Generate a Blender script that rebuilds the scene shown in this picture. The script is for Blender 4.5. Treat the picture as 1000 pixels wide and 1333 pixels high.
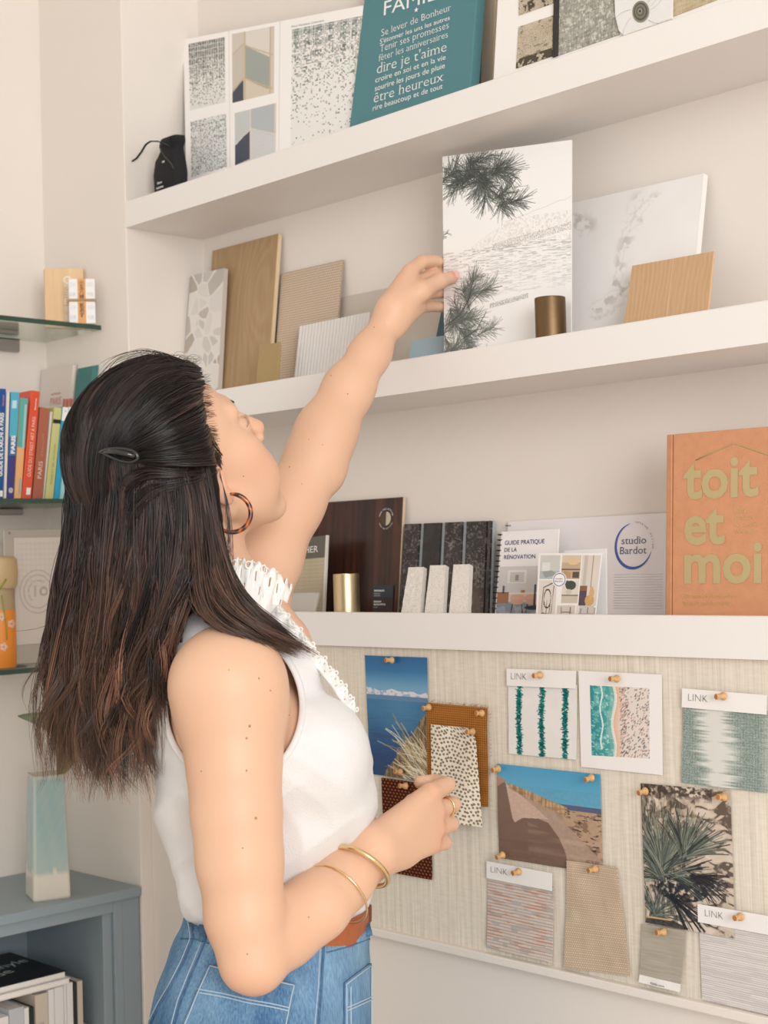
import bpy, bmesh, math, random
import numpy as np
from mathutils import Vector, Matrix
random.seed(7); RNG = np.random.default_rng(11)
for o in list(bpy.data.objects): bpy.data.objects.remove(o)
SC = bpy.context.scene; COL = SC.collection

# ------------------------------------------------------------------ camera
# world: shelf fronts lie in the plane y = 0, +x runs right along the wall, the room is y < 0
F = 1937.0
_v1 = np.array([-1886.0, -113.5, -F]); _v2 = np.array([1990.0, -1.5, -F])
_a = -_v1/np.linalg.norm(_v1); _b = _v2-_a*np.dot(_v2, _a); _b /= np.linalg.norm(_b); _c = np.cross(_a, _b)
ROT = np.array([_a, _b, _c])
P = 1.42; CAM = np.array([0.0, -P, 1.47])
cd = bpy.data.cameras.new('camera'); cam = bpy.data.objects.new('camera', cd); COL.objects.link(cam)
cd.sensor_fit = 'HORIZONTAL'; cd.sensor_width = 36; cd.lens = 36*F/1000; cd.clip_start = 0.05
cd.dof.use_dof = True; cd.dof.focus_distance = 1.78; cd.dof.aperture_fstop = 11
M4 = Matrix([list(ROT[0])+[CAM[0]], list(ROT[1])+[CAM[1]], list(ROT[2])+[CAM[2]], [0, 0, 0, 1]])
cam.matrix_world = M4; SC.camera = cam

# ------------------------------------------------------------------ light
w = bpy.data.worlds.new('world'); SC.world = w; w.use_nodes = True
bg = w.node_tree.nodes['Background']; bg.inputs[0].default_value = (1.0, 0.985, 0.965, 1); bg.inputs[1].default_value = 0.64
def area(name, loc, target, sx, sy, power, color):
    l = bpy.data.lights.new(name, 'AREA'); l.shape = 'RECTANGLE'; l.size = sx; l.size_y = sy; l.energy = power; l.color = color
    o = bpy.data.objects.new(name, l); COL.objects.link(o); o.location = loc
    o.rotation_euler = (Vector(target)-Vector(loc)).to_track_quat('-Z', 'Y').to_euler(); return o
area('window_light', (2.4, -2.3, 2.0), (-1.5, 0.0, 1.45), 1.6, 1.7, 82, (1.0, 0.99, 0.975))
SC.view_settings.view_transform = 'Standard'; SC.view_settings.look = 'None'
SC.view_settings.gamma = 1; SC.view_settings.use_curve_mapping = False; SC.view_settings.exposure = 0.34

# ------------------------------------------------------------------ maths helpers
def ray(u, v): return ROT@np.array([(u-500)/F, -(v-666.5)/F, -1.0])
def ony(u, v, y=0.0):
    r = ray(u, v); return CAM+r*((y-CAM[1])/r[1])
def onx(u, v, x):
    r = ray(u, v); return CAM+r*((x-CAM[0])/r[0])
def onz(u, v, z):
    r = ray(u, v); return CAM+r*((z-CAM[2])/r[2])
def dep(u, v, d): return CAM+ray(u, v)*d
def onplane(u, v, p0, n):
    r = ray(u, v); return CAM+r*(np.dot(np.array(p0)-CAM, n)/np.dot(r, n))
def lin(c):
    c = np.asarray(c, float)/255.0
    return np.where(c <= 0.04045, c/12.92, ((c+0.055)/1.055)**2.4)
def V(a): return Vector((float(a[0]), float(a[1]), float(a[2])))

# ------------------------------------------------------------------ materials
MATS = {}
def mat(name, rgb, rough=0.6, metal=0.0, spec=0.5, bump=0.0, bscale=200.0, var=0.0, vscale=20.0, stretch=(1, 1, 1), sheen=0.0, sss=0.0, coat=0.0, alpha=1.0, trans=0.0):
    if name in MATS: return MATS[name]
    m = bpy.data.materials.new(name); m.use_nodes = True; nt = m.node_tree; b = nt.nodes['Principled BSDF']
    c = list(lin(rgb))+[1]; b.inputs['Base Color'].default_value = c; b.inputs['Roughness'].default_value = rough
    b.inputs['Metallic'].default_value = metal; b.inputs['Specular IOR Level'].default_value = spec
    if sheen: b.inputs['Sheen Weight'].default_value = sheen
    if coat: b.inputs['Coat Weight'].default_value = coat
    if trans: b.inputs['Transmission Weight'].default_value = trans
    if sss:
        b.inputs['Subsurface Weight'].default_value = sss; b.inputs['Subsurface Radius'].default_value = (0.012, 0.005, 0.003); b.inputs['Subsurface Scale'].default_value = 1.0
    tc = nt.nodes.new('ShaderNodeTexCoord'); mp = nt.nodes.new('ShaderNodeMapping'); mp.inputs['Scale'].default_value = stretch
    nt.links.new(tc.outputs['Object'], mp.inputs[0])
    if var:
        n = nt.nodes.new('ShaderNodeTexNoise'); n.inputs['Scale'].default_value = vscale; n.inputs['Detail'].default_value = 6
        nt.links.new(mp.outputs[0], n.inputs['Vector'])
        r = nt.nodes.new('ShaderNodeValToRGB'); e = r.color_ramp.elements
        lo = [max(0, x*(1-var)) for x in c[:3]]+[1]; hi = [min(1, x*(1+var)) for x in c[:3]]+[1]
        e[0].position = 0.3; e[1].position = 0.7; e[0].color = lo; e[1].color = hi
        nt.links.new(n.outputs[0], r.inputs[0]); nt.links.new(r.outputs[0], b.inputs['Base Color'])
    if bump:
        n = nt.nodes.new('ShaderNodeTexNoise'); n.inputs['Scale'].default_value = bscale; n.inputs['Detail'].default_value = 4
        nt.links.new(mp.outputs[0], n.inputs['Vector'])
        bp = nt.nodes.new('ShaderNodeBump'); bp.inputs['Strength'].default_value = bump; bp.inputs['Distance'].default_value = 0.002
        nt.links.new(n.outputs[0], bp.inputs['Height']); nt.links.new(bp.outputs[0], b.inputs['Normal'])
    MATS[name] = m; return m
def thin_glass(name, tint=(1, 1, 1), f=.08):
    m = bpy.data.materials.new(name); m.use_nodes = True; nt = m.node_tree; out = nt.nodes['Material Output']; nt.nodes.remove(nt.nodes['Principled BSDF'])
    t = nt.nodes.new('ShaderNodeBsdfTransparent'); t.inputs[0].default_value = (*tint, 1); g = nt.nodes.new('ShaderNodeBsdfGlossy'); g.inputs['Roughness'].default_value = .03
    fr = nt.nodes.new('ShaderNodeFresnel'); fr.inputs[0].default_value = 1.35; x = nt.nodes.new('ShaderNodeMixShader'); mu = nt.nodes.new('ShaderNodeMath'); mu.operation = 'MULTIPLY'; mu.inputs[1].default_value = .3; nt.links.new(fr.outputs[0], mu.inputs[0]); nt.links.new(mu.outputs[0], x.inputs[0]); nt.links.new(t.outputs[0], x.inputs[1]); nt.links.new(g.outputs[0], x.inputs[2]); nt.links.new(x.outputs[0], out.inputs[0]); return m
def mat_attr(name, rough=0.6, spec=0.4, bump=0.0, bscale=400.0, metal=0.0, stretch=(1, 1, 1), hair=False):
    if name in MATS: return MATS[name]
    m = bpy.data.materials.new(name); m.use_nodes = True; nt = m.node_tree; b = nt.nodes['Principled BSDF']
    a = nt.nodes.new('ShaderNodeAttribute'); a.attribute_name = 'Col'; nt.links.new(a.outputs['Color'], b.inputs['Base Color'])
    b.inputs['Roughness'].default_value = rough; b.inputs['Specular IOR Level'].default_value = spec; b.inputs['Metallic'].default_value = metal
    if bump:
        tc = nt.nodes.new('ShaderNodeTexCoord'); mp = nt.nodes.new('ShaderNodeMapping'); mp.inputs['Scale'].default_value = stretch
        n = nt.nodes.new('ShaderNodeTexNoise'); n.inputs['Scale'].default_value = bscale
        nt.links.new(tc.outputs['Object'], mp.inputs[0]); nt.links.new(mp.outputs[0], n.inputs['Vector'])
        bp = nt.nodes.new('ShaderNodeBump'); bp.inputs['Strength'].default_value = bump; bp.inputs['Distance'].default_value = 0.001
        nt.links.new(n.outputs[0], bp.inputs['Height']); nt.links.new(bp.outputs[0], b.inputs['Normal'])
    MATS[name] = m; return m

# ------------------------------------------------------------------ object helpers
def link(name, me, m=None, parent=None, smooth=False):
    o = bpy.data.objects.new(name, me); COL.objects.link(o)
    if m is not None: me.materials.append(m)
    if smooth: me.shade_smooth()
    if parent is not None:
        o.parent = parent; o.matrix_parent_inverse = parent.matrix_world.inverted()
    return o
def from_bm(name, bm, m=None, parent=None, smooth=False):
    me = bpy.data.meshes.new(name); bm.to_mesh(me); bm.free(); return link(name, me, m, parent, smooth)
def pydata(name, vs, fs, m=None, parent=None, smooth=False):
    me = bpy.data.meshes.new(name); me.from_pydata([tuple(map(float, v)) for v in vs], [], [tuple(int(i) for i in f) for f in fs]); me.update(); return link(name, me, m, parent, smooth)
def tag(o, label, cat, group=None):
    o['label'] = label; o['category'] = cat
    if group: o['group'] = group
    return o
def thing(name, loc, label, cat, group=None):
    o = bpy.data.objects.new(name, None); COL.objects.link(o); o.location = V(loc); o.empty_display_size = 0.02
    bpy.context.view_layer.update()
    o.matrix_world = Matrix.Translation(V(loc)); return tag(o, label, cat, group)
def struct(o): o['kind'] = 'structure'; return o
def box(name, a, b, m, parent=None, bev=0.0015, seg=2):
    a = np.minimum(a, b); b2 = np.maximum(a, b); b2 = np.maximum(b2, b)
    bm = bmesh.new(); bmesh.ops.create_cube(bm, size=1)
    c = (a+b2)/2; s = (b2-a)
    for v in bm.verts: v.co = Vector((v.co.x*s[0]+c[0], v.co.y*s[1]+c[1], v.co.z*s[2]+c[2]))
    if bev: bmesh.ops.bevel(bm, geom=bm.edges[:], offset=min(bev, min(s)*0.4), segments=seg, affect='EDGES', profile=0.5)
    return from_bm(name, bm, m, parent)
def slab(name, q, back, m, parent=None, bev=0.0008):
    """quad q (4 points, TL TR BR BL) extruded by the vector back"""
    bm = bmesh.new(); f = [bm.verts.new(V(p)) for p in q]; g = [bm.verts.new(V(np.array(p)+back)) for p in q]
    bm.faces.new(f[::-1]); bm.faces.new(g)
    for i in range(4): bm.faces.new((f[i], f[(i+1) % 4], g[(i+1) % 4], g[i]))
    bmesh.ops.recalc_face_normals(bm, faces=bm.faces[:])
    if bev: bmesh.ops.bevel(bm, geom=bm.edges[:], offset=bev, segments=2, affect='EDGES', profile=0.5)
    return from_bm(name, bm, m, parent)
def lathe(name, prof, m, loc=(0, 0, 0), parent=None, n=40, axis=None, smooth=True):
    """prof: list of (r, z)"""
    vs, fs = [], []
    for r, z in prof:
        for i in range(n):
            a = 2*math.pi*i/n; vs.append((r*math.cos(a), r*math.sin(a), z))
    k = len(prof)
    for j in range(k-1):
        for i in range(n): fs.append((j*n+i, j*n+(i+1) % n, (j+1)*n+(i+1) % n, (j+1)*n+i))
    if prof[0][0] > 1e-6: fs.append(tuple(range(n))[::-1])
    if prof[-1][0] > 1e-6: fs.append(tuple((k-1)*n+i for i in range(n)))
    vs = np.array(vs)
    if axis is not None:
        q = Vector((0, 0, 1)).rotation_difference(V(axis)); Rm = np.array(q.to_matrix()); vs = vs@Rm.T
    vs = vs+np.array(loc)
    o = pydata(name, vs, fs, m, parent)
    if smooth:
        try: o.data.set_sharp_from_angle(angle=math.radians(35)) if False else None
        except Exception: pass
        o.data.shade_smooth()
        bm = bmesh.new(); bm.from_mesh(o.data)
        for e in bm.edges:
            if len(e.link_faces) == 2 and e.calc_face_angle(0) > 0.6: e.smooth = False
        bm.to_mesh(o.data); bm.free()
    return o
def tube_data(pts, rad, n=8, closed=False, flat=1.0):
    pts = np.array(pts, float); k = len(pts); rad = np.broadcast_to(np.asarray(rad, float), (k,))
    if closed: T = np.roll(pts, -1, 0)-np.roll(pts, 1, 0)
    else: T = np.gradient(pts, axis=0)
    T /= np.linalg.norm(T, axis=1)[:, None]+1e-12
    up = np.array([0, 0, 1.0]) if abs(T[0][2]) < 0.9 else np.array([1.0, 0, 0])
    N = np.zeros_like(T); N[0] = np.cross(T[0], up); N[0] /= np.linalg.norm(N[0])
    for i in range(1, k):
        N[i] = N[i-1]-T[i]*np.dot(N[i-1], T[i]); N[i] /= np.linalg.norm(N[i])+1e-12
    B = np.cross(T, N); an = np.arange(n)*2*math.pi/n
    vs = (pts[:, None]+rad[:, None, None]*(np.cos(an)[None, :, None]*N[:, None]+flat*np.sin(an)[None, :, None]*B[:, None])).reshape(-1, 3)
    fs = []
    for j in range(k if closed else k-1):
        j2 = (j+1) % k
        for i in range(n): fs.append((j*n+i, j*n+(i+1) % n, j2*n+(i+1) % n, j2*n+i))
    if not closed: fs.append(tuple(range(n))[::-1]); fs.append(tuple((k-1)*n+i for i in range(n)))
    return vs, fs
def tube(name, pts, rad, m, parent=None, n=8, closed=False, flat=1.0):
    vs, fs = tube_data(pts, rad, n, closed, flat); return pydata(name, vs, fs, m, parent, smooth=True)
def merge(parts):
    vs, fs, o = [], [], 0
    for v, f in parts:
        vs.append(np.asarray(v)); fs += [tuple(i+o for i in q) for q in f]; o += len(v)
    return np.concatenate(vs), fs

# ------------------------------------------------------------------ painter (prints become fine colour grids)
def blur(a, r):
    if r <= 0: return a
    x = np.arange(-int(3*r)-1, int(3*r)+2); k = np.exp(-x*x/(2*r*r)); k /= k.sum()
    for ax in (0, 1):
        pad = [(0, 0)]*a.ndim; pad[ax] = (len(x)//2, len(x)//2); b = np.pad(a, pad, mode='edge'); o = 0
        for i, kk in enumerate(k):
            sl = [slice(None)]*a.ndim; sl[ax] = slice(i, i+a.shape[ax]); o = o+kk*b[tuple(sl)]
        a = o
    return a
def noise(h, w_, sx, sy=None, seed=0):
    sy = sy or sx; r = np.random.default_rng(seed); gh, gw = int(h/sy)+3, int(w_/sx)+3; g = r.random((gh, gw))
    y = np.arange(h)/sy; x = np.arange(w_)/sx; yi = y.astype(int); xi = x.astype(int); fy = y-yi; fx = x-xi
    fy = (fy*fy*(3-2*fy))[:, None]; fx = (fx*fx*(3-2*fx))[None]
    return (g[yi][:, xi]*(1-fy)*(1-fx)+g[yi+1][:, xi]*fy*(1-fx)+g[yi][:, xi+1]*(1-fy)*fx+g[yi+1][:, xi+1]*fy*fx)
def fbm(h, w_, s, seed=0, sy=None, oct=4):
    o = 0; a = 1.0; t = 0
    for i in range(oct):
        o = o+a*noise(h, w_, max(s/2**i, 1), max((sy or s)/2**i, 1), seed+i*17); t += a; a *= 0.5
    return o/t
class Cv:
    """colour canvas, sRGB 0-255; coordinates run 0..1 with the origin at the top left"""
    def __init__(s, w_, h, bg_=(255, 255, 255)):
        s.w, s.h = w_, h; s.a = np.ones((h, w_, 3))*np.array(bg_, float); s.Y, s.X = np.mgrid[0:h, 0:w_]; s.X = (s.X+.5)/w_; s.Y = (s.Y+.5)/h
    def mix(s, m, c): m = np.clip(m, 0, 1)[..., None]; s.a = s.a*(1-m)+np.array(c, float)*m
    def rect(s, x0, y0, x1, y1, c, al=1.0): s.mix(al*((s.X >= x0) & (s.X < x1) & (s.Y >= y0) & (s.Y < y1)), c)
    def ell(s, x, y, rx, ry, c, al=1.0, soft=0.0):
        d = np.sqrt(((s.X-x)/rx)**2+((s.Y-y)/ry)**2); s.mix(al*(np.clip((1-d)/soft, 0, 1) if soft else (d < 1)), c)
    def ring(s, x, y, rx, ry, t, c, al=1.0):
        d = np.sqrt(((s.X-x)/rx)**2+((s.Y-y)/ry)**2); s.mix(al*(np.abs(d-1) < t), c)
    def poly(s, pts, c, al=1.0):
        ins = np.zeros(s.X.shape, bool); n = len(pts)
        for i in range(n):
            x0, y0 = pts[i]; x1, y1 = pts[(i+1) % n]
            if y0 == y1: continue
            cnd = ((y0 > s.Y) != (y1 > s.Y)) & (s.X < (x1-x0)*(s.Y-y0)/(y1-y0)+x0); ins ^= cnd
        s.mix(al*ins, c)
    def line(s, x0, y0, x1, y1, wpx, c, al=1.0):
        """width in pixels of the canvas"""
        px0, py0, px1, py1 = x0*s.w, y0*s.h, x1*s.w, y1*s.h
        ax, bx = int(max(0, min(px0, px1)-wpx-1)), int(min(s.w, max(px0, px1)+wpx+2)); ay, by = int(max(0, min(py0, py1)-wpx-1)), int(min(s.h, max(py0, py1)+wpx+2))
        if ax >= bx or ay >= by: return
        xx = s.X[ay:by, ax:bx]*s.w-px0; yy = s.Y[ay:by, ax:bx]*s.h-py0; dx, dy = px1-px0, py1-py0; L = dx*dx+dy*dy+1e-9
        t = np.clip((xx*dx+yy*dy)/L, 0, 1); d = np.hypot(xx-t*dx, yy-t*dy); m = (np.clip(wpx/2+.5-d, 0, 1)*al)[..., None]
        s.a[ay:by, ax:bx] = s.a[ay:by, ax:bx]*(1-m)+np.array(c, float)*m
    def pl(s, pts, wpx, c, al=1.0):
        for p, q in zip(pts[:-1], pts[1:]): s.line(p[0], p[1], q[0], q[1], wpx, c, al)
    def paste(s, o, x0, y0, x1, y1):
        c0, c1, r0, r1 = max(0, int(x0*s.w)), min(s.w, int(x1*s.w)), max(0, int(y0*s.h)), min(s.h, int(y1*s.h))
        yi = (np.arange(r1-r0)*o.h/(r1-r0)).astype(int); xi = (np.arange(c1-c0)*o.w/(c1-c0)).astype(int); s.a[r0:r1, c0:c1] = o.a[yi][:, xi]
def grid_mesh(name, pos, cv, m, parent=None, back=None, edge=None, closed=False):
    """pos (h+1? w..) vertex grid with the canvas colour per vertex; back = extrusion vector gives thickness"""
    h, w_ = cv.shape[:2]; n = h*w_; me = bpy.data.meshes.new(name)
    vs = pos.reshape(-1, 3); idx = np.arange(n).reshape(h, w_)
    q = np.stack([idx[:-1, :-1], idx[1:, :-1], idx[1:, 1:], idx[:-1, 1:]], -1).reshape(-1, 4)
    cols = lin(np.clip(cv, 0, 255)).reshape(-1, 3)
    if back is not None:
        br = np.concatenate([idx[0, :], idx[1:, -1], idx[-1, -2::-1], idx[-2:0:-1, 0]]); k = len(br)
        fr = vs[br]; bk = fr+np.asarray(back); ec = lin(edge) if edge is not None else None
        ecol = np.tile(ec, (2*k, 1)) if ec is not None else np.concatenate([cols[br]]*2)
        a = n+np.arange(k); b = a+k; a2 = np.roll(a, -1); b2 = np.roll(b, -1)
        q = np.concatenate([q, np.stack([a, a2, b2, b], -1)]); vs = np.concatenate([vs, fr, bk]); cols = np.concatenate([cols, ecol])
        me.from_pydata(vs.tolist(), [], q.tolist()+([b.tolist()[::-1]] if closed else []))
    else: me.from_pydata(vs.tolist(), [], q.tolist())
    at = me.color_attributes.new('Col', 'FLOAT_COLOR', 'POINT'); at.data.foreach_set('color', np.concatenate([cols, np.ones((len(cols), 1))], 1).astype(np.float32).ravel())
    me.update(); return link(name, me, m, parent)
def bil(q, h, w_):
    q = [np.array(p, float) for p in q]; s = np.linspace(0, 1, w_)[None, :, None]; t = np.linspace(0, 1, h)[:, None, None]
    return (q[0]*(1-s)+q[1]*s)*(1-t)+(q[3]*(1-s)+q[2]*s)*t
def printed(name, q, cv, m, parent=None, th=0.001, edge=None, relief=None):
    """a printed sheet or board: quad q (TL TR BR BL), canvas cv, thickness th away from the viewer"""
    a = cv.a if isinstance(cv, Cv) else cv; h, w_ = a.shape[:2]; pos = bil(q, h, w_)
    n = np.cross(np.array(q[1])-q[0], np.array(q[3])-q[0]); n /= np.linalg.norm(n)
    if n[1] < 0: n = -n
    if relief is not None: pos = pos-n*relief[..., None]
    return grid_mesh(name, pos, a, m, parent, back=n*th, edge=edge, closed=relief is None)
def qpt(q, s, t): q = [np.array(p, float) for p in q]; return (q[0]*(1-s)+q[1]*s)*(1-t)+(q[3]*(1-s)+q[2]*s)*t
def sub(q, x0, y0, x1, y1, out=0.0):
    n = np.cross(np.array(q[1])-q[0], np.array(q[3])-q[0]); n /= np.linalg.norm(n)
    if np.dot(n, CAM-q[0]) < 0: n = -n
    return [qpt(q, *c)+n*out for c in ((x0, y0), (x1, y0), (x1, y1), (x0, y1))]

# ------------------------------------------------------------------ lettering
def text_geo(s, serif=False, bold=0.0, spacing=1.0, res=3):
    cu = bpy.data.curves.new('t', 'FONT'); cu.body = s; cu.size = 1; cu.offset = bold; cu.space_character = spacing; cu.resolution_u = res
    o = bpy.data.objects.new('t', cu); COL.objects.link(o); bpy.context.view_layer.update()
    me = bpy.data.meshes.new_from_object(o.evaluated_get(bpy.context.evaluated_depsgraph_get()))
    vs = np.array([v.co[:] for v in me.vertices]) if len(me.vertices) else np.zeros((0, 3)); fs = [tuple(p.vertices) for p in me.polygons]
    ec = {}
    for f in fs:
        for i in range(len(f)):
            k = tuple(sorted((f[i], f[(i+1) % len(f)]))); ec[k] = ec.get(k, 0)+1
    if serif and len(vs):
        add = []
        for (a, b), c in ec.items():
            if c != 1: continue
            p, q = vs[a], vs[b]
            if abs(p[1]-q[1]) < 0.004 and 0.05 < abs(p[0]-q[0]) < 0.14:
                y = p[1]; x0, x1 = sorted((p[0], q[0])); up = -1 if y > 0.25 else 1
                if y < 0.05 or y > 0.4: add.append(([(x0-.065, y, 0), (x1+.065, y, 0), (x1+.055, y+up*.026, 0), (x0-.055, y+up*.026, 0)], [(0, 1, 2, 3)]))
        if add: vs, fs = merge([(vs, fs)]+add)
    bpy.data.objects.remove(o); bpy.data.curves.remove(cu); bpy.data.meshes.remove(me)
    return vs, fs
def lettering(q, rows, m, parent, name='lettering', out=0.0004, th=0.0):
    """rows: (text, x, y, width, height, serif, bold[, rot]) in 0..1 of the quad q; x,y = left end of the baseline; height = cap height"""
    parts = []; q = [np.array(p, float) for p in q]
    W_ = np.linalg.norm(q[1]-q[0]); H_ = np.linalg.norm(q[3]-q[0]); n = np.cross(q[1]-q[0], q[3]-q[0]); n /= np.linalg.norm(n)
    if np.dot(n, CAM-q[0]) < 0: n = -n
    for r in rows:
        s, x, y, wd, ht, sf, bd = r[:7]; rot = r[7] if len(r) > 7 else 0
        vs, fs = text_geo(s, sf, bd)
        if not len(vs): continue
        x0, x1 = vs[:, 0].min(), vs[:, 0].max(); a = (vs[:, 0]-x0)/(x1-x0)*wd*W_; b = vs[:, 1]/0.70*ht*H_
        if wd < 0: a = -a
        ca, sa = math.cos(rot), math.sin(rot); px = x*W_+a*ca-b*sa; py = y*H_-(a*sa+b*ca)
        s_ = (px/W_)[:, None]; t_ = (py/H_)[:, None]
        pos = (q[0]*(1-s_)+q[1]*s_)*(1-t_)+(q[3]*(1-s_)+q[2]*s_)*t_+n*(out+th)
        parts.append((pos, fs))
    if not parts: return None
    vs, fs = merge(parts)
    return pydata(name, vs, fs, m, parent)
# ================================================================== setting
WALL = mat('wall_paint', (231, 223, 215), 0.75, bump=0.05, bscale=350, var=0.012, vscale=3)
SHELF = mat('shelf_paint', (235, 231, 228), 0.5, bump=0.02, bscale=200)
XC = ony(163.5, 280)[0]; XA = ony(60, 450)[0]; ND = 0.161   # niche corner, alcove wall, niche depth
ZS = [ony(460, 163.5)[2], ony(740, 432.6)[2], ony(650, 799)[2]]; ZB = [ony(460, 204)[2], ony(620, 499)[2], ony(900, 856)[2]]
XR = 0.9; YN = -3.4; ZC = 2.95
A3 = lambda x, y, z: np.array([x, y, z], float)
struct(box('floor', A3(XA-.1, YN, -.06), A3(XR, ND+.1, 0), mat('floor_boards', (222, 202, 178), 0.6, var=0.08, vscale=6, stretch=(1, 12, 1)), bev=0))
struct(box('ceiling', A3(XA-.1, YN, ZC), A3(XR, ND+.1, ZC+.08), mat('ceiling_paint', (240, 235, 228), 0.8), bev=0))
struct(box('wall_left', A3(XA-.1, YN, 0), A3(XA, 0, ZC), WALL, bev=0))
struct(box('wall_pier', A3(XA-.1, 0, 0), A3(XC, ND+.1, ZC), WALL, bev=0.002))
struct(box('wall_back', A3(XC, ND, 0), A3(XR, ND+.1, ZC), WALL, bev=0))
ZT = ony(620, 1250)[2]                                     # bottom of the pin board trim
struct(box('wall_lower', A3(XC, 0.022, 0), A3(XR, ND, ZB[2]-.0005), WALL, bev=0.001))
for i, lb in enumerate(('long white wall shelf, uppermost of the three in the niche', 'long white wall shelf in the middle of the niche, under the pine branch print', 'long white wall shelf, lowest of the three, just above the pinned samples')):
    s = box('wall_shelf', A3(XC, 0, ZB[i]), A3(XR, ND, ZS[i]), SHELF, bev=0.0012); tag(s, lb, 'shelf', 'white shelves across the niche')

# pin board: linen panel in a thin painted trim
YB = 0.010
pb = thing('pin_board', (XC+.3, YB, ZT), 'pale linen covered pin board under the lowest shelf, with a flat trim along its foot', 'pin board')
def linen():
    m = bpy.data.materials.new('linen'); m.use_nodes = True; nt = m.node_tree; b = nt.nodes['Principled BSDF']; b.inputs['Roughness'].default_value = .85
    tc = nt.nodes.new('ShaderNodeTexCoord'); outs = []
    for sc in ((520, 1, 10), (60, 1, 300), (170, 1, 3)):
        mp = nt.nodes.new('ShaderNodeMapping'); mp.inputs['Scale'].default_value = sc; nt.links.new(tc.outputs['Object'], mp.inputs[0])
        n = nt.nodes.new('ShaderNodeTexNoise'); n.inputs['Scale'].default_value = 1; n.inputs['Detail'].default_value = 2; nt.links.new(mp.outputs[0], n.inputs['Vector']); outs.append(n.outputs[0])
    a = nt.nodes.new('ShaderNodeMath'); nt.links.new(outs[0], a.inputs[0]); nt.links.new(outs[1], a.inputs[1])
    h_ = nt.nodes.new('ShaderNodeMath'); h_.operation = 'MULTIPLY'; h_.inputs[1].default_value = .5; nt.links.new(outs[1], h_.inputs[0]); nt.links.new(h_.outputs[0], a.inputs[1]); a2 = nt.nodes.new('ShaderNodeMath'); nt.links.new(a.outputs[0], a2.inputs[0]); nt.links.new(outs[2], a2.inputs[1])
    r = nt.nodes.new('ShaderNodeValToRGB'); e = r.color_ramp.elements; e[0].position = .36; e[1].position = .64
    e[0].color = list(lin((206, 196, 178)))+[1]; e[1].color = list(lin((236, 228, 214)))+[1]
    d = nt.nodes.new('ShaderNodeMath'); d.operation = 'MULTIPLY'; d.inputs[1].default_value = 1/2.5; nt.links.new(a2.outputs[0], d.inputs[0])
    nt.links.new(d.outputs[0], r.inputs[0]); nt.links.new(r.outputs[0], b.inputs['Base Color'])
    bp = nt.nodes.new('ShaderNodeBump'); bp.inputs['Strength'].default_value = .25; bp.inputs['Distance'].default_value = .001; nt.links.new(d.outputs[0], bp.inputs['Height']); nt.links.new(bp.outputs[0], b.inputs['Normal'])
    return m
XPB = ony(330, 1100)[0]
box('linen_panel', A3(XPB, YB, ZT+.004), A3(XR, .0210, ZB[2]-.0006), linen(), pb, bev=0.001)
box('trim', A3(XPB, 0.0, ZT), A3(XR, .0210, ZT+.011), WALL, pb, bev=0.0015)

# glass shelves in the alcove
GLASS = thin_glass('glass', (.93, .96, .94)); GEDGE = mat('glass_edge', (38, 70, 58), 0.15, trans=0.0, coat=.5)
STEEL = mat('brushed_steel', (170, 168, 166), 0.35, metal=0.8)
XG = ony(132.5, 425.8)[0]
GZ = [onx(0, 410, XG)[2], onx(40, 649, XG)[2], onx(20, 871, XG)[2]]
# shelves run along the alcove wall; the third one is set in front the same way
for i, lb in enumerate(('clear glass shelf with green edge carrying a wooden plaque, highest in the alcove', 'clear glass shelf under the row of guide books', 'clear glass shelf under the framed drawing and orange box')):
    z = GZ[i]; t = thing('glass_shelf', (XA+.1, -.3, z-.008), lb, 'shelf', 'glass shelves in the alcove')
    y1 = -.0015; y0 = -1.05
    box('pane', A3(XA+.001, y0, z-.008), A3(XG-.0012, y1, z), GLASS, t, bev=0.0)
    box('edge', A3(XG-.0010, y0, z-.008), A3(XG, y1, z), GEDGE, t, bev=0.0)
    for yb in (-.0605, -.72):
        br = box('bracket', A3(XA+.0005, yb-.05, z-(.030 if i == 0 else .020)), A3(XA+.014, yb, z-.0085), STEEL, t, bev=0.002)
        box('bracket_jaw', A3(XA+.0005, yb-.05, z+.0005), A3(XA+.012, yb, z+.022), STEEL, br, bev=0.002); box('gasket', A3(XA+.0004, yb-.0505, z-.0086), A3(XA+.0145, yb+.0004, z-.0079), mat('black_gap', (20, 20, 20), .6), br, bev=0)

# grey blue cabinet standing in the alcove
CB = mat('cabinet_paint', (140, 153, 160), 0.45, bump=0.03, bscale=150)
ZK = onx(186, 1153, XC)[2]; KT = 0.016; KF = XC+.002
cb = thing('low_cabinet', (XA+.13, -.4, 0), 'grey blue painted open cabinet in the alcove with the vase on top', 'cabinet')
y0 = -1.0
box('top', A3(XA+.001, y0-.01, ZK-KT), A3(KF, -.0015, ZK), CB, cb, bev=.002)
box('side_panel', A3(XA+.001, -.07, 0.0), A3(KF-.012, -.052, ZK-KT), CB, cb)
box('side_panel', A3(XA+.001, y0, 0.0), A3(KF-.012, y0+.018, ZK-KT), CB, cb)
box('back_panel', A3(XA+.001, y0, 0.08), A3(XA+.010, -.052, ZK-KT), CB, cb)
box('bottom_shelf', A3(XA+.001, y0, 0.09), A3(KF-.012, -.052, 0.11), CB, cb)
ZSH = ZK-.245
box('inner_shelf', A3(XA+.002, y0, ZSH-.016), A3(KF-.014, -.07, ZSH), CB, cb)
box('rail', A3(KF-.022, y0, ZK-KT-.019), A3(KF-.008, -.048, ZK-KT), CB, cb)
box('stile', A3(KF-.024, -.052, 0), A3(KF-.006, -.036, ZK-KT), CB, cb)
box('filler_panel', A3(KF-.03, -.036, 0), A3(KF-.007, -.0015, ZK-KT), CB, cb)
box('plinth', A3(KF-.04, y0, 0), A3(KF-.03, -.07, .09), CB, cb)
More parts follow.
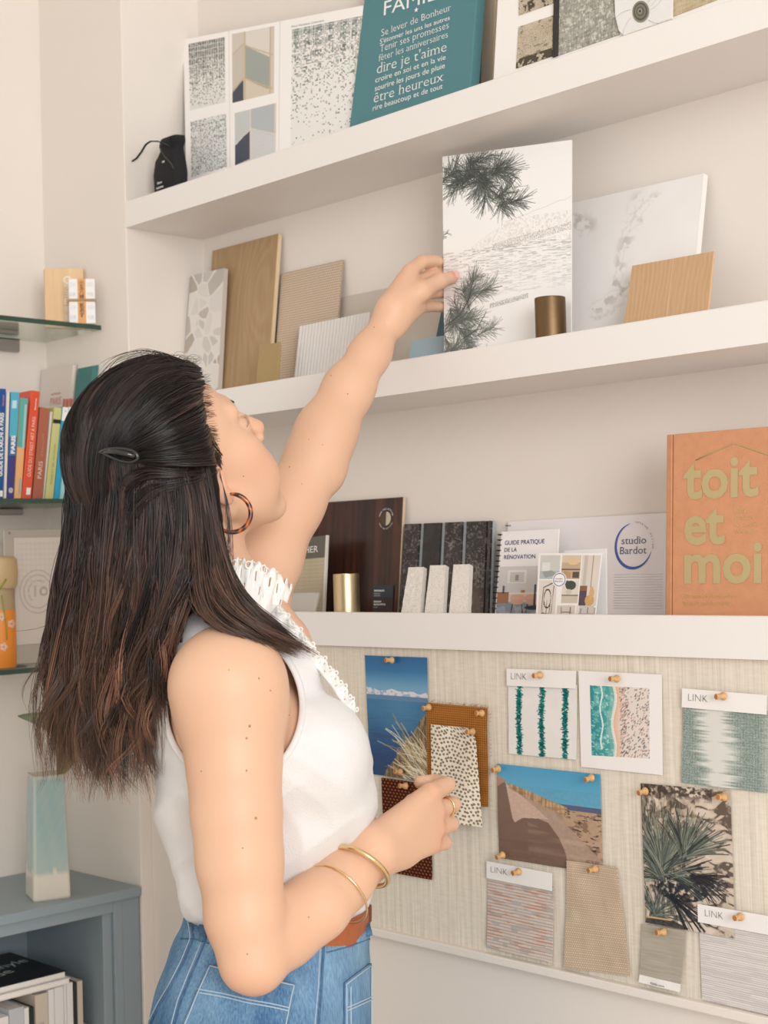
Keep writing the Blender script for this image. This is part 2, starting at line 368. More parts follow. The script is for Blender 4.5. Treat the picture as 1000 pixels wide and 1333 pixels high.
# ================================================================== things on the shelves
LIP = 0.007
ZR = [z-LIP for z in ZS]                                    # resting heights behind the lip
for i, o in enumerate([o for o in bpy.data.objects if o.name.startswith('wall_shelf')]):
    bm = bmesh.new(); bm.from_mesh(o.data)                  # the shelf board gets a recessed top behind a low lip
    z = ZS[[abs(ZB[j]-min(v.co.z for v in bm.verts)) < .004 for j in range(3)].index(True)]
    bm.clear()
    prof = [(0, z-.0015), (0.0015, z), (.0105, z), (.012, z-.0015), (.012, z-LIP), (ND, z-LIP), (ND, z-(z-ZB[[abs(z-s) < 1e-6 for s in ZS].index(True)])), (0.0, ZB[[abs(z-s) < 1e-6 for s in ZS].index(True)])]
    a = [bm.verts.new((XC+.0005, y, zz)) for y, zz in prof]; b = [bm.verts.new((XR, y, zz)) for y, zz in prof]
    bm.faces.new(a); bm.faces.new(b[::-1])
    for k in range(len(prof)): bm.faces.new((a[k], b[k], b[(k+1) % len(prof)], a[(k+1) % len(prof)]))
    bmesh.ops.recalc_face_normals(bm, faces=bm.faces[:]); bm.to_mesh(o.data); bm.free()

def lean(q, zs, ytop=None, yb=None, edge='LR', kfix=None):
    """q: image corners TL TR BR BL of a board leaning back; returns its four world corners, feet at z = zs"""
    ytop = ND-.004 if ytop is None else ytop; k = 0.1 if kfix is None else kfix; y0 = yb if yb is not None else ytop-.02
    def on(p, k, y0): return onplane(p[0], p[1], (0, y0, zs), (0, 1, -k))
    for it in range(30):
        if yb is None: zt = max(on(q[0], k, y0)[2], on(q[1], k, y0)[2]); y0 = ytop-k*(zt-zs)
        if kfix is None:
            e = []
            for c, (a, b) in (('L', (0, 3)), ('R', (1, 2))):
                if c in edge:
                    lo, hi = -0.1, 0.7
                    for _ in range(24):
                        m_ = (lo+hi)/2
                        if on(q[a], m_, y0)[0]-on(q[b], m_, y0)[0] > 0: lo = m_
                        else: hi = m_
                    e.append((lo+hi)/2)
            k = max(0.01, sum(e)/len(e))
    pt = [on(p, k, y0) for p in q]
    for a, b in ((0, 3), (1, 2)):
        d = pt[b]-pt[a]; pt[b] = pt[a]+d*((zs-pt[a][2])/d[2])
    return pt, k, y0
def wood(w_, h, c0, c1, s=5, seed=0, knots=(), wp=1.0):
    c = Cv(w_, h, c0); warp = fbm(h, w_, w_*.5, seed+3, sy=h*.6)*2.2*wp
    for kx, ky in knots: warp += 1.2*np.exp(-(((c.X-kx)/.22)**2+((c.Y-ky)/.3)**2))
    g = .5+.5*np.sin((c.X*s*3+warp*s)*2*math.pi/2); f = noise(h, w_, 1.2, h*.12, seed+5); f2 = noise(h, w_, 2.5, h*.3, seed+8)
    c.mix(.35*g+.35*f+.3*f2, c1); return c
def stipple(c, dens, col, seed, al=1.0): c.mix(al*(np.random.default_rng(seed).random(c.X.shape) < dens), col)

M_PR = mat_attr('printed_sheet', .55, .35); M_GL = mat_attr('glossy_print', .3, .5); M_FB = mat_attr('woven_fabric', .95, .1, bump=.4, bscale=900)
M_WD = mat_attr('veneer', .5, .35, bump=.15, bscale=260, stretch=(1, 1, .1)); M_ST = mat_attr('stone', .45, .4); M_RG = mat_attr('rough_stone', .9, .2, bump=.6, bscale=500)
BLK = mat('black_ink', (28, 27, 28), .6); WHT = mat('white_ink', (238, 240, 238), .6); NAVY = mat('navy_ink', (40, 52, 105), .6); GRY = mat('grey_ink', (135, 130, 128), .6)
PAPER = mat('paper_edge', (236, 230, 222), .8)

# ---- shelf 1 (top)
z1 = ZR[0]
Q, k, y0 = lean([(238.6, 51.6), (473, 7), (466, 150), (242.5, 232.5)], z1, yb=.085, kfix=.16)
def mosaic(w_, h, top, bot, seed, dens=1.0, grad=True, n=32, pw=1.3, base=.08):
    c = Cv(w_, h, bot); r = np.random.default_rng(seed); mh = int(n*h/w_)
    for j in range(mh):
        for i in range(n):
            f = 1-(j/mh) if grad else .6
            if r.random() < dens*(f**pw)+base:
                t = r.random(); col = np.array(top)*(1-t*.8)+np.array((215, 215, 210))*t*.8
                c.rect(i/n, j/mh, (i+.8)/n, (j+.8)/mh, col)
    return c
cat_ = thing('open_catalogue', qpt(Q, .5, 1), 'open white catalogue with four pictures of mosaic and tiles, standing left on the top shelf', 'catalogue')
c = Cv(380, 320, (246, 244, 243))
def inq(Q, px):                                             # image pixel -> s,t in the quad Q
    n = np.cross(np.array(Q[1])-Q[0], np.array(Q[3])-Q[0]); p = onplane(px[0], px[1], Q[0], n); s = t = .5
    for _ in range(12):
        e = p-qpt(Q, s, t); ds = (qpt(Q, s+.01, t)-qpt(Q, s, t))/.01; dt = (qpt(Q, s, t+.01)-qpt(Q, s, t))/.01
        a = np.array([[ds@ds, ds@dt], [ds@dt, dt@dt]]); b = np.array([e@ds, e@dt]); r = np.linalg.solve(a, b); s += r[0]; t += r[1]
    return s, t
def boxq(Q, a, b): s0, t0 = inq(Q, a); s1, t1 = inq(Q, b); return s0, t0, s1, t1
c.paste(mosaic(80, 150, (52, 60, 56), (226, 226, 222), 1, 1.25), *boxq(Q, (246, 57.6), (294, 133)))
c.paste(mosaic(80, 120, (84, 96, 96), (224, 227, 226), 2, .75, False), *boxq(Q, (248.5, 159), (296, 217)))
b_ = Cv(60, 100, (208, 200, 188)); b_.poly([(.3, .0), (.9, 0), (.9, .45), (.3, .2)], (222, 216, 208)); b_.poly([(.3, .2), (.9, .45), (.9, .95), (.3, .68)], (156, 165, 160)); b_.poly([(0, .3), (.3, .15), (.3, .68), (0, .85)], (200, 192, 178)); b_.poly([(.3, .7), (.95, .95), (.95, 1), (.3, 1)], (214, 202, 184)); b_.poly([(0, .82), (.27, .7), (.27, 1), (0, 1)], (52, 60, 78))
for l_ in ((.3, 0, .3, 1), (.9, 0, .9, .98), (.3, .2, .95, .42), (.3, .68, .95, .92), (0, .3, .3, .16), (0, .84, .3, .66)): b_.line(*l_, 1.8, (196, 176, 140))
c.paste(b_, *boxq(Q, (302.5, 45), (357, 121.5)))
b_ = Cv(60, 90, (196, 200, 202)); b_.poly([(.38, 0), (1, 0), (1, .6), (.38, .35)], (178, 186, 190)); b_.poly([(0, .62), (.36, .4), (.36, .95), (0, 1)], (52, 62, 84)); b_.poly([(.4, .4), (1, .65), (1, 1), (.4, 1)], (206, 209, 210))
for l_ in ((.38, 0, .38, 1), (.97, 0, .97, 1), (.4, .38, 1, .62), (0, .6, .36, .4)): b_.line(*l_, 1.5, (225, 215, 195))
for i_ in range(12): b_.line(.4, .45+i_*.08, 1, .4+i_*.08, .7, (190, 196, 198), .6)
c.paste(b_, *boxq(Q, (306, 147.6), (359, 200)))
b_ = mosaic(150, 250, (84, 98, 98), (236, 235, 232), 3, .95, n=48, pw=2.2, base=.025); c.paste(b_, *boxq(Q, (381, 39), (467, 180)))
for xx in (298.6, 364): s_, t_ = inq(Q, (xx, 80)); c.line(s_, 0, s_, 1, 1.5, (212, 207, 203), .8)
printed('spread', Q, c, M_GL, cat_, th=.0015, edge=(238, 234, 230))
lettering(Q, [('Pavia Mosaique Collection', inq(Q, (380, 36))[0], inq(Q, (380, 36))[1], .17, .012, False, 0)], GRY, cat_)
slab('page_block', [p+A3(0, .0018, -.001) for p in (Q[0], Q[1], Q[2], Q[3])], A3(0, .006, 0), PAPER, cat_)

# black drawstring pouch
pc = onplane(221, 215, (0, .045, z1), (0, 1, 0)); pch = thing('drawstring_pouch', A3(pc[0], .045, z1), 'small black drawstring pouch with white print, in the left corner of the top shelf', 'pouch')
BK = mat('black_cloth', (26, 26, 29), .85, bump=.3, bscale=300)
def blob(name, rows, m, parent, n=24, pw=2.6, wob=0.0, seed=0):
    """loft of superellipse sections (cx, cy, z, rx, ry)"""
    vs, fs = [], []; r = np.random.default_rng(seed); ph = r.random(4)*6
    for j, (cx, cy, z, rx, ry) in enumerate(rows):
        for i in range(n):
            a = 2*math.pi*i/n; ca, sa = math.cos(a), math.sin(a); s = (abs(ca)**pw+abs(sa)**pw)**(-1/pw); s *= 1+wob*math.sin(5*a+ph[0]+j*.3)
            vs.append((cx+rx*s*ca, cy+ry*s*sa, z))
    for j in range(len(rows)-1):
        for i in range(n): fs.append((j*n+i, j*n+(i+1) % n, (j+1)*n+(i+1) % n, (j+1)*n+i))
    fs.append(tuple(range(n))[::-1]); fs.append(tuple((len(rows)-1)*n+i for i in range(n)))
    return pydata(name, vs, fs, m, parent, smooth=True)
x0 = pc[0]; hh = onplane(225, 180, (0, .045, 0), (0, 1, 0))[2]-z1
blob('bag', [(x0, .045, z1+.001, .03, .012), (x0, .045, z1+.004, .034, .017), (x0, .045, z1+hh*.45, .035, .02), (x0+.001, .045, z1+hh*.66, .031, .018), (x0+.004, .045, z1+hh*.76, .028, .013), (x0+.006, .045, z1+hh*.82, .026, .011), (x0+.008, .045, z1+hh*.92, .029, .013), (x0+.010, .045, z1+hh, .026, .012), (x0+.010, .045, z1+hh*.96, .018, .008)], BK, pch, wob=.04)
PO = lambda u, v, y: onplane(u, v, (0, y, 0), (0, 1, 0))
tube('drawstring', [PO(218, 190, .028), PO(206, 184, .022), PO(196, 184, .02), PO(190, 188, .018), PO(184, 198, .016), PO(178, 206, .016), PO(172, 210, .016), PO(171, 213, .016)], .0022, BK, pch, flat=.5)
tube('drawstring', [PO(220, 190, .028), PO(212, 186, .022), PO(208, 192, .02), PO(214, 203, .020), PO(222, 212, .022), PO(226, 219, .023)], .0022, mat('grey_ribbon', (58, 56, 58), .5), pch, flat=.5)
tube('drawstring', [PO(226, 190, .03), PO(222, 178, .026), PO(232, 176, .026), PO(240, 181, .028)], .002, BK, pch, flat=.5)
for tx, u, v, wd in (('Store', 205, 240, .013), ('la pochette', 204, 246.5, .019), ('M', 211.5, 212.5, .006)):
    p = PO(u, v, .0225); qq = [p+A3(0, 0, .1), p+A3(.1, 0, .1), p+A3(.1, 0, 0), p]; lettering(qq, [(tx, 0, 1, wd*10, .036, False, .02)], WHT, pch)

# teal canvas
T = mat('teal_canvas', (80, 130, 138), .7, bump=.15, bscale=600)
Q, k, y0 = lean([(476.5, -20), (624, -48), (612.5, 109.5), (455, 163.5)], z1, yb=.07, kfix=.22)
tc_ = thing('wall_canvas', qpt(Q, .5, 1), 'teal canvas with white French lettering leaning on the top shelf', 'canvas')
# top is above the frame: the canvas is about 30 cm high
H1 = [Q[0]+(Q[0]-Q[3])*.35, Q[1]+(Q[1]-Q[2])*.35, Q[2], Q[3]]; nb = A3(0, .018, -.004)
slab('canvas', H1, nb, T, tc_, bev=.0015)
def LQ(Q, u, v): return inq(Q, (u, v))
rows = []
def addrow(t, u0, v0, u1, v1, hpx, serif=True, bold=0.0):
    s0, t0 = LQ(Q, u0, v0); s1, t1 = LQ(Q, u1, v1); W_ = np.linalg.norm(Q[1]-Q[0]); H_ = np.linalg.norm(Q[3]-Q[0])
    ang = math.atan2((t0-t1)*H_, (s1-s0)*W_); _, ta = LQ(Q, u0, v0-hpx); rows.append((t, s0, t0, math.hypot((s1-s0), (t0-t1)*H_/W_), abs(ta-t0), serif and hpx > 8.5, 0.0 if hpx < 8.5 else bold, ang))
for t, a, b, hpx, sf in (('FAMILLE', (200, 68), (520, -28), 62, False), ('Se lever de Bonheur', (190, 159), (492, 45), 31, True), ("S'étonner les uns les autres", (183, 192), (487, 86), 21, True), ('Tenir ses promesses', (183, 228), (482, 122), 32, True), ('fêter les anniversaires', (176, 268), (478, 162), 30, True), ("dire je t'aime", (170, 322), (472, 222), 46, True), ('croire en soi et en la vie', (163, 360), (468, 258), 24, True), ('sourire les jours de pluie', (161, 397), (465, 295), 25, True), ('être heureux', (156, 448), (460, 350), 44, True), ('rire beaucoup et de tout', (152, 482), (455, 384), 24, True)):
    addrow(t, 440+a[0]/3.333, a[1]/3.333, 440+b[0]/3.333, b[1]/3.333, hpx/3.333*1.0, sf, -.012 if sf else 0.0)
lettering(Q, rows, WHT, tc_, out=.0006)
st = []; sx, sy = LQ(Q, 542.5, 13)
for i in range(10): r_ = .017 if i % 2 == 0 else .0075; st.append(qpt(Q, sx+r_*math.sin(i*math.pi/5)*1.2, sy-r_*math.cos(i*math.pi/5))+A3(0, -.0008, 0))
pydata('star', st, [tuple(range(10))], WHT, tc_)

# beige board behind, white sample sheet, disc card
Q, k, y0 = lean([(629, -40), (646, -44), (642, 99), (626, 105)], z1, yb=.12, kfix=.12)
o = slab('beige_board', [Q[0], Q[1], Q[2], Q[3]], A3(0, .006, 0), mat('beige_board', (205, 190, 168), .8, bump=.2, bscale=300), bev=.0008); tag(o, 'narrow beige board behind the teal canvas on the top shelf', 'board')
Q, k, y0 = lean([(650.5, -50), (1004, -130), (1000, -20), (642.5, 99)], z1, yb=.06, kfix=.10)
o = thing('sample_folder', qpt(Q, .5, 1), 'open white sample folder with stone, grey textured and woven swatches, right on the top shelf', 'folder')
slab('backing_sheet', Q, A3(0, .003, 0), mat('white_card', (242, 238, 235), .6), o)
def swatch(name, px, cv, m, out=.0012, th=.001, edge=None): 
    n = np.cross(Q[1]-Q[0], Q[3]-Q[0]); n /= np.linalg.norm(n); n = -n if n[1] > 0 else n
    qq = [onplane(u, v, Q[0]+n*out, n) for u, v in px]; return printed(name, qq, cv, m, o, th=th, edge=edge)
def slabtex(w_, h, c0, c1, c2, seed, s=7):
    c = Cv(w_, h, c0); c.mix(fbm(h, w_, s*3, seed)*1.2-.2, c1); stipple(c, .18, c2, seed, .5); return c
b_ = slabtex(60, 70, (186, 172, 150), (212, 200, 182), (120, 108, 92), 5); b_.mix((fbm(70, 60, 8, 9) > .52)*(b_.Y > .78)*.8, (60, 54, 46)); b_.mix((fbm(70, 60, 6, 19) > .68)*.5, (90, 80, 68))
swatch('swatch', [(675, 35), (720, 20), (719, 73), (671.7, 89)], b_, M_RG)
b_ = slabtex(60, 90, (186, 172, 150), (212, 200, 182), (120, 108, 92), 6); b_.mix((fbm(90, 60, 6, 29) > .62)*(b_.Y > .8)*.8, (60, 54, 46))
swatch('swatch', [(677, -70), (721, -84), (720, 4), (675, 20)], b_, M_RG)
sb = slab('binding_strip', [onplane(u, v, Q[0]+A3(0, -.004, 0), (0, 1, -.1)) for u, v in ((722, -80), (728, -82), (725.5, 72), (719, 75))], A3(0, .003, 0), mat('dark_binding', (48, 44, 44), .6), o)
b_ = Cv(110, 170, (168, 166, 156)); b_.mix(noise(170, 110, 1.2, 9, 4)*.9, (120, 118, 110)); b_.mix(noise(170, 110, 9, 1.5, 6)*.6, (206, 204, 194)); b_.mix((fbm(170, 110, 4, 77) > .62)*.6, (226, 224, 216)); b_.mix((noise(170, 110, 1.3, 5, 24) > .72)*.4, (120, 118, 110))
swatch('swatch', [(728, -85), (808, -110), (806, 45), (724.6, 73)], b_, M_FB)
b_ = Cv(90, 60, (196, 178, 148)); b_.mix(noise(60, 90, 12, 1.3, 4)*.8, (160, 140, 108)); b_.mix(noise(60, 90, 1.3, 5, 6)*.5, (226, 212, 186))
swatch('swatch', [(876, -60), (950, -82), (948, -6), (875, 22)], b_, M_FB)
dm = mat('frosted_white', (232, 230, 228), .35)
f_ = lambda u, v, out: onplane(u, v, Q[0]+A3(0, -out, 0), (0, 1, -.1))
pts = [(812, -70), (868, -88), (876, -80), (874, 24), (812, 46), (806, 40), (801, 20), (800, -10), (806, -40)]
bm = bmesh.new(); a = [bm.verts.new(V(f_(u, v, .006))) for u, v in pts]; f0 = bm.faces.new(a); ex = bmesh.ops.extrude_face_region(bm, geom=[f0]); bmesh.ops.translate(bm, vec=(0, .004, 0), verts=[e for e in ex['geom'] if isinstance(e, bmesh.types.BMVert)]); bmesh.ops.recalc_face_normals(bm, faces=bm.faces[:])
from_bm('frosted_card', bm, dm, o)
ce = f_(834.4, 15, .0065); px = np.linalg.norm(f_(844, 12, .0065)-ce)/10; ux = (f_(844, 15, .0065)-ce); ux /= np.linalg.norm(ux); uz = A3(0, .1, 1)/math.hypot(.1, 1)
for i, (r_, cc) in enumerate(((10.5, (140, 138, 122)), (8.8, (92, 90, 80)), (6.8, (126, 124, 110)), (5, (100, 98, 88)), (3, (142, 140, 126)), (1.2, (50, 48, 44)))):
    pydata('disc', [ce+A3(0, -.0003*(i+1), 0)+r_*px*1.2*(ux*math.cos(t)*.95+uz*math.sin(t)) for t in np.arange(28)*2*math.pi/28], [tuple(range(28))], mat('disc%d' % i, cc, .7), o)
for i in range(7):
    t0 = RNG.random()*6; a_ = [ce+A3(0, -.0002, 0)+(12+j*3)*px*1.25*(ux*math.cos(t0+j*.06)+uz*math.sin(t0+j*.06)) for j in range(7)]
    a_ = [p for p in a_ if (f_(801, 0, .0065)-p)@ux < -0.003 and (f_(873, 0, .0065)-p)@ux > 0.003 and p[2] > ZS[0]-.004]
    if len(a_) > 2: tube('vein', a_, .0002, mat('vein_grey', (196, 196, 194), .6), o, n=4)

# ---- shelf 2 (middle)
z2 = ZR[1]
# terrazzo tile
Q, k, y0 = lean([(248.6, 359), (291.5, 349), (284, 497), (237, 500)], z2, ytop=ND-.036, edge='R'); print('terrazzo', k, y0)
c = Cv(90, 190, (226, 221, 215)); r = np.random.default_rng(5); ns = 46; sx_ = r.random(ns); sy_ = r.random(ns); asp = 190/90
d = np.stack([np.hypot((c.X-a), (c.Y-b)*asp) for a, b in zip(sx_, sy_)]); o1 = np.sort(d, 0); idx = d.argmin(0); gap = o1[1]-o1[0]
pal = np.array([(206, 202, 198), (214, 210, 206), (178, 168, 158), (222, 219, 215), (198, 194, 190), (188, 182, 176), (217, 213, 209)]); cc = pal[r.integers(0, 7, ns)][idx]
mk = (gap > .032)[..., None]; c.a = np.where(mk, cc, c.a)
o = printed('terrazzo_tile', Q, c, M_ST, th=.009, edge=(206, 198, 190)); tag(o, 'white terrazzo tile with grey chips, leftmost on the middle shelf', 'tile')
# oak board
Q, k, y0 = lean([(276.5, 326.6), (362, 304), (352, 446), (268.6, 470)], z2, ytop=ND-.0125, edge='R'); print('oak', k, y0)
c = wood(130, 240, (180, 153, 118), (156, 126, 90), 6, 3, [(.75, .35)], .6)
c.mix(.25*noise(240, 130, 20, 120, 9), (196, 165, 122))
tb = thing('oak_board', qpt(Q, .5, 1), 'large oak veneer board leaning behind the terrazzo tile on the middle shelf', 'board')
printed('veneer', Q, c, M_WD, tb, th=.0015, edge=(200, 168, 122)); slab('plywood_core', [p+A3(0, .0015, 0) for p in Q], A3(0, .0075, -.001), mat('plywood', (226, 204, 168), .7, var=.1, vscale=500, stretch=(1, 1, .02)), tb)
ply = tb
# ochre card
Q, k, y0 = lean([(338, 449), (365, 445.4), (362, 494), (333, 498)], z2, ytop=.075, kfix=.22)
o = slab('ochre_sample', Q, A3(0, .003, -.0005), mat('ochre_card', (170, 145, 98), .55, bump=.1, bscale=200), bev=.0008); tag(o, 'small plain ochre card standing in front of the oak board', 'card')
# rattan panel
Q, k, y0 = lean([(366.5, 356), (446, 338), (440, 413), (356.5, 491)], z2, ytop=ND-.006, edge='R'); print('rattan', k, y0)
c = Cv(190, 260, (216, 196, 176)); gx = c.X*34; gy = c.Y*52; ph = (np.floor(gy) % 2)*.5
dd = np.hypot((gx+ph) % 1-.5, (gy % 1-.5)); c.mix(np.clip((.36-dd)*8, 0, 1)*.75, (128, 104, 84)); c.mix(np.clip(np.sin(gx*2*math.pi+gy*3)*.3, 0, 1), (232, 216, 198)); c.mix(.25*fbm(260, 190, 40, 4), (200, 178, 156))
o = printed('rattan_sample', Q, c, M_FB, th=.003, edge=(186, 164, 140)); tag(o, 'woven cane sample panel standing right of the oak board on the middle shelf', 'panel')
# large plain grey sheet
Q, k, y0 = lean([(441.5, 387.5), (584, 359), (580, 440), (436, 470)], z2, ytop=ND-.0035, kfix=.12)
o = slab('grey_sheet', Q, A3(0, .0022, 0), mat('grey_sheet', (202, 192, 180), .6, bump=.05, bscale=200), bev=.0006); tag(o, 'plain pale grey sheet leaning against the wall behind the raised forearm', 'panel')
# ribbed white panel: a real corrugated front
Q, k, y0 = lean([(390.5, 425), (482, 406.4), (475, 470), (383, 491)], z2, ytop=ND-.045, kfix=.20)
n_ = 22; w_ = n_*8+1; s = np.linspace(0, 1, w_); pr = np.abs(np.sin(s*n_*math.pi))**.6*.0022
rel = np.tile(pr, (12, 1)); o = printed('ribbed_panel', Q, np.ones((12, w_, 3))*np.array((222, 218, 215)), mat_attr('ribbed_plaster', .5, .4), th=.006, edge=(222, 218, 215), relief=rel); tag(o, 'white ribbed panel sample in front of the cane sample', 'panel')
# blue card and dark teal strip
Q, k, y0 = lean([(536, 443), (588, 435), (586, 458), (532, 466)], z2, ytop=.095, kfix=.30)
o = slab('blue_card', Q, A3(0, .002, 0), mat('pale_blue_card', (150, 172, 182), .5), bev=.0005); tag(o, 'pale blue card on the middle shelf just left of the pine branch print', 'card')
Q, k, y0 = lean([(575, 402), (600, 398), (592, 445), (565.5, 449)], z2, ytop=.125, kfix=.32)
o = slab('teal_card', Q, A3(0, .002, 0), mat('dark_teal_card', (58, 92, 104), .5), bev=.0005); tag(o, 'dark teal card mostly hidden behind the pine branch print', 'card')

# pine branch print
ART = lean([(576, 204), (744, 182), (743.6, 430), (578.5, 458.6)], z2, yb=.062, edge='LR'); Q, k, y0 = ART; print('art', k, y0)
c = Cv(440, 664, (246, 245, 244)); r = np.random.default_rng(21)
H_, W_ = 664, 440
m = (c.Y > .34+.0*c.X) & (c.Y < .48) & (c.Y > .475-(c.X-.15)*.32); c.mix(m*np.clip((fbm(H_, W_, 5, 2)-.5)*5, 0, 1)*.40, (206, 192, 186)); c.mix(m*(r.random((H_, W_)) < .03)*.7, (120, 104, 98))
rg = .375-(c.X-.35)*.16; c.mix((np.abs(c.Y-rg-.01*noise(H_, W_, 20, 500, 3)) < .0018)*(c.X > .5)*.18, (120, 120, 118))
m = np.abs(c.Y-(.47-(c.X-.4)*.09)) < .018; c.mix(m*(c.X > .4)*(r.random((H_, W_)) < .2)*.8, (92, 82, 78))
m = (c.Y > .465) & (c.Y < .70); c.mix(m*(noise(H_, W_, 16, 1.5, 8) > .62)*np.clip(.5-(c.Y-.47)*1.2, 0.12, .5), (150, 150, 150))
c.mix((np.abs(c.Y-(.745-(c.X-.4)*.08)) < .012)*(c.X > .38)*(c.X < .68)*(r.random((H_, W_)) < .35), (100, 96, 90))
def needles(c, x, y, L, a0, spread, n, col, w_=1.3, stem=None, seed=0):
    r = np.random.default_rng(seed); S_ = L*1.5; n = int(n*.58)
    c.line(x-math.cos(a0)*S_, y+math.sin(a0)*S_*c.w/c.h, x, y, 2.2, (66, 62, 56), .9)
    for i in range(n):
        f = r.random()**.85; a = a0+(.12+.85*r.random())*(1 if r.random() < .5 else -1)*min(1.1, spread/1.9); l_ = L*1.0*(.6+.5*r.random()); sx = x-math.cos(a0)*S_*f; sy = y+math.sin(a0)*S_*f*c.w/c.h
        bend = (r.random()-.5)*.5; p = [(sx, sy)]; aa = a
        for j in range(3): p.append((p[-1][0]+math.cos(aa)*l_/3, p[-1][1]-math.sin(aa)*l_/3*c.w/c.h)); aa += bend/2
        t = r.random(); cc = np.array(col)*(1-.4*t)+np.array((186, 190, 186))*.4*t; c.pl(p, w_*(.45+.5*r.random()), cc, .85)
D_ = (42, 50, 46)
def br(pts, wd): c.pl([(a/645, b/980) for a, b in pts], wd, (58, 60, 52))
U = lambda X_, Y_: ((X_-295)/640, (Y_-110)/1000)             # crop coordinates -> canvas
for X_, Y_, L_, a_, sp, n, sd in ((420, 190, .13, 2.7, 2.2, 120, 1), (350, 240, .12, 3.3, 2.4, 130, 2), (330, 170, .12, 2.2, 2.2, 90, 3), (560, 130, .14, .2, 2.6, 150, 4), (500, 230, .13, -.9, 1.9, 150, 5), (640, 205, .16, .12, 1.9, 230, 6), (560, 300, .12, -.7, 2.0, 110, 7), (460, 320, .10, -2.0, 2.0, 110, 8), (520, 360, .15, -1.5, 2.3, 210, 9), (600, 400, .12, -1.6, 1.7, 120, 10), (700, 370, .13, .1, 2.2, 190, 11), (650, 260, .1, -.4, 1.9, 90, 12),
                             (320, 480, .05, .3, 1.6, 25, 13), (455, 720, .14, 1.25, 1.8, 190, 14), (545, 770, .15, .15, 1.9, 180, 15), (350, 810, .11, 2.0, 2.8, 130, 16), (420, 870, .13, .6, 3.0, 210, 17), (480, 910, .13, -.05, 2.0, 190, 18), (370, 950, .14, -1.2, 3.2, 240, 19), (430, 1040, .13, -1.1, 2.4, 200, 20), (330, 1050, .12, -1.2, 3.0, 170, 21), (520, 1060, .06, .3, 1.6, 50, 22), (470, 970, .12, -.3, 2.2, 130, 23), (330, 900, .1, 1.0, 3.0, 120, 24), (400, 760, .13, 1.9, 2.2, 150, 25), (560, 960, .12, .3, 2.0, 120, 26), (420, 1000, .14, .5, 2.6, 170, 27), (370, 1080, .12, -.4, 2.4, 150, 28), (470, 700, .13, .8, 2.0, 120, 29), (380, 160, .13, .7, 2.4, 160, 30), (470, 150, .14, 1.0, 2.4, 170, 31), (340, 290, .12, -2.4, 2.4, 130, 32), (600, 180, .13, .8, 2.0, 130, 33), (650, 300, .12, .5, 2.0, 110, 34), (430, 250, .13, 3.0, 2.4, 130, 35)):
    x_, y_ = U(X_, Y_); far = Y_ > 600; needles(c, x_, y_, L_*(.85 if far else 1), a_, sp, n, (80, 88, 82) if far else D_, 1.35 if far else 1.55, seed=sd)
for p in ([(300, 215), (420, 190), (640, 205), (720, 195)], [(420, 190), (500, 260), (600, 350), (690, 370)], [(350, 130), (420, 190)], [(300, 320), (360, 285), (430, 270)], [(300, 920), (380, 880), (430, 810), (455, 720)], [(380, 1000), (470, 960), (520, 880)], [(420, 850), (500, 780), (600, 770)], [(320, 1090), (420, 1040), (500, 1060)]):
    c.pl([U(*a_) for a_ in p], 2.2, (66, 62, 56))
o = printed('pine_branch_print', Q, c, M_PR, th=.002, edge=(230, 226, 220)); tag(o, 'white print with dark pine branches over a pale shore, held by the raised hand', 'print')

# bronze cylinder
def cyl(name, u, v, r_, z, y, m, label, htop):
    p = onplane(u, v, (0, y, 0), (0, 1, 0)); h = p[2]-z
    o = lathe(name, [(0, 0), (r_*.96, 0), (r_, .0008), (r_, h-.0009), (r_*.985, h), (r_*.93, h), (r_*.92, h-.002), (r_*.90, h-.006), (0, h-.006)], m, (p[0], y, z), n=64); return tag(o, label, 'container', None)
BR_ = mat('dark_bronze', (120, 98, 72), .36, metal=1.0, bump=.2, bscale=60, stretch=(1, 1, 40)); GD_ = mat('pale_brass', (216, 196, 156), .33, metal=1.0, bump=.15, bscale=60, stretch=(1, 1, 40))
cyl('bronze_cup', 716, 388, .0195, z2, .036, BR_, 'dark bronze metal cylinder in front of the pine branch print', 0)
# marble panel
Q, k, y0 = lean([(735, 266.5), (916.6, 225.5), (907, 329), (735, 434)], z2, ytop=ND-.014, edge='R'); print('marble', k, y0)
c = Cv(240, 260, (242, 240, 239)); r = np.random.default_rng(3)
c.mix(.3*fbm(260, 240, 60, 4), (222, 214, 210))
for a_, b_, n in (((.55, .12), (.42, .62), 5), ((.66, .1), (.56, .2), 2), ((.2, .75), (.5, .62), 4), ((.08, .12), (.2, .18), 2), ((.45, .6), (.5, .85), 2)):
    for i in range(2):
        x_, y_ = a_[0]+r.normal()*.02, a_[1]+r.normal()*.02; p = [(x_, y_)]
        for j in range(14): x_ += (b_[0]-a_[0])/14+r.normal()*.016; y_ += (b_[1]-a_[1])/14+r.normal()*.012; p.append((x_, y_))
        c.pl(p, 1.5+4*r.random(), (208, 199, 196), .16)
vn = np.zeros(c.X.shape)
for a_, b_ in (((.55, .08), (.40, .62)), ((.66, .1), (.56, .2)), ((.2, .78), (.5, .62)), ((.08, .12), (.2, .18)), ((.45, .6), (.5, .85))):
    dx, dy = b_[0]-a_[0], b_[1]-a_[1]; t = np.clip(((c.X-a_[0])*dx+(c.Y-a_[1])*dy)/(dx*dx+dy*dy), 0, 1); vn = np.maximum(vn, np.exp(-(np.hypot(c.X-a_[0]-t*dx, c.Y-a_[1]-t*dy)/.045)**2))
c.mix(vn*np.clip((fbm(260, 240, 14, 44)-.52)*9, 0, 1)*.5, (176, 166, 164))
printed_o = printed('marble_slab', Q, c, mat_attr('polished_marble', .3, .5), th=.009, edge=(238, 234, 230)); tag(printed_o, 'large white marble slab with faint grey veins leaning right of the pine branch print', 'slab')
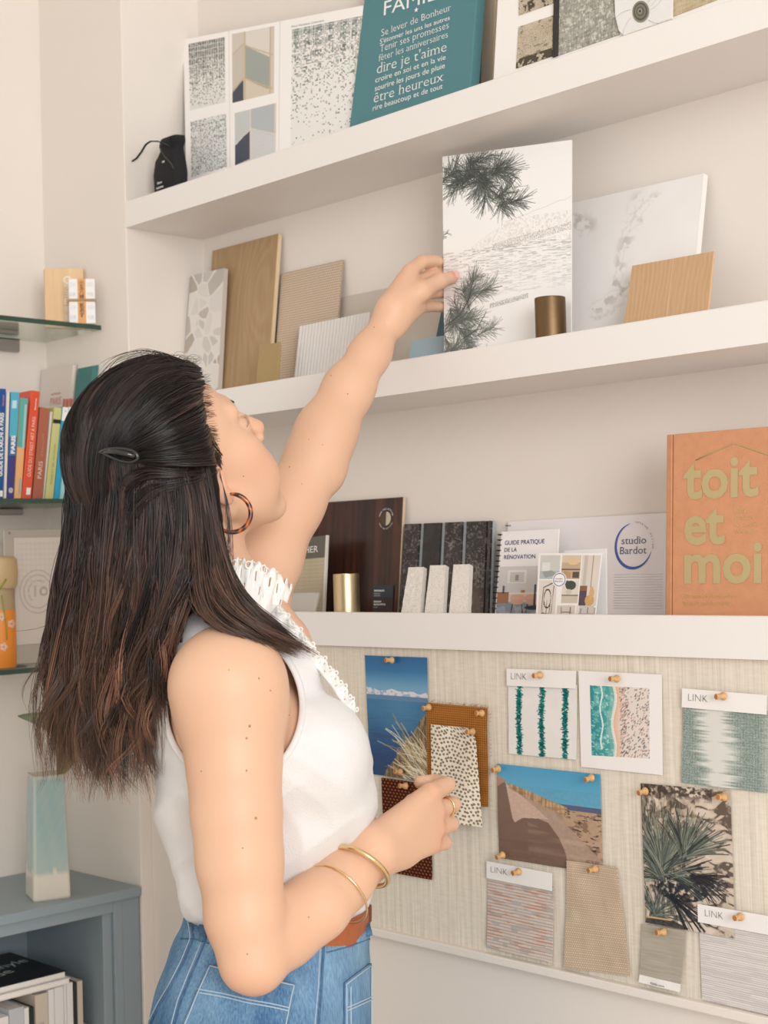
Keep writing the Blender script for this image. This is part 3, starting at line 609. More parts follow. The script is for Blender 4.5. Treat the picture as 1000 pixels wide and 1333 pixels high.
# small oak sample
Q, k, y0 = lean([(823, 346), (929, 327), (921.5, 403), (812.5, 422)], z2, ytop=.095, kfix=.42)
c = wood(150, 110, (208, 174, 136), (190, 154, 116), 12, 13, (), .12); c.mix((np.abs(c.X-.52) < .008)*.5, (230, 196, 156))
o = printed('oak_veneer_sample', Q, c, M_WD, th=.004, edge=(214, 178, 140)); tag(o, 'light oak veneer sample standing in front of the marble slab', 'sample')

# ---- shelf 3 (lowest)
z3 = ZR[2]
Q, k, y0 = lean([(372, 657.6), (524.5, 647), (517, 798.6), (366, 797)], z3, ytop=ND-.010, edge='R'); print('darkwood', k, y0)
c = wood(190, 200, (74, 42, 32), (38, 20, 17), 5, 31, (), .25); c.mix(.5*np.clip(noise(200, 190, 14, 300, 6)*1.4-.4, 0, 1), (112, 62, 44)); c.mix(.4*(noise(200, 190, 3, 200, 7) > .6), (30, 16, 14))
wb = thing('dark_wood_board', qpt(Q, .5, 1), 'glossy dark brown wood panel with a round silver badge, on the lowest shelf', 'board')
printed('veneer', Q, c, mat_attr('gloss_veneer', .28, .5), wb, th=.001, edge=(70, 40, 30)); slab('board_core', [p+A3(0, .001, 0) for p in Q], A3(0, .006, 0), mat('beige_core', (214, 190, 162), .7), wb)
pp = lambda u, v: inq(Q, (u, v))
cx, cy = pp(503, 675); W_ = np.linalg.norm(Q[1]-Q[0]); H_ = np.linalg.norm(Q[3]-Q[0]); R_ = .0105
for nm, m, a0, a1 in (('badge', mat('badge_dark', (92, 80, 72), .3, metal=.8), math.pi/2, 3*math.pi/2), ('badge', mat('badge_light', (205, 196, 180), .3, metal=.8), -math.pi/2, math.pi/2)):
    pydata(nm, [qpt(Q, cx, cy)+A3(0, -.0006, 0)]+[qpt(Q, cx+R_*math.cos(t)/W_, cy-R_*math.sin(t)/H_)+A3(0, -.0006, 0) for t in np.linspace(a0, a1, 20)], [tuple([0, i, i+1]) for i in range(1, 20)], m, wb)
def arctext(Q, s, cx, cy, R_, h, a_start, a_end, m, parent, inward=False, out=.0006):
    """a word set letter by letter round an arc (angles in degrees, clockwise from the top)"""
    W_ = np.linalg.norm(Q[1]-Q[0]); H_ = np.linalg.norm(Q[3]-Q[0]); parts = []; n = len(s); nn = np.cross(Q[1]-Q[0], Q[3]-Q[0]); nn /= np.linalg.norm(nn); nn = nn if np.dot(nn, CAM-Q[0]) > 0 else -nn
    for i, ch in enumerate(s):
        if ch == ' ': continue
        a = math.radians(a_start+(a_end-a_start)*(i+.5)/n); vs, fs = text_geo(ch, res=2)
        if not len(vs): continue
        vx = (vs[:, 0]-(vs[:, 0].min()+vs[:, 0].max())/2)/.7*h; vy = vs[:, 1]/.7*h; rt = -a if not inward else -a+math.pi
        x = R_*math.sin(a)+vx*math.cos(rt)-vy*math.sin(rt); y = R_*math.cos(a)+vx*math.sin(rt)+vy*math.cos(rt)
        s_ = (cx+x/W_)[:, None]; t_ = (cy-y/H_)[:, None]; parts.append(((Q[0]*(1-s_)+Q[1]*s_)*(1-t_)+(Q[3]*(1-s_)+Q[2]*s_)*t_+nn*out, fs))
    v_, f_2 = merge(parts); return pydata('lettering', v_, f_2, m, parent)
arctext(Q, 'NEW COLLECTION', cx, cy, .0135, .0028, -75, 75, WHT, wb); arctext(Q, 'NEW COLLECTION', cx, cy, .0165, .0022, 245, 115, WHT, wb, inward=True)
lb = [onplane(u, v, Q[0]+A3(0, -.0015, 0), (0, 1, -k)) for u, v in ((486, 762), (512.5, 762), (511, 798.6), (485, 798.6))]
slab('label_plate', lb, A3(0, .0008, 0), mat('label_brown', (52, 40, 40), .5), wb, bev=0); slab('label_band', [qpt(lb, 0, 0)+A3(0, -.0003, 0), qpt(lb, 1, 0)+A3(0, -.0003, 0), qpt(lb, 1, .42)+A3(0, -.0003, 0), qpt(lb, 0, .42)+A3(0, -.0003, 0)], A3(0, .0004, 0), mat('label_slate', (52, 58, 66), .5), wb, bev=0)
lettering(lb, [('SHINNOKI', .08, .22, .5, .06, False, .03), ('PREFINISHED', .08, .31, .3, .03, False, 0), ('ESSENTIALS', .08, .38, .32, .03, False, 0), ('SHADOW', .08, .61, .38, .06, False, .03), ('EUCALYPTUS', .08, .71, .58, .06, False, .03), ('XMX', .08, .80, .2, .03, False, 0)], WHT, wb, out=.0012)
# schumacher card
Q, k, y0 = lean([(350, 706), (426, 696.6), (421.6, 798), (343, 797.4)], z3, ytop=.10, kfix=.10)
c = Cv(110, 140, (196, 184, 158)); gx, gy = c.X*30, c.Y*40; c.mix(((gx+.5*(np.floor(gy) % 2)) % 1 < .25)*.4+((gy % 1) < .3)*.45, (160, 146, 120)); c.mix(.3*fbm(140, 110, 20, 3), (210, 198, 176)); c.rect(0, 0, 1, .285, (112, 107, 100)); c.rect(.97, 0, 1, 1, (228, 224, 216))
o = thing('fabric_book', qpt(Q, .5, 1), 'sample book with a grey header in white capitals over woven beige cloth', 'sample book'); printed('cover', Q, c, M_FB, o, th=.004, edge=(225, 220, 210))
s0, t0 = pp2 = inq(Q, (366, 724)); s1, t1 = inq(Q, (415, 713.5)); W_ = np.linalg.norm(Q[1]-Q[0])
lettering(Q, [('SCHUMACHER', inq(Q, (352, 720))[0], .205, s1-inq(Q, (352, 720))[0], .085, True, 0), ('since 1889', .48, .25, .14, .015, False, 0)], WHT, o, out=.0005)
# pale grey tile
Q, k, y0 = lean([(350, 772), (415, 771), (408, 797.4), (345, 798)], z3, ytop=.045, kfix=.35)
o = slab('grey_tile', Q, A3(0, .005, -.001), mat('pale_grey_tile', (190, 184, 176), .3), bev=.0012); tag(o, 'small pale grey tile at the left end of the lowest shelf', 'tile')
cyl('brass_cup', 450.5, 747, .0187, z3, .034, GD_, 'pale brass metal cylinder in front of the dark wood panel', 0)

# black stone mosaic: four upright strips with blue grey joints
Q, k, y0 = lean([(528.4, 682.5), (641, 678), (637, 799.7), (521, 799)], z3, ytop=ND-.012, edge='R'); print('blackstone', k, y0)
o = thing('black_mosaic_panel', qpt(Q, .5, 1), 'panel of black marble strips with blue grey joints behind three white stone bars', 'panel')
slab('joint_backing', [p+A3(0, .001, 0) for p in Q], A3(0, .006, 0), mat('joint_grey', (168, 178, 182), .8), o)
xs = [((528.4, 551), (0, .185)), ((555.4, 581), (.235, .435)), ((584.8, 608.5), (.485, .68)), ((613, 636), (.73, .95)), ((638.5, 641), (.972, 1.0))]
for i, (_, (a_, b_)) in enumerate(xs):
    c = Cv(44, 170, (38, 34, 35)); r = np.random.default_rng(i+40); c.mix(.7*(fbm(170, 44, 16, i) > .52), (58, 52, 52)); 
    if i != 1: c.mix((fbm(170, 44, 5, i+9) > .64)*.55, (150, 138, 128)); c.mix((r.random((170, 44)) < .02)*.8, (180, 170, 160))
    if i == 3:
        c.ell(.55, .95, .5, .33, (108, 92, 80), .75, soft=.5)
        for hx in range(9):
            hx_, hy_ = .5+(hx % 3-1)*.28, .50+(hx//3-1)*.07+(hx % 3)*.03; c.pl([(hx_+.12*math.cos(t), hy_+.033*math.sin(t)) for t in np.arange(7)*math.pi/3], 1, (160, 152, 146), .7)
    if i == 2:
        for _ in range(9): x_, y_ = r.random(), r.random()*.3; c.pl([(x_, y_), (x_+r.normal()*.25, y_+.05*r.random())], 1.2, (176, 166, 158), .7)
    printed('stone_strip', sub(Q, a_, .0, b_, 1.0, out=.0028), c, mat_attr('black_marble', .3, .5), o, th=.004)
for i, px in enumerate((((532, 738.6), (551.5, 738), (547, 799.5), (522, 799.5)), ((560, 736), (580, 735.6), (576.5, 800), (552.4, 800)), ((590.5, 735), (611.5, 734.4), (608.5, 800), (584.5, 800)))):
    Q, k, y0 = lean(px, z3, ytop=.055, kfix=.42)
    c = Cv(36, 90, (234, 230, 224)); c.mix(fbm(90, 36, 5, i+3)*.4, (214, 208, 200)); stipple(c, .12, (190, 180, 168), i, .6)
    rel = (fbm(90, 36, 7, i+50)-.5)*.0012*(1.5 if i == 0 else .6)
    o = printed('white_stone_bar', Q, c, M_RG, th=.0075, edge=(208, 202, 194), relief=rel)
    tag(o, ('rough white stone bar with a chipped right edge, leftmost of three before the black panel', 'smooth white stone bar, middle of the three before the black panel', 'white stone bar, rightmost of the three before the black panel')[i], 'stone sample', 'white stone bars')

# studio folder, notebook, collage cards
Q, k, y0 = lean([(661, 679), (868, 667.5), (866, 801), (656, 800)], z3, ytop=ND-.006, kfix=.10)
SF = thing('studio_folder', qpt(Q, .5, 1), 'wide white folder with a blue crescent ring logo, left of the orange book', 'folder'); WC = mat('folder_white', (236, 231, 232), .5)
slab('cover', Q, A3(0, .004, 0), WC, SF)
cx, cy = inq(Q, (824.5, 711)); W_ = np.linalg.norm(Q[1]-Q[0]); H_ = np.linalg.norm(Q[3]-Q[0])
e_ = np.linalg.norm(qpt(Q, *inq(Q, (849, 710)))-qpt(Q, cx, cy))
th_ = np.linspace(math.radians(100), math.radians(345), 60); vs, fs = [], []
for i, t in enumerate(th_):
    f = i/59; wd = .13*math.sin(math.pi*min(1, f*1.0))**.7+.008; dx, dy = math.cos(t), math.sin(t)
    for rr in (1.0, 1.0-wd): vs.append(qpt(Q, cx+e_*rr*dx/W_, cy-e_*1.02*rr*dy/H_)+A3(0, -.0005, 0))
    if i: fs.append((2*i-2, 2*i-1, 2*i+1, 2*i))
pydata('ring_logo', vs, fs, mat('logo_blue', (72, 98, 168), .6), SF)
def L2(Q, t, u0, v0, u1, hpx, sf=False, bd=0.0): s0, t0 = inq(Q, (u0, v0)); s1, _ = inq(Q, (u1, v0)); _, t2 = inq(Q, (u0, v0-hpx)); return (t, s0, t0, s1-s0, abs(t2-t0), sf, bd)
GB = mat('blue_grey_ink', (92, 100, 124), .6)
lettering(Q, [L2(Q, 'studio', 809.5, 708.5, 841.5, 9.5, True), L2(Q, 'Bardot', 807.5, 721.5, 842, 9.5, True)], GB, SF, out=.0005)
arctext(Q, 'INTERIOR', cx, cy, e_*1.02, .0024, 2, 48, GRY, SF); arctext(Q, 'DESIGN', cx, cy, e_*1.02, .0024, 58, 98, GRY, SF)
for i in range(14): p0, p1 = qpt(Q, .70, .60+i*.026), qpt(Q, .985, .60+i*.026); tube('emboss_line', [p0+A3(0, -.0001, 0), p1+A3(0, -.0001, 0)], .00035, WC, SF, n=4)
tube('wire_ring', [qpt(Q, .02, .045)+A3(.004*math.cos(t)-.003, -.004*math.sin(t)-.001, 0) for t in np.linspace(0, 6.0, 12)], .0006, mat('black_wire', (40, 38, 40), .4), SF, n=6)
Q, k, y0 = lean([(653, 692.4), (727, 688.5), (722, 800), (644.4, 800.4)], z3, ytop=.128, kfix=.14)
NB = thing('spiral_notebook', qpt(Q, .5, 1), 'spiral bound white guide with a navy title and a dining room photo', 'notebook')
c = Cv(120, 160, (240, 237, 238)); y0_ = inq(Q, (700, 737))[1]
b_ = Cv(90, 90, (214, 210, 208)); b_.rect(0, .75, 1, 1, (160, 170, 180)); b_.mix((fbm(90, 90, 8, 2) > .5)*(b_.Y > .78)*.6, (120, 136, 152)); b_.rect(.16, .08, .5, .36, (232, 230, 228)); b_.rect(.2, .12, .46, .33, (205, 200, 196)); b_.rect(.3, .18, .36, .3, (150, 150, 150)); b_.rect(.68, .1, .95, .75, (198, 196, 196)); b_.rect(.72, .14, .91, .74, (220, 218, 218)); b_.rect(0, .54, .2, .78, (170, 120, 88)); b_.rect(.0, .54, .2, .57, (120, 84, 60))
for xx in (.36, .62): b_.ell(xx, .68, .13, .12, (222, 178, 156)); b_.rect(xx-.1, .7, xx+.1, .8, (214, 168, 146)); b_.line(xx-.08, .8, xx-.1, .98, 1.5, (60, 56, 56)); b_.line(xx+.08, .8, xx+.1, .98, 1.5, (60, 56, 56))
b_.rect(.2, .55, .95, .585, (228, 222, 216)); b_.line(.66, .58, .66, .86, 3, (48, 56, 70)); b_.ell(.66, .87, .17, .045, (48, 56, 70)); b_.rect(.8, .6, 1, .74, (206, 160, 140)); b_.line(.1, .42, .1, .56, 3, (60, 70, 92)); b_.line(.66, .4, .66, .55, 3, (60, 70, 92)); b_.ell(.45, .53, .04, .03, (190, 120, 80))
c.paste(b_, .02, y0_, .99, .985)
printed('cover', Q, c, M_GL, NB, th=.003, edge=(240, 238, 236))
lettering(Q, [L2(Q, 'GUIDE PRATIQUE', 657.5, 709.5, 709, 5.6, False, .006), L2(Q, 'DE LA', 657, 718.5, 673, 5.2, False, .006), L2(Q, 'RÉNOVATION', 656.5, 728, 697, 5.2, False, .006)], NAVY, NB, out=.0005)
bw = mat('black_wire', (40, 38, 40), .4)
for i in range(15):
    p = qpt(Q, 0.0, .035+i*.064); tube('wire_ring', [p+A3(.0042*math.cos(t)-.0022, -.0032*math.sin(t)+.001, .0006*math.sin(t)) for t in np.linspace(0, 6.1, 12)], .0007, bw, NB, n=6)
# white card behind the collage, then the collage
Q, k, y0 = lean([(735, 717), (789.6, 714), (790, 800), (733, 800)], z3, ytop=.075, kfix=.12)
o = slab('white_card', Q, A3(0, .0012, 0), mat('white_card2', (238, 236, 235), .5), bev=.0003); tag(o, 'plain white card showing behind the right edge of the photo collage card', 'card')
Q, k, y0 = lean([(701.5, 720), (783.6, 720), (775, 801.6), (697.7, 800.4)], z3, ytop=.052, kfix=.18)
CC = thing('collage_card', qpt(Q, .5, 1), 'white card with a grid of small interior photos and a round logo', 'card')
c = Cv(170, 170, (240, 237, 234)); r = np.random.default_rng(8)
def room(x0, y0, x1, y1, base, items):
    b_ = Cv(60, 60, base); b_.mix(.25*fbm(60, 60, 15, int(x0*99)), (190, 178, 164))
    for it in items: getattr(b_, it[0])(*it[1:])
    c.paste(b_, x0, y0, x1, y1)
room(.04, .04, .36, .40, (205, 208, 204), [('rect', 0, .65, 1, 1, (176, 190, 188)), ('rect', .1, .3, .5, .65, (222, 224, 222)), ('poly', [(.1, .7), (.6, .62), (.9, .8), (.3, .95)], (150, 160, 156))])
room(.39, .04, .69, .40, (196, 172, 144), [('rect', 0, 0, 1, .3, (214, 196, 172)), ('rect', 0, .55, 1, .62, (120, 100, 84)), ('poly', [(.1, .65), (.5, .7), (.5, .95), (.1, .95)], (190, 150, 110)), ('rect', .6, .68, .95, .95, (92, 80, 72)), ('ell', .6, .3, .25, .1, (226, 196, 150))])
room(.71, .04, .99, .99, (222, 214, 206), [('rect', .12, 0, .3, .6, (196, 190, 182)), ('line', .6, 0, .6, .6, 3, (170, 150, 128)), ('rect', 0, .48, .4, .56, (140, 96, 74)), ('rect', 0, .56, .42, .80, (88, 74, 92)), ('ell', .6, .72, .26, .09, (206, 164, 104)), ('ell', .68, .6, .14, .1, (214, 176, 122)), ('rect', .0, .8, 1, .84, (240, 237, 234)), ('rect', 0, .84, 1, 1, (180, 172, 166))])
room(.04, .42, .33, .98, (226, 218, 210), [('line', .25, .2, .85, .05, 1.6, (60, 54, 54)), ('line', .25, .2, .2, .9, 1.6, (60, 54, 54)), ('line', .85, .05, .75, .93, 1.6, (60, 54, 54)), ('line', .2, .9, .75, .93, 1.6, (60, 54, 54)), ('ring', .5, .5, .2, .25, .1, (60, 54, 54)), ('line', .3, .55, .28, .9, 1.4, (60, 54, 54)), ('line', .69, .5, .64, .9, 1.4, (60, 54, 54)), ('line', .48, .55, .46, .9, 1.4, (60, 54, 54))])
room(.42, .42, .69, .77, (228, 222, 212), [('ell', .5, .22, .32, .2, (70, 80, 74)), ('ell', .3, .12, .2, .1, (70, 80, 74)), ('ell', .4, .5, .18, .12, (206, 196, 186)), ('rect', 0, .62, 1, .68, (150, 134, 116)), ('rect', 0, .68, 1, 1, (205, 194, 176))])
room(.36, .80, .66, .99, (214, 206, 196), [('rect', .2, .1, .25, 1, (120, 110, 104)), ('rect', .25, .5, .8, .56, (150, 130, 110)), ('rect', .7, .1, .75, 1, (120, 110, 104))])
room(.69, .80, .97, .99, (206, 200, 196), [('rect', .2, .2, .25, 1, (110, 104, 104)), ('rect', .6, .1, .65, 1, (110, 104, 104)), ('rect', 0, .6, 1, .7, (170, 160, 154))])
c.rect(.70, .80, .72, 1, (240, 237, 234))
c.ell(.365, .41, .115, .115, (244, 242, 240)); c.ring(.365, .41, .095, .095, .07, (92, 112, 176))
printed('cover', Q, c, M_GL, CC, th=.0015, edge=(240, 238, 236))
lettering(Q, [('studio', .30, .405, .12, .022, True, 0), ('Bardot', .30, .445, .13, .022, True, 0)], GB, CC, out=.0005)
for (a0, b0, a1, b1) in (): pass

# orange book
Q, k, y0 = lean([(867.3, 566), (1052, 551), (1052, 802), (865.8, 801.8)], z3, ytop=.09, yb=.045, kfix=.045)
OR = mat('orange_cloth', (205, 146, 108), .8, bump=.3, bscale=700, var=.05, vscale=90)
OB = thing('orange_book', qpt(Q, .5, 1), 'large orange cloth bound book with big gold lettering on the lowest shelf', 'book')
s0 = inq(Q, (875, 700))[0]
cov = slab('cover', [qpt(Q, s0+.004, 0), Q[1], Q[2], qpt(Q, s0+.004, 1)], A3(0, .003, 0), OR, OB, bev=.0008)
slab('spine', [Q[0]+A3(0, .0012, 0), qpt(Q, s0-.002, 0)+A3(0, -.0006, 0), qpt(Q, s0-.002, 1)+A3(0, -.0006, 0), Q[3]+A3(0, .0012, 0)], A3(0, .026, 0), OR, OB, bev=.0012)
slab('page_block', [qpt(Q, s0, .015)+A3(0, .003, 0), qpt(Q, .985, .015)+A3(0, .003, 0), qpt(Q, .985, .985)+A3(0, .003, 0), qpt(Q, s0, .985)+A3(0, .003, 0)], A3(0, .021, 0), PAPER, OB)
slab('back_cover', [qpt(Q, s0, 0)+A3(0, .0245, 0), Q[1]+A3(0, .0245, 0), Q[2]+A3(0, .0245, 0), qpt(Q, s0, 1)+A3(0, .0245, 0)], A3(0, .003, 0), OR, OB)
GO = mat('gold_foil', (198, 182, 136), .42, metal=.35)
r3 = lambda x, y: (780+x/4.545, 540+y/4.545)
def L3(t, x0, x1, yb, hc, bd=0.0): (u0, v0), (u1, _) = r3(x0, yb), r3(x1, yb); return L2(Q, t, u0, v0, u1, hc/4.545, False, bd)
lettering(Q, [L3('toit', 500, 945, 494, 236, .026), L3('et', 505, 745, 762, 236, .026), L3('moi', 505, 965, 990, 236, .026)], GO, OB, out=.0006)
lettering(Q, [L3('Lilly', 808, 875, 580, 26), L3('Besson', 808, 915, 620, 24), L3('& Caroline', 808, 955, 662, 24), L3('Wietzel', 808, 915, 703, 24), L3("Petit manuel de l'architecture", 500, 800, 1085, 30), L3('intérieure pour les couples', 500, 785, 1125, 30)], mat('gold_foil2', (226, 192, 128), .4, metal=.4), OB, out=.0006)
a_ = [qpt(Q, *inq(Q, r3(*p)))+A3(0, -.0004, 0) for p in ((575, 268), (690, 215), (800, 168), (880, 195), (1000, 235), (1110, 275))]; tube('roof_line', a_, .0007, GO, OB, n=6)
# ================================================================== pin board samples
YP = YB-.0012
PQ = lambda *px: [ony(u, v, YP) for u, v in px]
def crumple(h, w_, amp, seed, s=.5): return (fbm(h, w_, w_*s, seed, sy=h*s, oct=3)-.5)*amp
def sheet(name, px, cv, m, label, cat, th=.0004, amp=.002, lift=.0015, seed=1, curl=0.0, parent=None, edge=None, zig=0):
    Q = PQ(*px); a = cv.a if isinstance(cv, Cv) else cv; h, w_ = a.shape[:2]; pos = bil(Q, h, w_)
    rel = np.clip(lift+crumple(h, w_, amp, seed), .0003, None); t = np.linspace(0, 1, h)[:, None]; rel = rel+curl*t**3
    if zig:
        tri = lambda n, p: np.abs((np.arange(n)/p) % 1-.5)*2
        dx = (pos[0, 1]-pos[0, 0]); dz = (pos[1, 0]-pos[0, 0])
        zl = tri(h, zig)[:, None]; zt = tri(w_, zig)[:, None]
        pos[:, 0] += dx*1.8*zl; pos[:, -1] -= dx*1.8*zl; pos[0, :] += dz*1.8*zt; pos[-1, :] -= dz*1.8*zt
    pos[..., 1] -= rel
    o = grid_mesh(name, pos, a, m, parent, back=A3(0, th, 0), edge=edge)
    if parent is None: tag(o, label, cat)
    return o, Q
def rng(s): return np.random.default_rng(s)
# blue lake photo
c = Cv(130, 240, (60, 130, 175)); c.mix(1-np.clip(c.Y/.28, 0, 1), (22, 96, 150)); c.mix(np.clip((c.Y-.12)/.14, 0, 1)*(c.Y < .37), (112, 160, 196))
mt = .29+.03*noise(240, 130, 14, 999, 3)-.03*noise(240, 130, 40, 999, 5); cl = (c.Y > mt)*(c.Y < .335); c.mix(cl*(.35+.65*(fbm(240, 130, 7, 4) > .46)), (214, 210, 214)); c.mix((c.Y > .325)*(c.Y < .365)*.9, (86, 122, 160))
wa = c.Y > .362; c.mix(wa, (46, 112, 156)); c.mix(wa*np.clip((c.Y-.45)/.4, 0, 1), (8, 58, 108)); c.mix(wa*(noise(240, 130, 22, 2, 8) > .6)*.25*np.clip((c.Y-.36)/.3, 0, 1), (0, 40, 80)); c.mix(wa*np.exp(-((c.X-.55)/.3)**2)*(c.Y < .6)*.3, (96, 150, 186))
g = ((c.Y > 1.16-c.X*.75+.03*noise(240, 130, 6, 999, 2)))*(c.X > .18); c.mix(g*.9, (110, 88, 58)); c.mix(g*(noise(240, 130, 2, 14, 3) > .5)*.7, (160, 140, 106)); c.mix(g*(noise(240, 130, 2, 9, 13) > .62)*.6, (66, 50, 32))
r = rng(4)
for i in range(130):
    x_, y_ = .65+r.random()*.5, 1.06-r.random()*.3; a_ = 1.9+r.random()*.9; l_ = .12+.4*r.random()**2; bend = .35*r.random(); p = [(x_, y_)]
    for j in range(6): p.append((p[-1][0]+math.cos(a_)*l_/5, p[-1][1]-math.sin(a_)*l_/5*.62)); a_ += bend/3
    c.pl(p, 1+1.2*r.random(), [(214, 204, 176), (186, 170, 132), (150, 130, 92), (228, 222, 204)][int(r.random()*4)], .9)
sheet('lake_photo', ((476, 853), (557, 856), (559, 1018.5), (483, 1007)), c, M_GL, 'blue photo of a lake with distant mountains and dry grass, pinned beside the blouse', 'photo', amp=.001)
# brown coarse fabric
def weave(w_, h, base, dark, nx, ny, k=.5, seed=0, tw=0.0, light=None):
    c = Cv(w_, h, base); gy = c.Y*ny; gx = c.X*nx+.5*(np.floor(gy) % 2)+tw*gy; d = np.maximum(np.abs(gx % 1-.5), np.abs(gy % 1-.5)); c.mix(np.clip((d-(.5-k*.35))*9, 0, 1), dark)
    if light is not None: c.mix(np.clip((.28-np.hypot(gx % 1-.5, (gy % 1-.4)))*5, 0, 1)*(.4+.6*noise(h, w_, 5, 5, seed)), light)
    c.mix(.3*fbm(h, w_, 30, seed), dark); return c
c = weave(90, 150, (132, 72, 42), (62, 28, 20), 14, 30, .8, 3, light=(196, 140, 92))
sheet('brown_fabric', ((499, 1012), (562, 1021), (563.6, 1145), (503, 1134)), c, M_FB, 'dark brown coarse woven fabric swatch behind the lowered fist', 'fabric swatch', th=.0015, amp=.004, lift=.003, seed=5)
# ochre fabric
c = weave(100, 170, (194, 134, 66), (136, 84, 36), 30, 44, .7, 4, tw=.5, light=(216, 156, 84))
oc, _ = sheet('ochre_fabric', ((558, 914.4), (636.8, 921), (638, 1050), (560, 1041)), c, M_FB, 'ochre brown woven fabric swatch with a frayed top edge', 'fabric swatch', th=.0012, amp=.003, lift=.005, seed=8)
fr = []; r = rng(9)
for i in range(70):
    if i < 45: u = 559+78*r.random(); v = 914.6+6.5*(u-559)/78; du, dv = r.normal()*3, -1-3*r.random()
    else: v = 921+130*r.random(); u = 637+(v-921)/130; du, dv = 1+2.2*r.random(), r.normal()*1.5
    fr.append(tube_data([ony(u, v, YP-.006), ony(u+du*.5, v+dv*.6, YP-.0065), ony(u+du, v+dv, YP-.006)], .0002, 3))
vs, fs = merge(fr); f_ = pydata('fringe', vs, fs, mat('ochre_thread', (178, 120, 60), .9), oc); f_['kind'] = 'stuff'
# dotted fabric: freeform, lifts off the board towards the hand
h, w_ = 170, 90; r = rng(2); rowsL = lambda t: (560+0*t, 943+125*t); pos = np.zeros((h, w_, 3)); colr = Cv(w_, h, (236, 228, 212))
for j in range(h):
    t = j/(h-1); uL, vL = 560.5+1*math.sin(t*3), 943+125*t
    if t < .12: uR = 606+14*math.sqrt(t/.12)-1
    else: uR = 619+8.5*(t-.12)/.88
    vR = 947+130*t if t > .0 else 947
    for i in range(w_):
        s = i/(w_-1); u = uL*(1-s)+uR*s; v = vL*(1-s)+vR*s; lift_ = .0085+.010*t*t+.006*math.sin(s*2.6)*t+.0015*math.sin(s*7+t*5)
        pos[j, i] = ony(u, v, YP-lift_)
ny, nx = 25, 13
for j in range(ny):
    for i in range(nx+1):
        x_, y_ = (i+.5*(j % 2)+r.normal()*.13)/nx, (j+.5+r.normal()*.13)/ny+.012*math.sin(i*.9); colr.ell(x_, y_, .026, .0125, (112, 96, 78), .9)
colr.mix(.2*fbm(h, w_, 24, 3), (206, 190, 164))
o = grid_mesh('dotted_fabric', pos, colr.a, M_FB, back=A3(0, .0008, 0)); tag(o, 'cream fabric swatch with brown dots, partly behind the lowered fist', 'fabric swatch')
# LINK teal stripes
def linkcard(name, px, cv, label, t_head, tx, seed=1, head=(236, 232, 230), m=None, amp=.002, curl=0.0):
    """white header card with the fabric hanging from it"""
    Q = PQ(*px); tg = thing(name, ony(px[3][0], px[3][1], YP), label, 'fabric swatch')
    sheet('fabric', [tuple(px[0][i]*(1-t_head*.8)+px[3][i]*t_head*.8 for i in (0, 1)), tuple(px[1][i]*(1-t_head*.8)+px[2][i]*t_head*.8 for i in (0, 1)), px[2], px[3]], cv, m or M_FB, '', '', th=.001, amp=amp, lift=.002, seed=seed, parent=tg, curl=curl)
    hq = PQ(px[0], px[1], tuple(px[1][i]*(1-t_head)+px[2][i]*t_head for i in (0, 1)), tuple(px[0][i]*(1-t_head)+px[3][i]*t_head for i in (0, 1))); hq = [p+A3(0, -.0045, 0) for p in hq]
    slab('header_card', hq, A3(0, .0006, 0), mat('header_white', (238, 235, 233), .5), tg, bev=0)
    lettering(hq, [('LINK', tx[0], tx[1], tx[2], tx[3], False, -.018)], GRY, tg, out=.0004); return tg
c = Cv(110, 150, (232, 228, 225)); r = rng(6); c.mix(.25*fbm(150, 110, 30, 2), (216, 210, 206))
for X_ in (.165, .5, .835):
    for i in range(420): y_ = r.random(); x_ = X_+r.normal()*.014+.006*math.sin(y_*9); c.line(x_-.03*r.random(), y_, x_+.03*r.random(), y_+r.normal()*.02, 1.3, [(16, 104, 100), (8, 74, 76), (38, 132, 124)][int(r.random()*3)])
linkcard('striped_swatch', ((662.5, 870), (752.5, 873), (751, 988.8), (663.8, 980.8)), c, 'white fabric swatch with three teal stitched stripes, pinned under the shelf', .20, (.07, .62, .23, .40), 3)
# beach card
Q = PQ((754.5, 873), (862.5, 878), (863.8, 1008.8), (758, 998)); tg = thing('beach_photo_card', qpt(Q, .5, 1), 'white bordered photo of a beach seen from above with turquoise sea', 'photo')
slab('mount', [p+A3(0, -.002, 0) for p in Q], A3(0, .0006, 0), mat('mount_white', (238, 235, 234), .45), tg, bev=0)
c = Cv(120, 150, (226, 214, 206)); r = rng(12); sh = .42+.03*np.sin(c.Y*9)-.02*c.Y
c.mix(np.clip(1-(c.X-sh)/.14, 0, 1), (224, 178, 146)); sea = c.X < sh; c.mix(sea, (70, 160, 160)); c.mix(sea*np.clip(1-c.X/.3, 0, 1)*.7, (20, 128, 138)); c.mix(sea*(fbm(150, 120, 12, 3) > .55)*.5, (150, 204, 196)); c.mix((np.abs(c.X-sh+.01) < .022), (240, 238, 232)); c.mix((np.abs(c.X-.19-.02*np.sin(c.Y*14)) < .012)*(c.Y < .9), (224, 236, 232)); c.mix(sea*(fbm(150, 120, 5, 8) > .66)*.6, (225, 238, 234)); c.mix(sea*(c.X > sh-.1)*.4, (170, 196, 188))
for i in range(330):
    x_, y_ = .5+.5*r.random(), r.random(); c.line(x_, y_, x_+.012, y_-.014, 1.5, [(86, 84, 86), (140, 120, 110), (60, 80, 90), (176, 130, 116)][int(r.random()*4)], .9)
for i in range(60): x_, y_ = .5+.1*r.random(), r.random()*.8; c.line(x_, y_, x_+.04, y_-.03, 1, (150, 96, 76), .6)
printed('photo', [p+A3(0, -.0022, 0) for p in PQ((769.5, 892), (847, 895.8), (847.5, 987.5), (772, 983))], c, M_GL, tg, th=.0003)
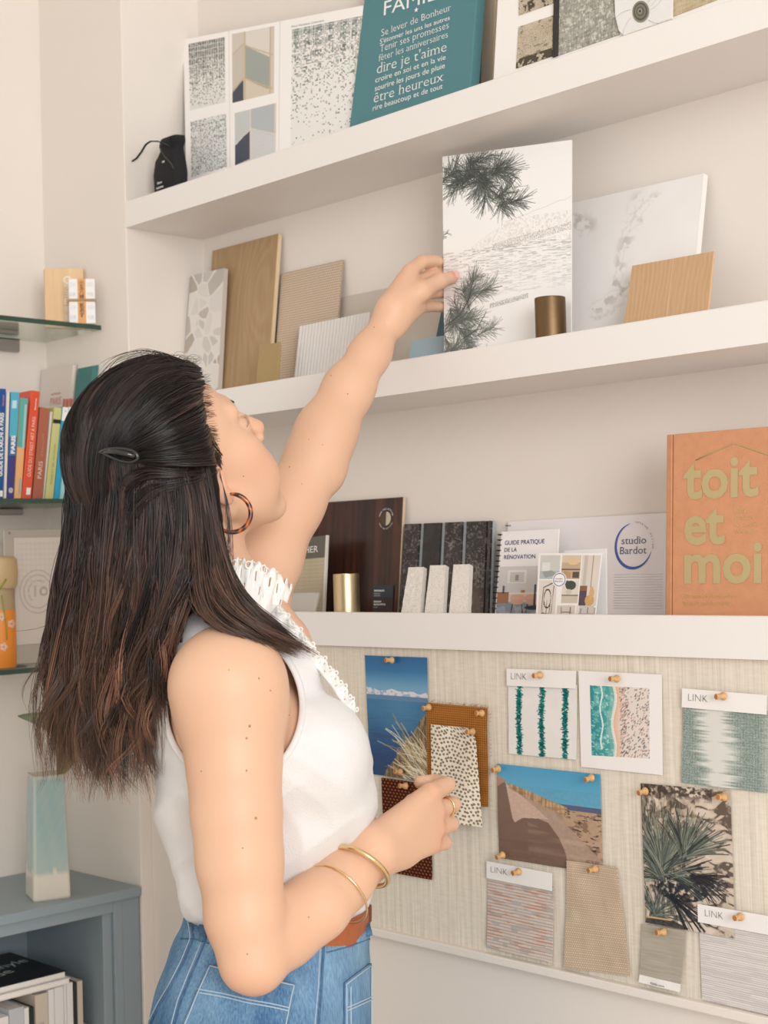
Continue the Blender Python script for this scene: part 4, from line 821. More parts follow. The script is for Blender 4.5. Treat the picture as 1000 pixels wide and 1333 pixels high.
# LINK green
c = Cv(150, 150, (214, 214, 208)); n1 = noise(150, 150, 40, 3, 5)*.22+noise(150, 150, 50, 30, 8)*.1; msk = np.clip((np.abs(c.X-.40-.05*(c.Y-.5))-.11-n1+.16)*6, 0, 1); msk *= 1-np.clip((.14-np.abs(c.X-1.02)-n1*.5+.05)*4, 0, 1); c.mix(msk*(.55+.45*(rng(3).random((150, 150)) > .3)), (104, 124, 118)); c.mix(((c.X*60 % 1) < .3)*.25+((c.Y*60 % 1) < .3)*.2, (226, 226, 220))
linkcard('green_ikat_swatch', ((891, 895.6), (1001, 904.5), (1000, 1032), (889, 1018.4)), c, 'grey green and white blurred weave swatch with a white header card', .20, (.08, .62, .235, .38), 4)
# dune photo
c = Cv(170, 190, (98, 172, 206)); c.mix(np.clip(1-c.Y/.25, 0, 1)*.6, (60, 144, 190)); H_, W_ = 190, 170
rid = .15+.36*c.X**.9; rid = np.where(c.X > .6, .37, rid)+.008*noise(H_, W_, 6, 999, 3); c.mix(c.Y > rid, (168, 146, 128)); c.mix((c.Y > .345)*(c.Y < .40)*(c.X > .6), (86, 100, 130))
cl = (c.Y > .15+.33*c.X)*(c.Y < .2+.42*c.X)*(c.X < .68)*(c.X > .12); c.mix(cl, (186, 152, 112)); c.mix(cl*(noise(H_, W_, 3, 40, 6) > .5)*.5, (140, 106, 74))
fl = (c.Y > .40)*(c.X > .64); c.mix(fl, (190, 160, 134)); c.mix(fl*(fbm(H_, W_, 12, 5, sy=7) > .55)*.6, (112, 88, 70)); c.mix(fl*(fbm(H_, W_, 9, 15, sy=4) > .66)*.8, (44, 36, 34))
c.mix((c.Y > .5+1.0*(c.X-.62))*(c.X > .05)*(c.Y > rid+.06)*.95, (182, 156, 138))
S = (124, 98, 84)
c.poly([(0, .2), (.08, .17), (.15, .56), (.17, .6), (.25, .54), (.38, .52), (.5, .56), (.6, .7), (.66, .85), (.68, 1.0), (0, 1.0)], S); c.poly([(.09, .2), (.3, .35), (.5, .52), (.25, .54), (.17, .6), (.15, .55)], (206, 178, 160)); c.poly([(.0, .12), (.1, .17), (.0, .24)], (170, 136, 116)); c.mix((c.Y > .78)*(c.X < .66)*(noise(H_, W_, 40, 3, 3) > .5)*.25, (100, 78, 68))
c.mix((c.Y > .88)*(c.X > .84)*(noise(H_, W_, 3, 5, 33) > .5)*.5, (120, 96, 82))
c.mix((c.Y > .2)*.12*(noise(H_, W_, 3, 3, 91)), (90, 70, 58)); c.mix((c.Y > rid+.30)*(c.Y < .95)*(c.X > .3)*np.clip((noise(H_, W_, 60, 5, 92)-.5)*3, 0, 1)*.18, (220, 196, 178)); c.mix(cl*(noise(H_, W_, 2, 26, 93) > .6)*.6, (214, 184, 142)); c.mix(cl*(noise(H_, W_, 14, 3, 95) > .62)*.35, (120, 92, 66))
sheet('dune_photo', ((648, 994), (782.5, 1008), (786, 1138), (651, 1116.5)), c, M_GL, 'photo of a sand dune and cliff under a blue sky', 'photo', amp=.0015, seed=7)
# plant photo
c = Cv(200, 320, (216, 202, 186)); H_, W_ = 320, 200; r = rng(15); c.mix(.45*fbm(H_, W_, 34, 3), (190, 172, 154)); c.mix(np.clip((fbm(H_, W_, 12, 31)-.5)*4, 0, 1)*.35, (232, 220, 206))
ns = 90; sx_ = r.random(ns); sy_ = r.random(ns); d = np.stack([np.hypot((c.X-a+.03*np.sin(c.Y*30))*.7, (c.Y-b+.012*np.sin(c.X*22))*2.4) for a, b in zip(sx_, sy_)]); o1 = np.sort(d, 0)[:2]; gp = o1[1]-o1[0]
c.mix((gp < .016+.02*fbm(H_, W_, 18, 5))*np.clip((fbm(H_, W_, 14, 55)-.38)*6, 0, 1)*.85, (66, 54, 46)); c.mix((gp < .05)*.2, (150, 132, 112))
lf = np.clip((.62-c.X-.25*np.abs(c.Y-.35))*4, 0, 1); c.mix(lf*np.clip((fbm(H_, W_, 7, 9, sy=20)-.42)*6, 0, 1)*.8, (60, 60, 54)); c.mix(lf*np.clip((fbm(H_, W_, 4, 19, sy=14)-.55)*9, 0, 1)*.7, (170, 156, 134)); c.mix(np.clip((.11-c.Y)*18, 0, 1)*(c.X < .8)*np.clip((fbm(H_, W_, 6, 6)-.44)*8, 0, 1)*.85, (58, 52, 48))
c.mix((np.hypot((c.X-.42)/.3, (c.Y-.72)/.09) < 1)*np.clip((fbm(H_, W_, 6, 12)-.35)*6, 0, 1)*.9, (26, 28, 34)); c.mix((np.hypot((c.X-.68)/.26, (c.Y-.65)/.06) < 1)*np.clip((fbm(H_, W_, 5, 22)-.42)*6, 0, 1)*.7, (40, 38, 40))
def tuft(cx, cy, n, L, a0, sp, cols, sd, wd=1.8):
    r = rng(sd)
    for i in range(n):
        a_ = a0+(r.random()-.5)*sp; l_ = L*(.5+.6*r.random()); p = [(cx+r.normal()*.02, cy+r.normal()*.01)]
        for j in range(4): p.append((p[-1][0]+math.cos(a_)*l_/4, p[-1][1]-math.sin(a_)*l_/4*.63)); a_ += r.normal()*.05-(.06 if math.cos(a_) > 0 else -.06)
        c.pl(p, wd*(.5+.8*r.random()), cols[int(r.random()*len(cols))], .9)
gn = [(92, 102, 92), (60, 70, 66), (136, 142, 128), (40, 46, 46), (112, 118, 104)]
for i in range(150): x_ = r.random()*.62; y_ = .08+r.random()*.4; c.line(x_, y_, x_+r.normal()*.05, y_+.12+.1*r.random(), 1.4, [(150, 136, 112), (46, 50, 50), (96, 100, 88), (196, 184, 162)][int(r.random()*4)], .85)
tuft(.22, .62, 230, .62, 1.5, 1.9, gn, 1); tuft(.46, .5, 150, .52, 1.1, 1.7, gn, 2); tuft(.2, .66, 60, .34, 2.6, 1.6, gn+[(150, 130, 92)], 3); tuft(.3, .64, 60, .45, .1, 1.3, gn+[(24, 24, 28)], 4); tuft(.55, .62, 50, .4, -.3, 1.2, [(30, 28, 32), (50, 46, 46)], 5); tuft(.12, .93, 80, .34, 1.1, 2.6, gn+[(20, 20, 24)], 6, 1.4); tuft(.3, .78, 40, .5, -.7, .9, [(28, 28, 34), (58, 54, 54)], 7)
c.poly([(.02, .965), (.25, .94), (.5, .985), (.48, 1), (.0, 1)], (48, 44, 42), .8); c.line(.02, .955, .3, .95, 4, (196, 164, 120))
sheet('plant_photo', ((835, 1019.4), (951.6, 1029), (958.5, 1221), (842.5, 1200)), c, M_GL, 'photo of a spiky grey green plant growing between pale stones', 'photo', amp=.0015, seed=11, curl=.002)
# LINK red grey stripes
c = Cv(110, 130, (206, 192, 182)); r = rng(5); c.mix(((c.Y*24 % 1) < .35)*.55, (160, 146, 140)); c.mix(((c.X*36+(np.floor(c.Y*24) % 2)*.5) % 1 < .4)*((c.Y*24 % 1) > .5)*.5, (232, 222, 212)); c.mix((noise(130, 110, 18, 3, 7) > .62)*((c.Y*24 % 1) < .5)*.55, (196, 124, 98)); c.mix((noise(130, 110, 16, 4, 17) > .66)*((c.Y*24 % 1) > .4)*.5, (150, 158, 162))
linkcard('red_striped_swatch', ((636.5, 1120), (721.6, 1136), (721, 1252), (636.5, 1231.6)), c, 'woven swatch striped in red, grey and cream under a white header card', .2, (.07, .6, .26, .36), 6, curl=.003)
# beige pinked fabric
c = weave(110, 170, (218, 200, 180), (176, 152, 128), 30, 48, .55, 5, light=(240, 228, 212)); c.mix(.3*fbm(170, 110, 16, 9), (188, 166, 142))
sheet('beige_fabric', ((741, 1118.7), (807, 1128.6), (823.5, 1270.5), (737, 1259.5)), c, M_FB, 'beige woven fabric swatch with zigzag cut edges, below the dune photo', 'fabric swatch', th=.0012, amp=.006, lift=.004, seed=14, zig=5)
# small grey swatch
c = Cv(80, 120, (176, 168, 154)); c.mix(((c.X*20+c.Y*34) % 1 < .45)*.6, (196, 188, 172)); c.mix(.3*noise(120, 80, 30, 2, 4), (130, 122, 110)); c.rect(0, .87, 1, 1, (236, 232, 228))
gs, Qg = sheet('grey_fabric', ((838, 1202), (894.6, 1211), (889, 1290), (836, 1277)), c, M_FB, 'small grey woven swatch with a white foot strip, under the plant photo', 'fabric swatch', th=.0006, amp=.002, lift=.003, seed=17, curl=.004)
lettering([p+A3(0, -.010, 0) for p in Qg], [('fibille.com', .33, .965, .34, .035, False, .01)], BLK, gs, out=0)
# LINK white
c = Cv(150, 160, (224, 218, 214)); c.mix(((c.Y*38 % 1) < .4)*.45, (190, 184, 182)); c.mix(((c.X*60+(np.floor(c.Y*38) % 2)*.5) % 1 < .45)*((c.Y*38 % 1) < .5)*.5, (160, 154, 154)); c.mix((noise(160, 150, 40, 3, 3) > .6)*.3, (182, 178, 180))
linkcard('white_weave_swatch', ((911, 1175.6), (1012, 1193), (1012, 1323), (915, 1300)), c, 'off white ribbed weave swatch under a white header card, at the lower right', .19, (.10, .6, .24, .38), 8)
# push pins
PW = mat('pin_wood', (204, 160, 108), .5, var=.15, vscale=300, bump=.1, bscale=500); PE = mat('pin_end', (178, 116, 66), .6)
near = ('at the top of the blue lake photo', 'on the left edge of the ochre fabric', 'at the top right of the ochre fabric', 'holding the dotted fabric', 'at the left top corner of the dune photo', 'at the foot of the lake photo', 'holding the brown coarse fabric', 'below the left corner of the dune photo', 'on the header of the red striped swatch', 'on the header of the teal striped swatch', 'at the top of the beach photo card', 'at the top right of the dune photo', 'at the top left of the plant photo', 'on the header of the grey green swatch', 'at the top right of the plant photo', 'holding the beige zigzag fabric', 'at the top of the small grey swatch', 'on the header of the off white swatch')
pins = ((508, 860), (556, 921), (625, 929), (613, 953), (646, 1001), (518, 1005.6), (526, 1023.6), (652, 1113), (673, 1135), (701, 879), (801, 884), (768, 1012.5), (838, 1030), (940, 906.6), (940, 1038), (773, 1131.5), (862, 1213.5), (961.6, 1193.8))
r = rng(31)
for (u, v), nr in zip(pins, near):
    ax = A3(r.normal()*.12-.15, -1, r.normal()*.12+.05); ax /= np.linalg.norm(ax); p = ony(u+3.5, v-.5, YP-.0062)
    if nr.startswith('holding the dotted'): p = ony(u+3.5, v-.5, YP-.0105)
    t = thing('push_pin', p, 'turned wooden push pin '+nr, 'push pin', 'wooden push pins on the board')
    lathe('pin_head', [(0, 0), (.0040, 0), (.0047, .0012), (.0045, .0028), (.0030, .0050), (.0026, .0075), (.0033, .0105), (.0034, .0118), (.0029, .0124)], PW, p, t, n=20, axis=ax)
    lathe('end_grain', [(.0029, .0124), (.0, .0126)], PE, p, t, n=20, axis=ax)
    tube('needle', [p+ax*.001, p-ax*.0062], .0004, STEEL, t, n=6)
# ================================================================== alcove: plaque, boxes, guide books, frame, doll, vase, magazines
def rect_on(p0, n, px):                                      # image corners onto the vertical plane through p0 with normal n
    return [onplane(u, v, p0, n) for u, v in px]
def foot(q, z):                                              # carry the side edges down to height z
    q = list(q)
    for a, b in ((0, 3), (1, 2)): d = q[b]-q[a]; q[b] = q[a]+d*((z-q[a][2])/d[2])
    return q
g0 = GZ[0]+.0004
n_ = A3(.9, -.44, 0); p0 = A3(XA+.10, -.075, g0); n_ = n_/np.linalg.norm(n_)
Q = foot(rect_on(p0, n_, ((58.3, 349.5), (109, 349), (110, 410), (59, 413))), g0)
for a, b in ((0, 3), (1, 2)): Q[a] = np.array([Q[b][0], Q[b][1], Q[a][2]])
pt = thing('wooden_plaque', qpt(Q, .5, 1), 'pale wooden plaque with white characters on the top glass shelf', 'plaque')
slab('plaque_board', Q, -n_*.012, mat('pale_wood', (226, 192, 150), .6, var=.08, vscale=12, stretch=(1, 8, .3)), pt, bev=.001)
lettering(Q, [('小', .50, .34+i*.13, .16, .085, False, 0) if i == 0 else ('玉王日物語'[i], .50, .34+i*.13, .16, .085, False, 0) for i in range(5)], WHT, pt)
tube('emblem', [qpt(Q, .58+.08*math.cos(t), .2+.055*math.sin(t))+n_*.0004 for t in np.linspace(0, 6.283, 16)][:-1], .0012, WHT, pt, n=5, closed=True)
n2 = A3(.86, -.5, 0)/np.linalg.norm([.86, -.5]); pb_ = A3(XA+.17, -.05, g0)
R0 = foot(rect_on(pb_, n2, ((90.5, 363), (124.7, 362.6), (124.7, 421), (90.5, 418))), g0)
for a, b in ((0, 3), (1, 2)): R0[a] = np.array([R0[b][0], R0[b][1], R0[a][2]])
WB = mat('white_box', (233, 232, 232), .5); OL = mat('orange_label', (222, 160, 96), .6); DK = mat('brown_ink', (92, 52, 34), .6); CO = mat('straw_cord', (196, 160, 112), .8); GI = mat('pale_ink', (190, 196, 206), .6)
for i, (t0, t1, lb, tx) in enumerate(((0, .485, 'small white box with an orange label, upper of two stacked on the top glass shelf', '小玉八様'), (.505, 1, 'small white box with an orange label, lower of two stacked on the top glass shelf', '板あす'))):
    q = sub(R0, 0, t0, 1, t1-(0.0 if i else .004)); b_ = thing('gift_box', qpt(q, .5, 1), lb, 'box', 'white boxes on the top glass shelf')
    slab('carton', q, -n2*.022, WB, b_, bev=.001); slab('label', sub(q, .33, 0, .64, 1, out=.0004), -n2*.0003, OL, b_, bev=0)
    lettering(sub(q, .33, 0, .64, 1, out=.0006), [(c_, .2, .28+j*.22, .6, .17, False, .01) for j, c_ in enumerate(tx)], DK, b_, out=.0003)
    lettering(q, [('三十', .04, .35, .22, .14, False, 0), ('川口', .70, .35, .22, .14, False, 0), ('日本', .04, .8, .22, .14, False, 0), ('竹田', .70, .8, .22, .14, False, 0)], GI, b_)
    e = sub(q, -.02, .96 if i == 0 else .0, 1.02, 1.0 if i == 0 else .04, out=.0012)
    tube('cord', [e[0], e[1], e[1]-n2*.0245, e[0]-n2*.0245], .0009, CO, b_, n=6, closed=True)

# guide books, spines towards the room
g1 = GZ[1]+.0006; XS = XG-.012
bk = lambda x, y: (x/7.69, 490+y/7.69)
def spine_book(px, d, m, label, nm='guide_book', pages=True, grp='guide books on the glass shelf'):
    q = foot([onx(*bk(*p), XS) for p in px], g1); t = thing(nm, qpt(q, .5, 1), label, 'book', grp)
    w_ = np.linalg.norm(q[1]-q[0]); gap = .0009
    q = [q[0]+A3(0, .0002, 0), q[1]-A3(0, gap, 0), q[2]-A3(0, gap, 0), q[3]+A3(0, .0002, 0)]; d_ = A3(-d, 0, 0)
    slab('spine', q, A3(-.002, 0, 0), m, t, bev=.0006); c0 = sub(q, 0, 0, .14, 1); c1 = sub(q, .86, 0, 1, 1)
    for c_ in (c0, c1): slab('cover', [p+A3(-.002, 0, 0) for p in c_], d_, m, t, bev=0)
    slab('page_block', [p+A3(-.0021, 0, 0) for p in sub(q, .15, .02, .85, .985)], d_*.97, PAPER, t, bev=0)
    return t, q
def vtext(q, s, x, y, wd, ht, m, t, sf=False, bd=0.02):      # runs up the spine
    r = [q[3], q[0], q[1], q[2]]; lettering(r, [(s, x, y, wd, ht, sf, bd)], m, t, out=.0005)
B_ = lambda n, c, r=.35: mat(n, c, r)
t, q = spine_book(((-38, 118), (65, 125), (38, 1195), (-66, 1195)), .12, B_('book_blue', (26, 84, 152)), 'blue guide book with white lettering about architecture, first at the left of the row')
vtext(q, "GUIDE DE L'ARCHI À PARIS", .20, .82, .58, .42, WHT, t, bd=.03); vtext(q, 'Alternatives', .84, .8, .1, .16, B_('pink_ink', (220, 140, 170)), t)
slab('logo', sub(q, .62, .93, .92, .985, out=.0004), A3(-.0003, 0, 0), WHT, t, bev=0)
t, q = spine_book(((68, 152), (104, 155), (70, 1195), (40, 1195)), .115, B_('book_white', (226, 220, 214)), 'thin white book between the blue guide and the cyan guide')
t, q = spine_book(((106, 155), (198, 158), (140, 1195), (72, 1195)), .12, B_('book_purple', (62, 62, 132)), 'guide book fading from cyan to purple with PARIS in white')
h_ = sub(q, 0, 0, 1, .42, out=.0004); slab('spine_band', h_, A3(-.0004, 0, 0), B_('cyan_band', (82, 178, 206)), t, bev=0); slab('spine_band', sub(q, 0, .42, 1, .60, out=.0004), A3(-.0004, 0, 0), B_('mid_band', (58, 116, 168)), t, bev=0)
vtext(q, 'PARIS', .42, .78, .17, .5, WHT, t, bd=.05); slab('title_block', sub(q, .2, .08, .75, .155, out=.0007), A3(-.0002, 0, 0), B_('pale_cyan', (190, 226, 234)), t, bev=0)
tube('logo', [qpt(q, .5+.28*math.cos(a), .925+.022*math.sin(a))+A3(.0006, 0, 0) for a in np.linspace(0, 6.283, 14)][:-1], .0006, WHT, t, n=5, closed=True); vtext(q, 'S', .06, .66, .03, .3, WHT, t)
t, q = spine_book(((200, 212), (285, 225), (218, 1195), (145, 1195)), .105, B_('book_peach', (236, 178, 122)), 'guide book with a teal upper half and peach lower half')
slab('spine_band', sub(q, 0, 0, 1, .49, out=.0004), A3(-.0004, 0, 0), B_('teal_band', (98, 172, 166)), t, bev=0); slab('spine_band', sub(q, .62, .06, .9, .5, out=.0007), A3(-.0003, 0, 0), B_('pale_teal', (160, 206, 208)), t, bev=0); slab('spine_band', sub(q, .55, .8, .85, .95, out=.0004), A3(-.0004, 0, 0), B_('grey_band', (160, 176, 186)), t, bev=0)
t, q = spine_book(((318, 138), (405, 152), (318, 1195), (220, 1195)), .13, B_('book_red', (222, 88, 58), .22), 'orange red guide book with white lettering, tallest of the row')
vtext(q, 'GUIDE DU STREET ART À PARIS', .20, .72, .56, .38, B_('pink_white', (246, 196, 180)), t, bd=.01); vtext(q, 'Alternatives', .82, .66, .11, .16, WHT, t); slab('logo', sub(q, .42, .90, .86, .965, out=.0004), A3(-.0003, 0, 0), WHT, t, bev=0)
t, q = spine_book(((403, 305), (500, 322), (430, 1195), (330, 1195)), .12, B_('book_terracotta', (172, 100, 76), .5), 'terracotta brown guide book with PARIS in cream')
vtext(q, 'PARIS', .22, .72, .19, .45, B_('cream_ink', (236, 214, 196)), t, bd=0); vtext(q, "d'HenriW", .46, .70, .26, .3, B_('tan_ink', (196, 140, 104)), t, bd=0)
t, q = spine_book(((503, 352), (535, 355), (450, 1195), (434, 1195)), .11, B_('book_grey_white', (214, 208, 196)), 'thin cream booklet beside the terracotta guide')
t, q = spine_book(((545, 308), (625, 318), (540, 1195), (453, 1195)), .115, B_('book_lime', (200, 200, 134)), 'yellow green guide book with a black tag near its top')
slab('black_tag', sub(q, 0, .13, 1, .175, out=.0005), A3(-.0004, 0, 0), BLK, t, bev=0); vtext(q, 'PARIS ET SES VILLAGES', .16, .66, .44, .22, B_('olive_ink', (130, 136, 80)), t, bd=0)
for px, c, lb in ((((628, 306), (688, 312), (600, 1195), (543, 1195)), (38, 164, 206), 'bright blue guide book with a white top'), (((691, 305), (746, 312), (655, 1195), (602, 1195)), (160, 214, 220), 'pale blue guide book with a white top'), (((750, 308), (806, 318), (716, 1195), (657, 1195)), (224, 98, 62), 'orange guide book with a white top, beside the hair')):
    t, q = spine_book(px, .115, B_('book_%d' % c[0], c), lb); slab('spine_band', sub(q, 0, 0, 1, .15, out=.0005), A3(-.0004, 0, 0), WHT, t, bev=0); slab('dot', sub(q, .45, .035, .58, .05, out=.0008), A3(-.0002, 0, 0), BLK, t, bev=0)
# large pale book leaning on the pier behind the row, and a sea green one tilted against it
XP0, XP1 = XA+.006, XS-.064; ztp = onx(56.4, 481, XA+.01)[2]
q = [A3(XP0, -.014, ztp), A3(XP1, -.010, ztp), A3(XP1, -.034, g1), A3(XP0, -.038, g1)]; t = thing('picture_book', qpt(q, .5, 1), 'large pale grey book with PARIS in red capitals, behind the guide books', 'book')
MDC = mat('dove_cover', (218, 208, 200), .5); slab('cover', q, A3(0, .0015, 0), MDC, t, bev=.0004); slab('page_block', [p+A3(0, .0016, 0) for p in sub(q, .01, .01, .98, .99)], A3(0, .004, 0), PAPER, t, bev=0); slab('back_cover', [p+A3(0, .0058, 0) for p in q], A3(0, .0015, 0), MDC, t, bev=0)
s0, t0 = inq(q, (65.5, 528)); s1, _ = inq(q, (79.5, 528)); lettering(q, [('PARIS', s0, t0, s1-s0, .055, False, 0), ('une histoire', s0+.01, t0-.075, (s1-s0)*.9, .02, False, 0)], B_('rose_ink', (206, 120, 104)), t)
r = rng(2)
for i in range(16):
    s_, t_ = inq(q, (82+i*1.25, 526+r.normal()*.8)); slab('skyline', sub(q, s_, t_-.035-.01*r.random(), s_+.028, t_+.03, out=.0005), A3(-.0003, 0, 0), B_('ill_%d' % (i % 4), ((206, 120, 96), (120, 110, 110), (222, 160, 130), (214, 90, 50))[i % 4]), t, bev=0)
t, q = spine_book(tuple(((u)*7.69, (v-490)*7.69) for u, v in ((121, 476), (129.5, 475), (109, 645), (99, 645))), .045, mat('sea_green_cover', (60, 118, 116), .5), 'sea green book leaning at the right end behind the guides', nm='green_book')
tube('binder_ring', [onx(131+2.6*math.cos(a), 491+2.2*math.sin(a), XG-.011) for a in np.linspace(0, 5.6, 12)], .0006, STEEL, t, n=6)

# framed drawing
g2 = GZ[2]+.0004; xf = XA+.085
fr_ = [onx(u, v, xf) for u, v in ((9, 689), (112, 694), (112, 850), (11, 850))]; fr_[0][2] = fr_[1][2] = onx(40, 689, xf)[2]
fr_ = foot(fr_, g2); fr_[0][1] = fr_[3][1]; fr_[1][1] = fr_[2][1]
t = thing('acrylic_frame', qpt(fr_, .5, 1), 'clear framed white paper with a faint round drawing on the lowest glass shelf', 'frame')
slab('backing', [p+A3(-.006, 0, 0) for p in fr_], A3(-.004, 0, 0), mat('frame_backing', (206, 196, 184), .4), t)
c = Cv(120, 170, (240, 230, 220))
for i in range(9): c.line(.05, .06+i*.05, .95, .06+i*.05, .8, (214, 204, 194), .6)
for i in range(14): c.line(.05+i*.069, .05, .05+i*.069, .45, .8, (216, 206, 196), .5)
cc_ = inq(fr_, (51, 770)); tl = inq(fr_, (19.5, 700)); bb_ = inq(fr_, (19.5, 840)); fx, fy = (cc_[0]-tl[0])/(.95-tl[0]), (cc_[1]-tl[1])/(bb_[1]-tl[1])
c.ring(fx, fy, .21, .155, .035, (206, 196, 188)); c.ring(fx, fy, .27, .2, .03, (212, 202, 194)); c.rect(fx-.06, fy-.06, fx-.02, fy+.05, (210, 200, 192)); c.ring(fx+.09, fy, .05, .035, .3, (196, 188, 180))
pq = [p+A3(-.004, 0, 0) for p in sub(fr_, tl[0], tl[1], .95, bb_[1])]; printed('paper', pq, c, M_PR, t, th=.001)
arctext(pq, 'ENTRE DOUCEUR ET AVENIR', fx, fy, .0175, .0026, -140, 40, GRY, t, out=.001) 
slab('acrylic_sheet', fr_, A3(-.0025, 0, 0), thin_glass('acrylic', (.99, .99, .99)), t, bev=0)
tube('stand_pin', [fr_[0]+A3(.0005, .006, -.006), fr_[0]+A3(.002, .006, -.006)], .002, STEEL, t)

# painted wooden doll shaped vessel at the frame's left
pc = onx(3, 860, XG-.055); rad = abs(onx(19, 830, XG-.055)[1]-pc[1]); zt = [onx(3, v, XG-.055)[2] for v in (860, 794, 772, 766, 745, 724)]
t = thing('painted_vessel', (pc[0], pc[1], g2), 'orange and beige painted wooden vessel with white flowers at the left edge of the frame', 'ornament')
zb = g2
lathe('body', [(0, zb), (rad*.92, zb), (rad*.97, zb+.002), (rad*.99, (zb+zt[1])/2), (rad*.97, zt[1])], mat('orange_lacquer', (232, 140, 44), .4), (pc[0], pc[1], 0), t, n=40)
lathe('neck', [(rad*.97, zt[1]), (rad*.94, zt[1]+.004), (rad*.86, zt[2]), (rad*.84, zt[3]), (0, zt[3])], mat('khaki_wood', (176, 156, 118), .5), (pc[0], pc[1], 0), t, n=40)
lathe('head', [(0, zt[3]-.001), (rad*1.0, zt[3]), (rad*1.13, zt[3]+.004), (rad*1.2, zt[4]), (rad*1.13, zt[5]-.005), (rad*.95, zt[5]-.001), (rad*.5, zt[5]), (0, zt[5])], mat('beige_wood', (196, 170, 126), .45), (pc[0], pc[1], 0), t, n=40)
def oncyl(u, v, rr): 
    d = ray(u, v); o_ = CAM[:2]-pc[:2]; A_ = d[0]**2+d[1]**2; B2 = 2*(o_[0]*d[0]+o_[1]*d[1]); C2 = o_@o_-rr*rr; D2 = B2*B2-4*A_*C2; return CAM+d*((-B2-math.sqrt(max(D2, 0)))/(2*A_))
for fu, fv in ((2, 803), (5, 842), (15, 812)):
    for k_ in range(5):
        a_ = k_*1.257; tube('flower_petal', [oncyl(fu+3.2*math.cos(a_)+1.5*math.cos(b2), fv+3.6*math.sin(a_)+1.5*math.sin(b2), rad*1.0) for b2 in np.linspace(0, 6.283, 7)[:-1]], .0008, mat('petal_white', (240, 228, 220), .6), t, n=5, closed=True)
tube('painted_stem', [oncyl(u, v, rad*1.0) for u, v in ((2, 775), (5, 795), (8, 815), (9, 833))], .0011, mat('stem_green', (150, 150, 60), .6), t, n=6); tube('painted_leaf', [oncyl(u, v, rad*1.19) for u, v in ((-1, 768), (4, 760), (8, 754))], .0016, mat('stem_green', (150, 150, 60), .6), t, n=6)

# vase with two leaves
b0, b1, b2_ = onz(25.5, 1162, ZK), onz(44, 1175, ZK), onz(92.5, 1169, ZK); b3 = b0+b2_-b1; bc = (b0+b2_)/2; W_ = max(np.linalg.norm(b1-b0), np.linalg.norm(b2_-b1))
e1 = (b2_-b1)/np.linalg.norm(b2_-b1); e0 = np.array([e1[1], -e1[0], 0]); e0 = e0 if e0@(b1-b0) > 0 else -e0
W1 = np.linalg.norm(b2_-b1); W0 = min(abs((b1-b0)@e0)*1.0, W1*1.1); bc = b1+e1*W1/2-e0*W0/2
d_ = onplane(44, 1012.6, b1, (ROT.T[2])); hv = d_[2]-ZK; print('vase', W1, W0, hv)
vt = thing('ceramic_vase', (bc[0], bc[1], ZK), 'square tapering ceramic vase glazed pale blue above a bare cream foot, on the cabinet', 'vase')
NV = 96
def vase_mesh():
    vs, fs, cs = [], [], []
    prof = [(0, 1.0), (.004, 1.02)]+[(f*hv, 1.02-.19*f**1.1) for f in np.linspace(.04, 1, 26)]; inner = [(hv-.0005, .74), (hv*.6, .70)]
    for z, s in prof+inner:
        for i in range(NV):
            a = 2*math.pi*(i+.5)/NV; ca, sa = math.cos(a), math.sin(a); r_ = (abs(ca)**16+abs(sa)**16)**(-1/16)
            p = bc+e1*W1/2*s*ca*r_+e0*W0/2*s*sa*r_; vs.append((p[0], p[1], ZK+z)); f = z/hv
            k_ = .5+.5*math.sin(i*.7+z*90)*math.sin(z*140+i*.2)
            if f < .225+.008*math.sin(i*.37): c_ = np.array((214, 206, 192))
            else: c_ = np.array((150, 176, 176))*(1-.35*k_)+np.array((186, 194, 180))*.35*k_; g_ = min(1, max(0, (f-.22)/.3)); c_ = c_*g_+(c_*.62+np.array((190, 190, 176))*.38)*(1-g_)
            if max(abs(ca*r_), abs(sa*r_)) > .93 and min(abs(ca*r_), abs(sa*r_)) > .88: c_ = c_*.5+np.array((206, 204, 188))*.5
            if f > .975: c_ = np.array((196, 192, 176))
            cs.append(c_)
    n = len(prof)+len(inner)
    for j in range(n-1):
        for i in range(NV): fs.append((j*NV+i, j*NV+(i+1) % NV, (j+1)*NV+(i+1) % NV, (j+1)*NV+i))
    fs.append(tuple((n-1)*NV+i for i in range(NV))); fs.append(tuple(range(NV))[::-1])
    o = pydata('vase_body', vs, fs, mat_attr('celadon_glaze', .16, .5), vt, smooth=True)
    at = o.data.color_attributes.new('Col', 'FLOAT_COLOR', 'POINT'); at.data.foreach_set('color', np.concatenate([lin(np.array(cs)), np.ones((len(cs), 1))], 1).astype(np.float32).ravel())
vase_mesh()
dv = float(-(ROT.T@(bc-CAM))[2])
def leaf(name, pts, wid, d, m, parent, dz=0.0):
    c = np.array([dep(u, v, d+dd) for u, v, dd in pts]); n = len(c); vs, fs = [], []
    t_ = np.gradient(c, axis=0); vd = ray(60, 950); vd /= np.linalg.norm(vd); vs = []
    for i in range(n):
        s = np.cross(t_[i], vd); s /= np.linalg.norm(s)+1e-9; w2 = wid*math.sin(math.pi*min(1, (i+.15)/(n-1+.3)))**.8
        for k_, z_ in ((-1, 0), (-.5, .0015), (0, .003), (.5, .0015), (1, 0)): vs.append(c[i]+s*w2*k_+vd*z_)
    for i in range(n-1):
        for k_ in range(4): fs.append((i*5+k_, i*5+k_+1, i*5+5+k_+1, i*5+5+k_))
    k0 = len(vs); vs = vs+[v_+vd*.0006 for v_ in vs]; fs += [tuple(a+k0 for a in f[::-1]) for f in fs]
    return pydata(name, vs, fs, m, parent, smooth=True)
pl_ = thing('cut_leaves', (bc[0], bc[1], ZK+hv*.5), 'two dull green leaves on a stem standing in the ceramic vase', 'plant')
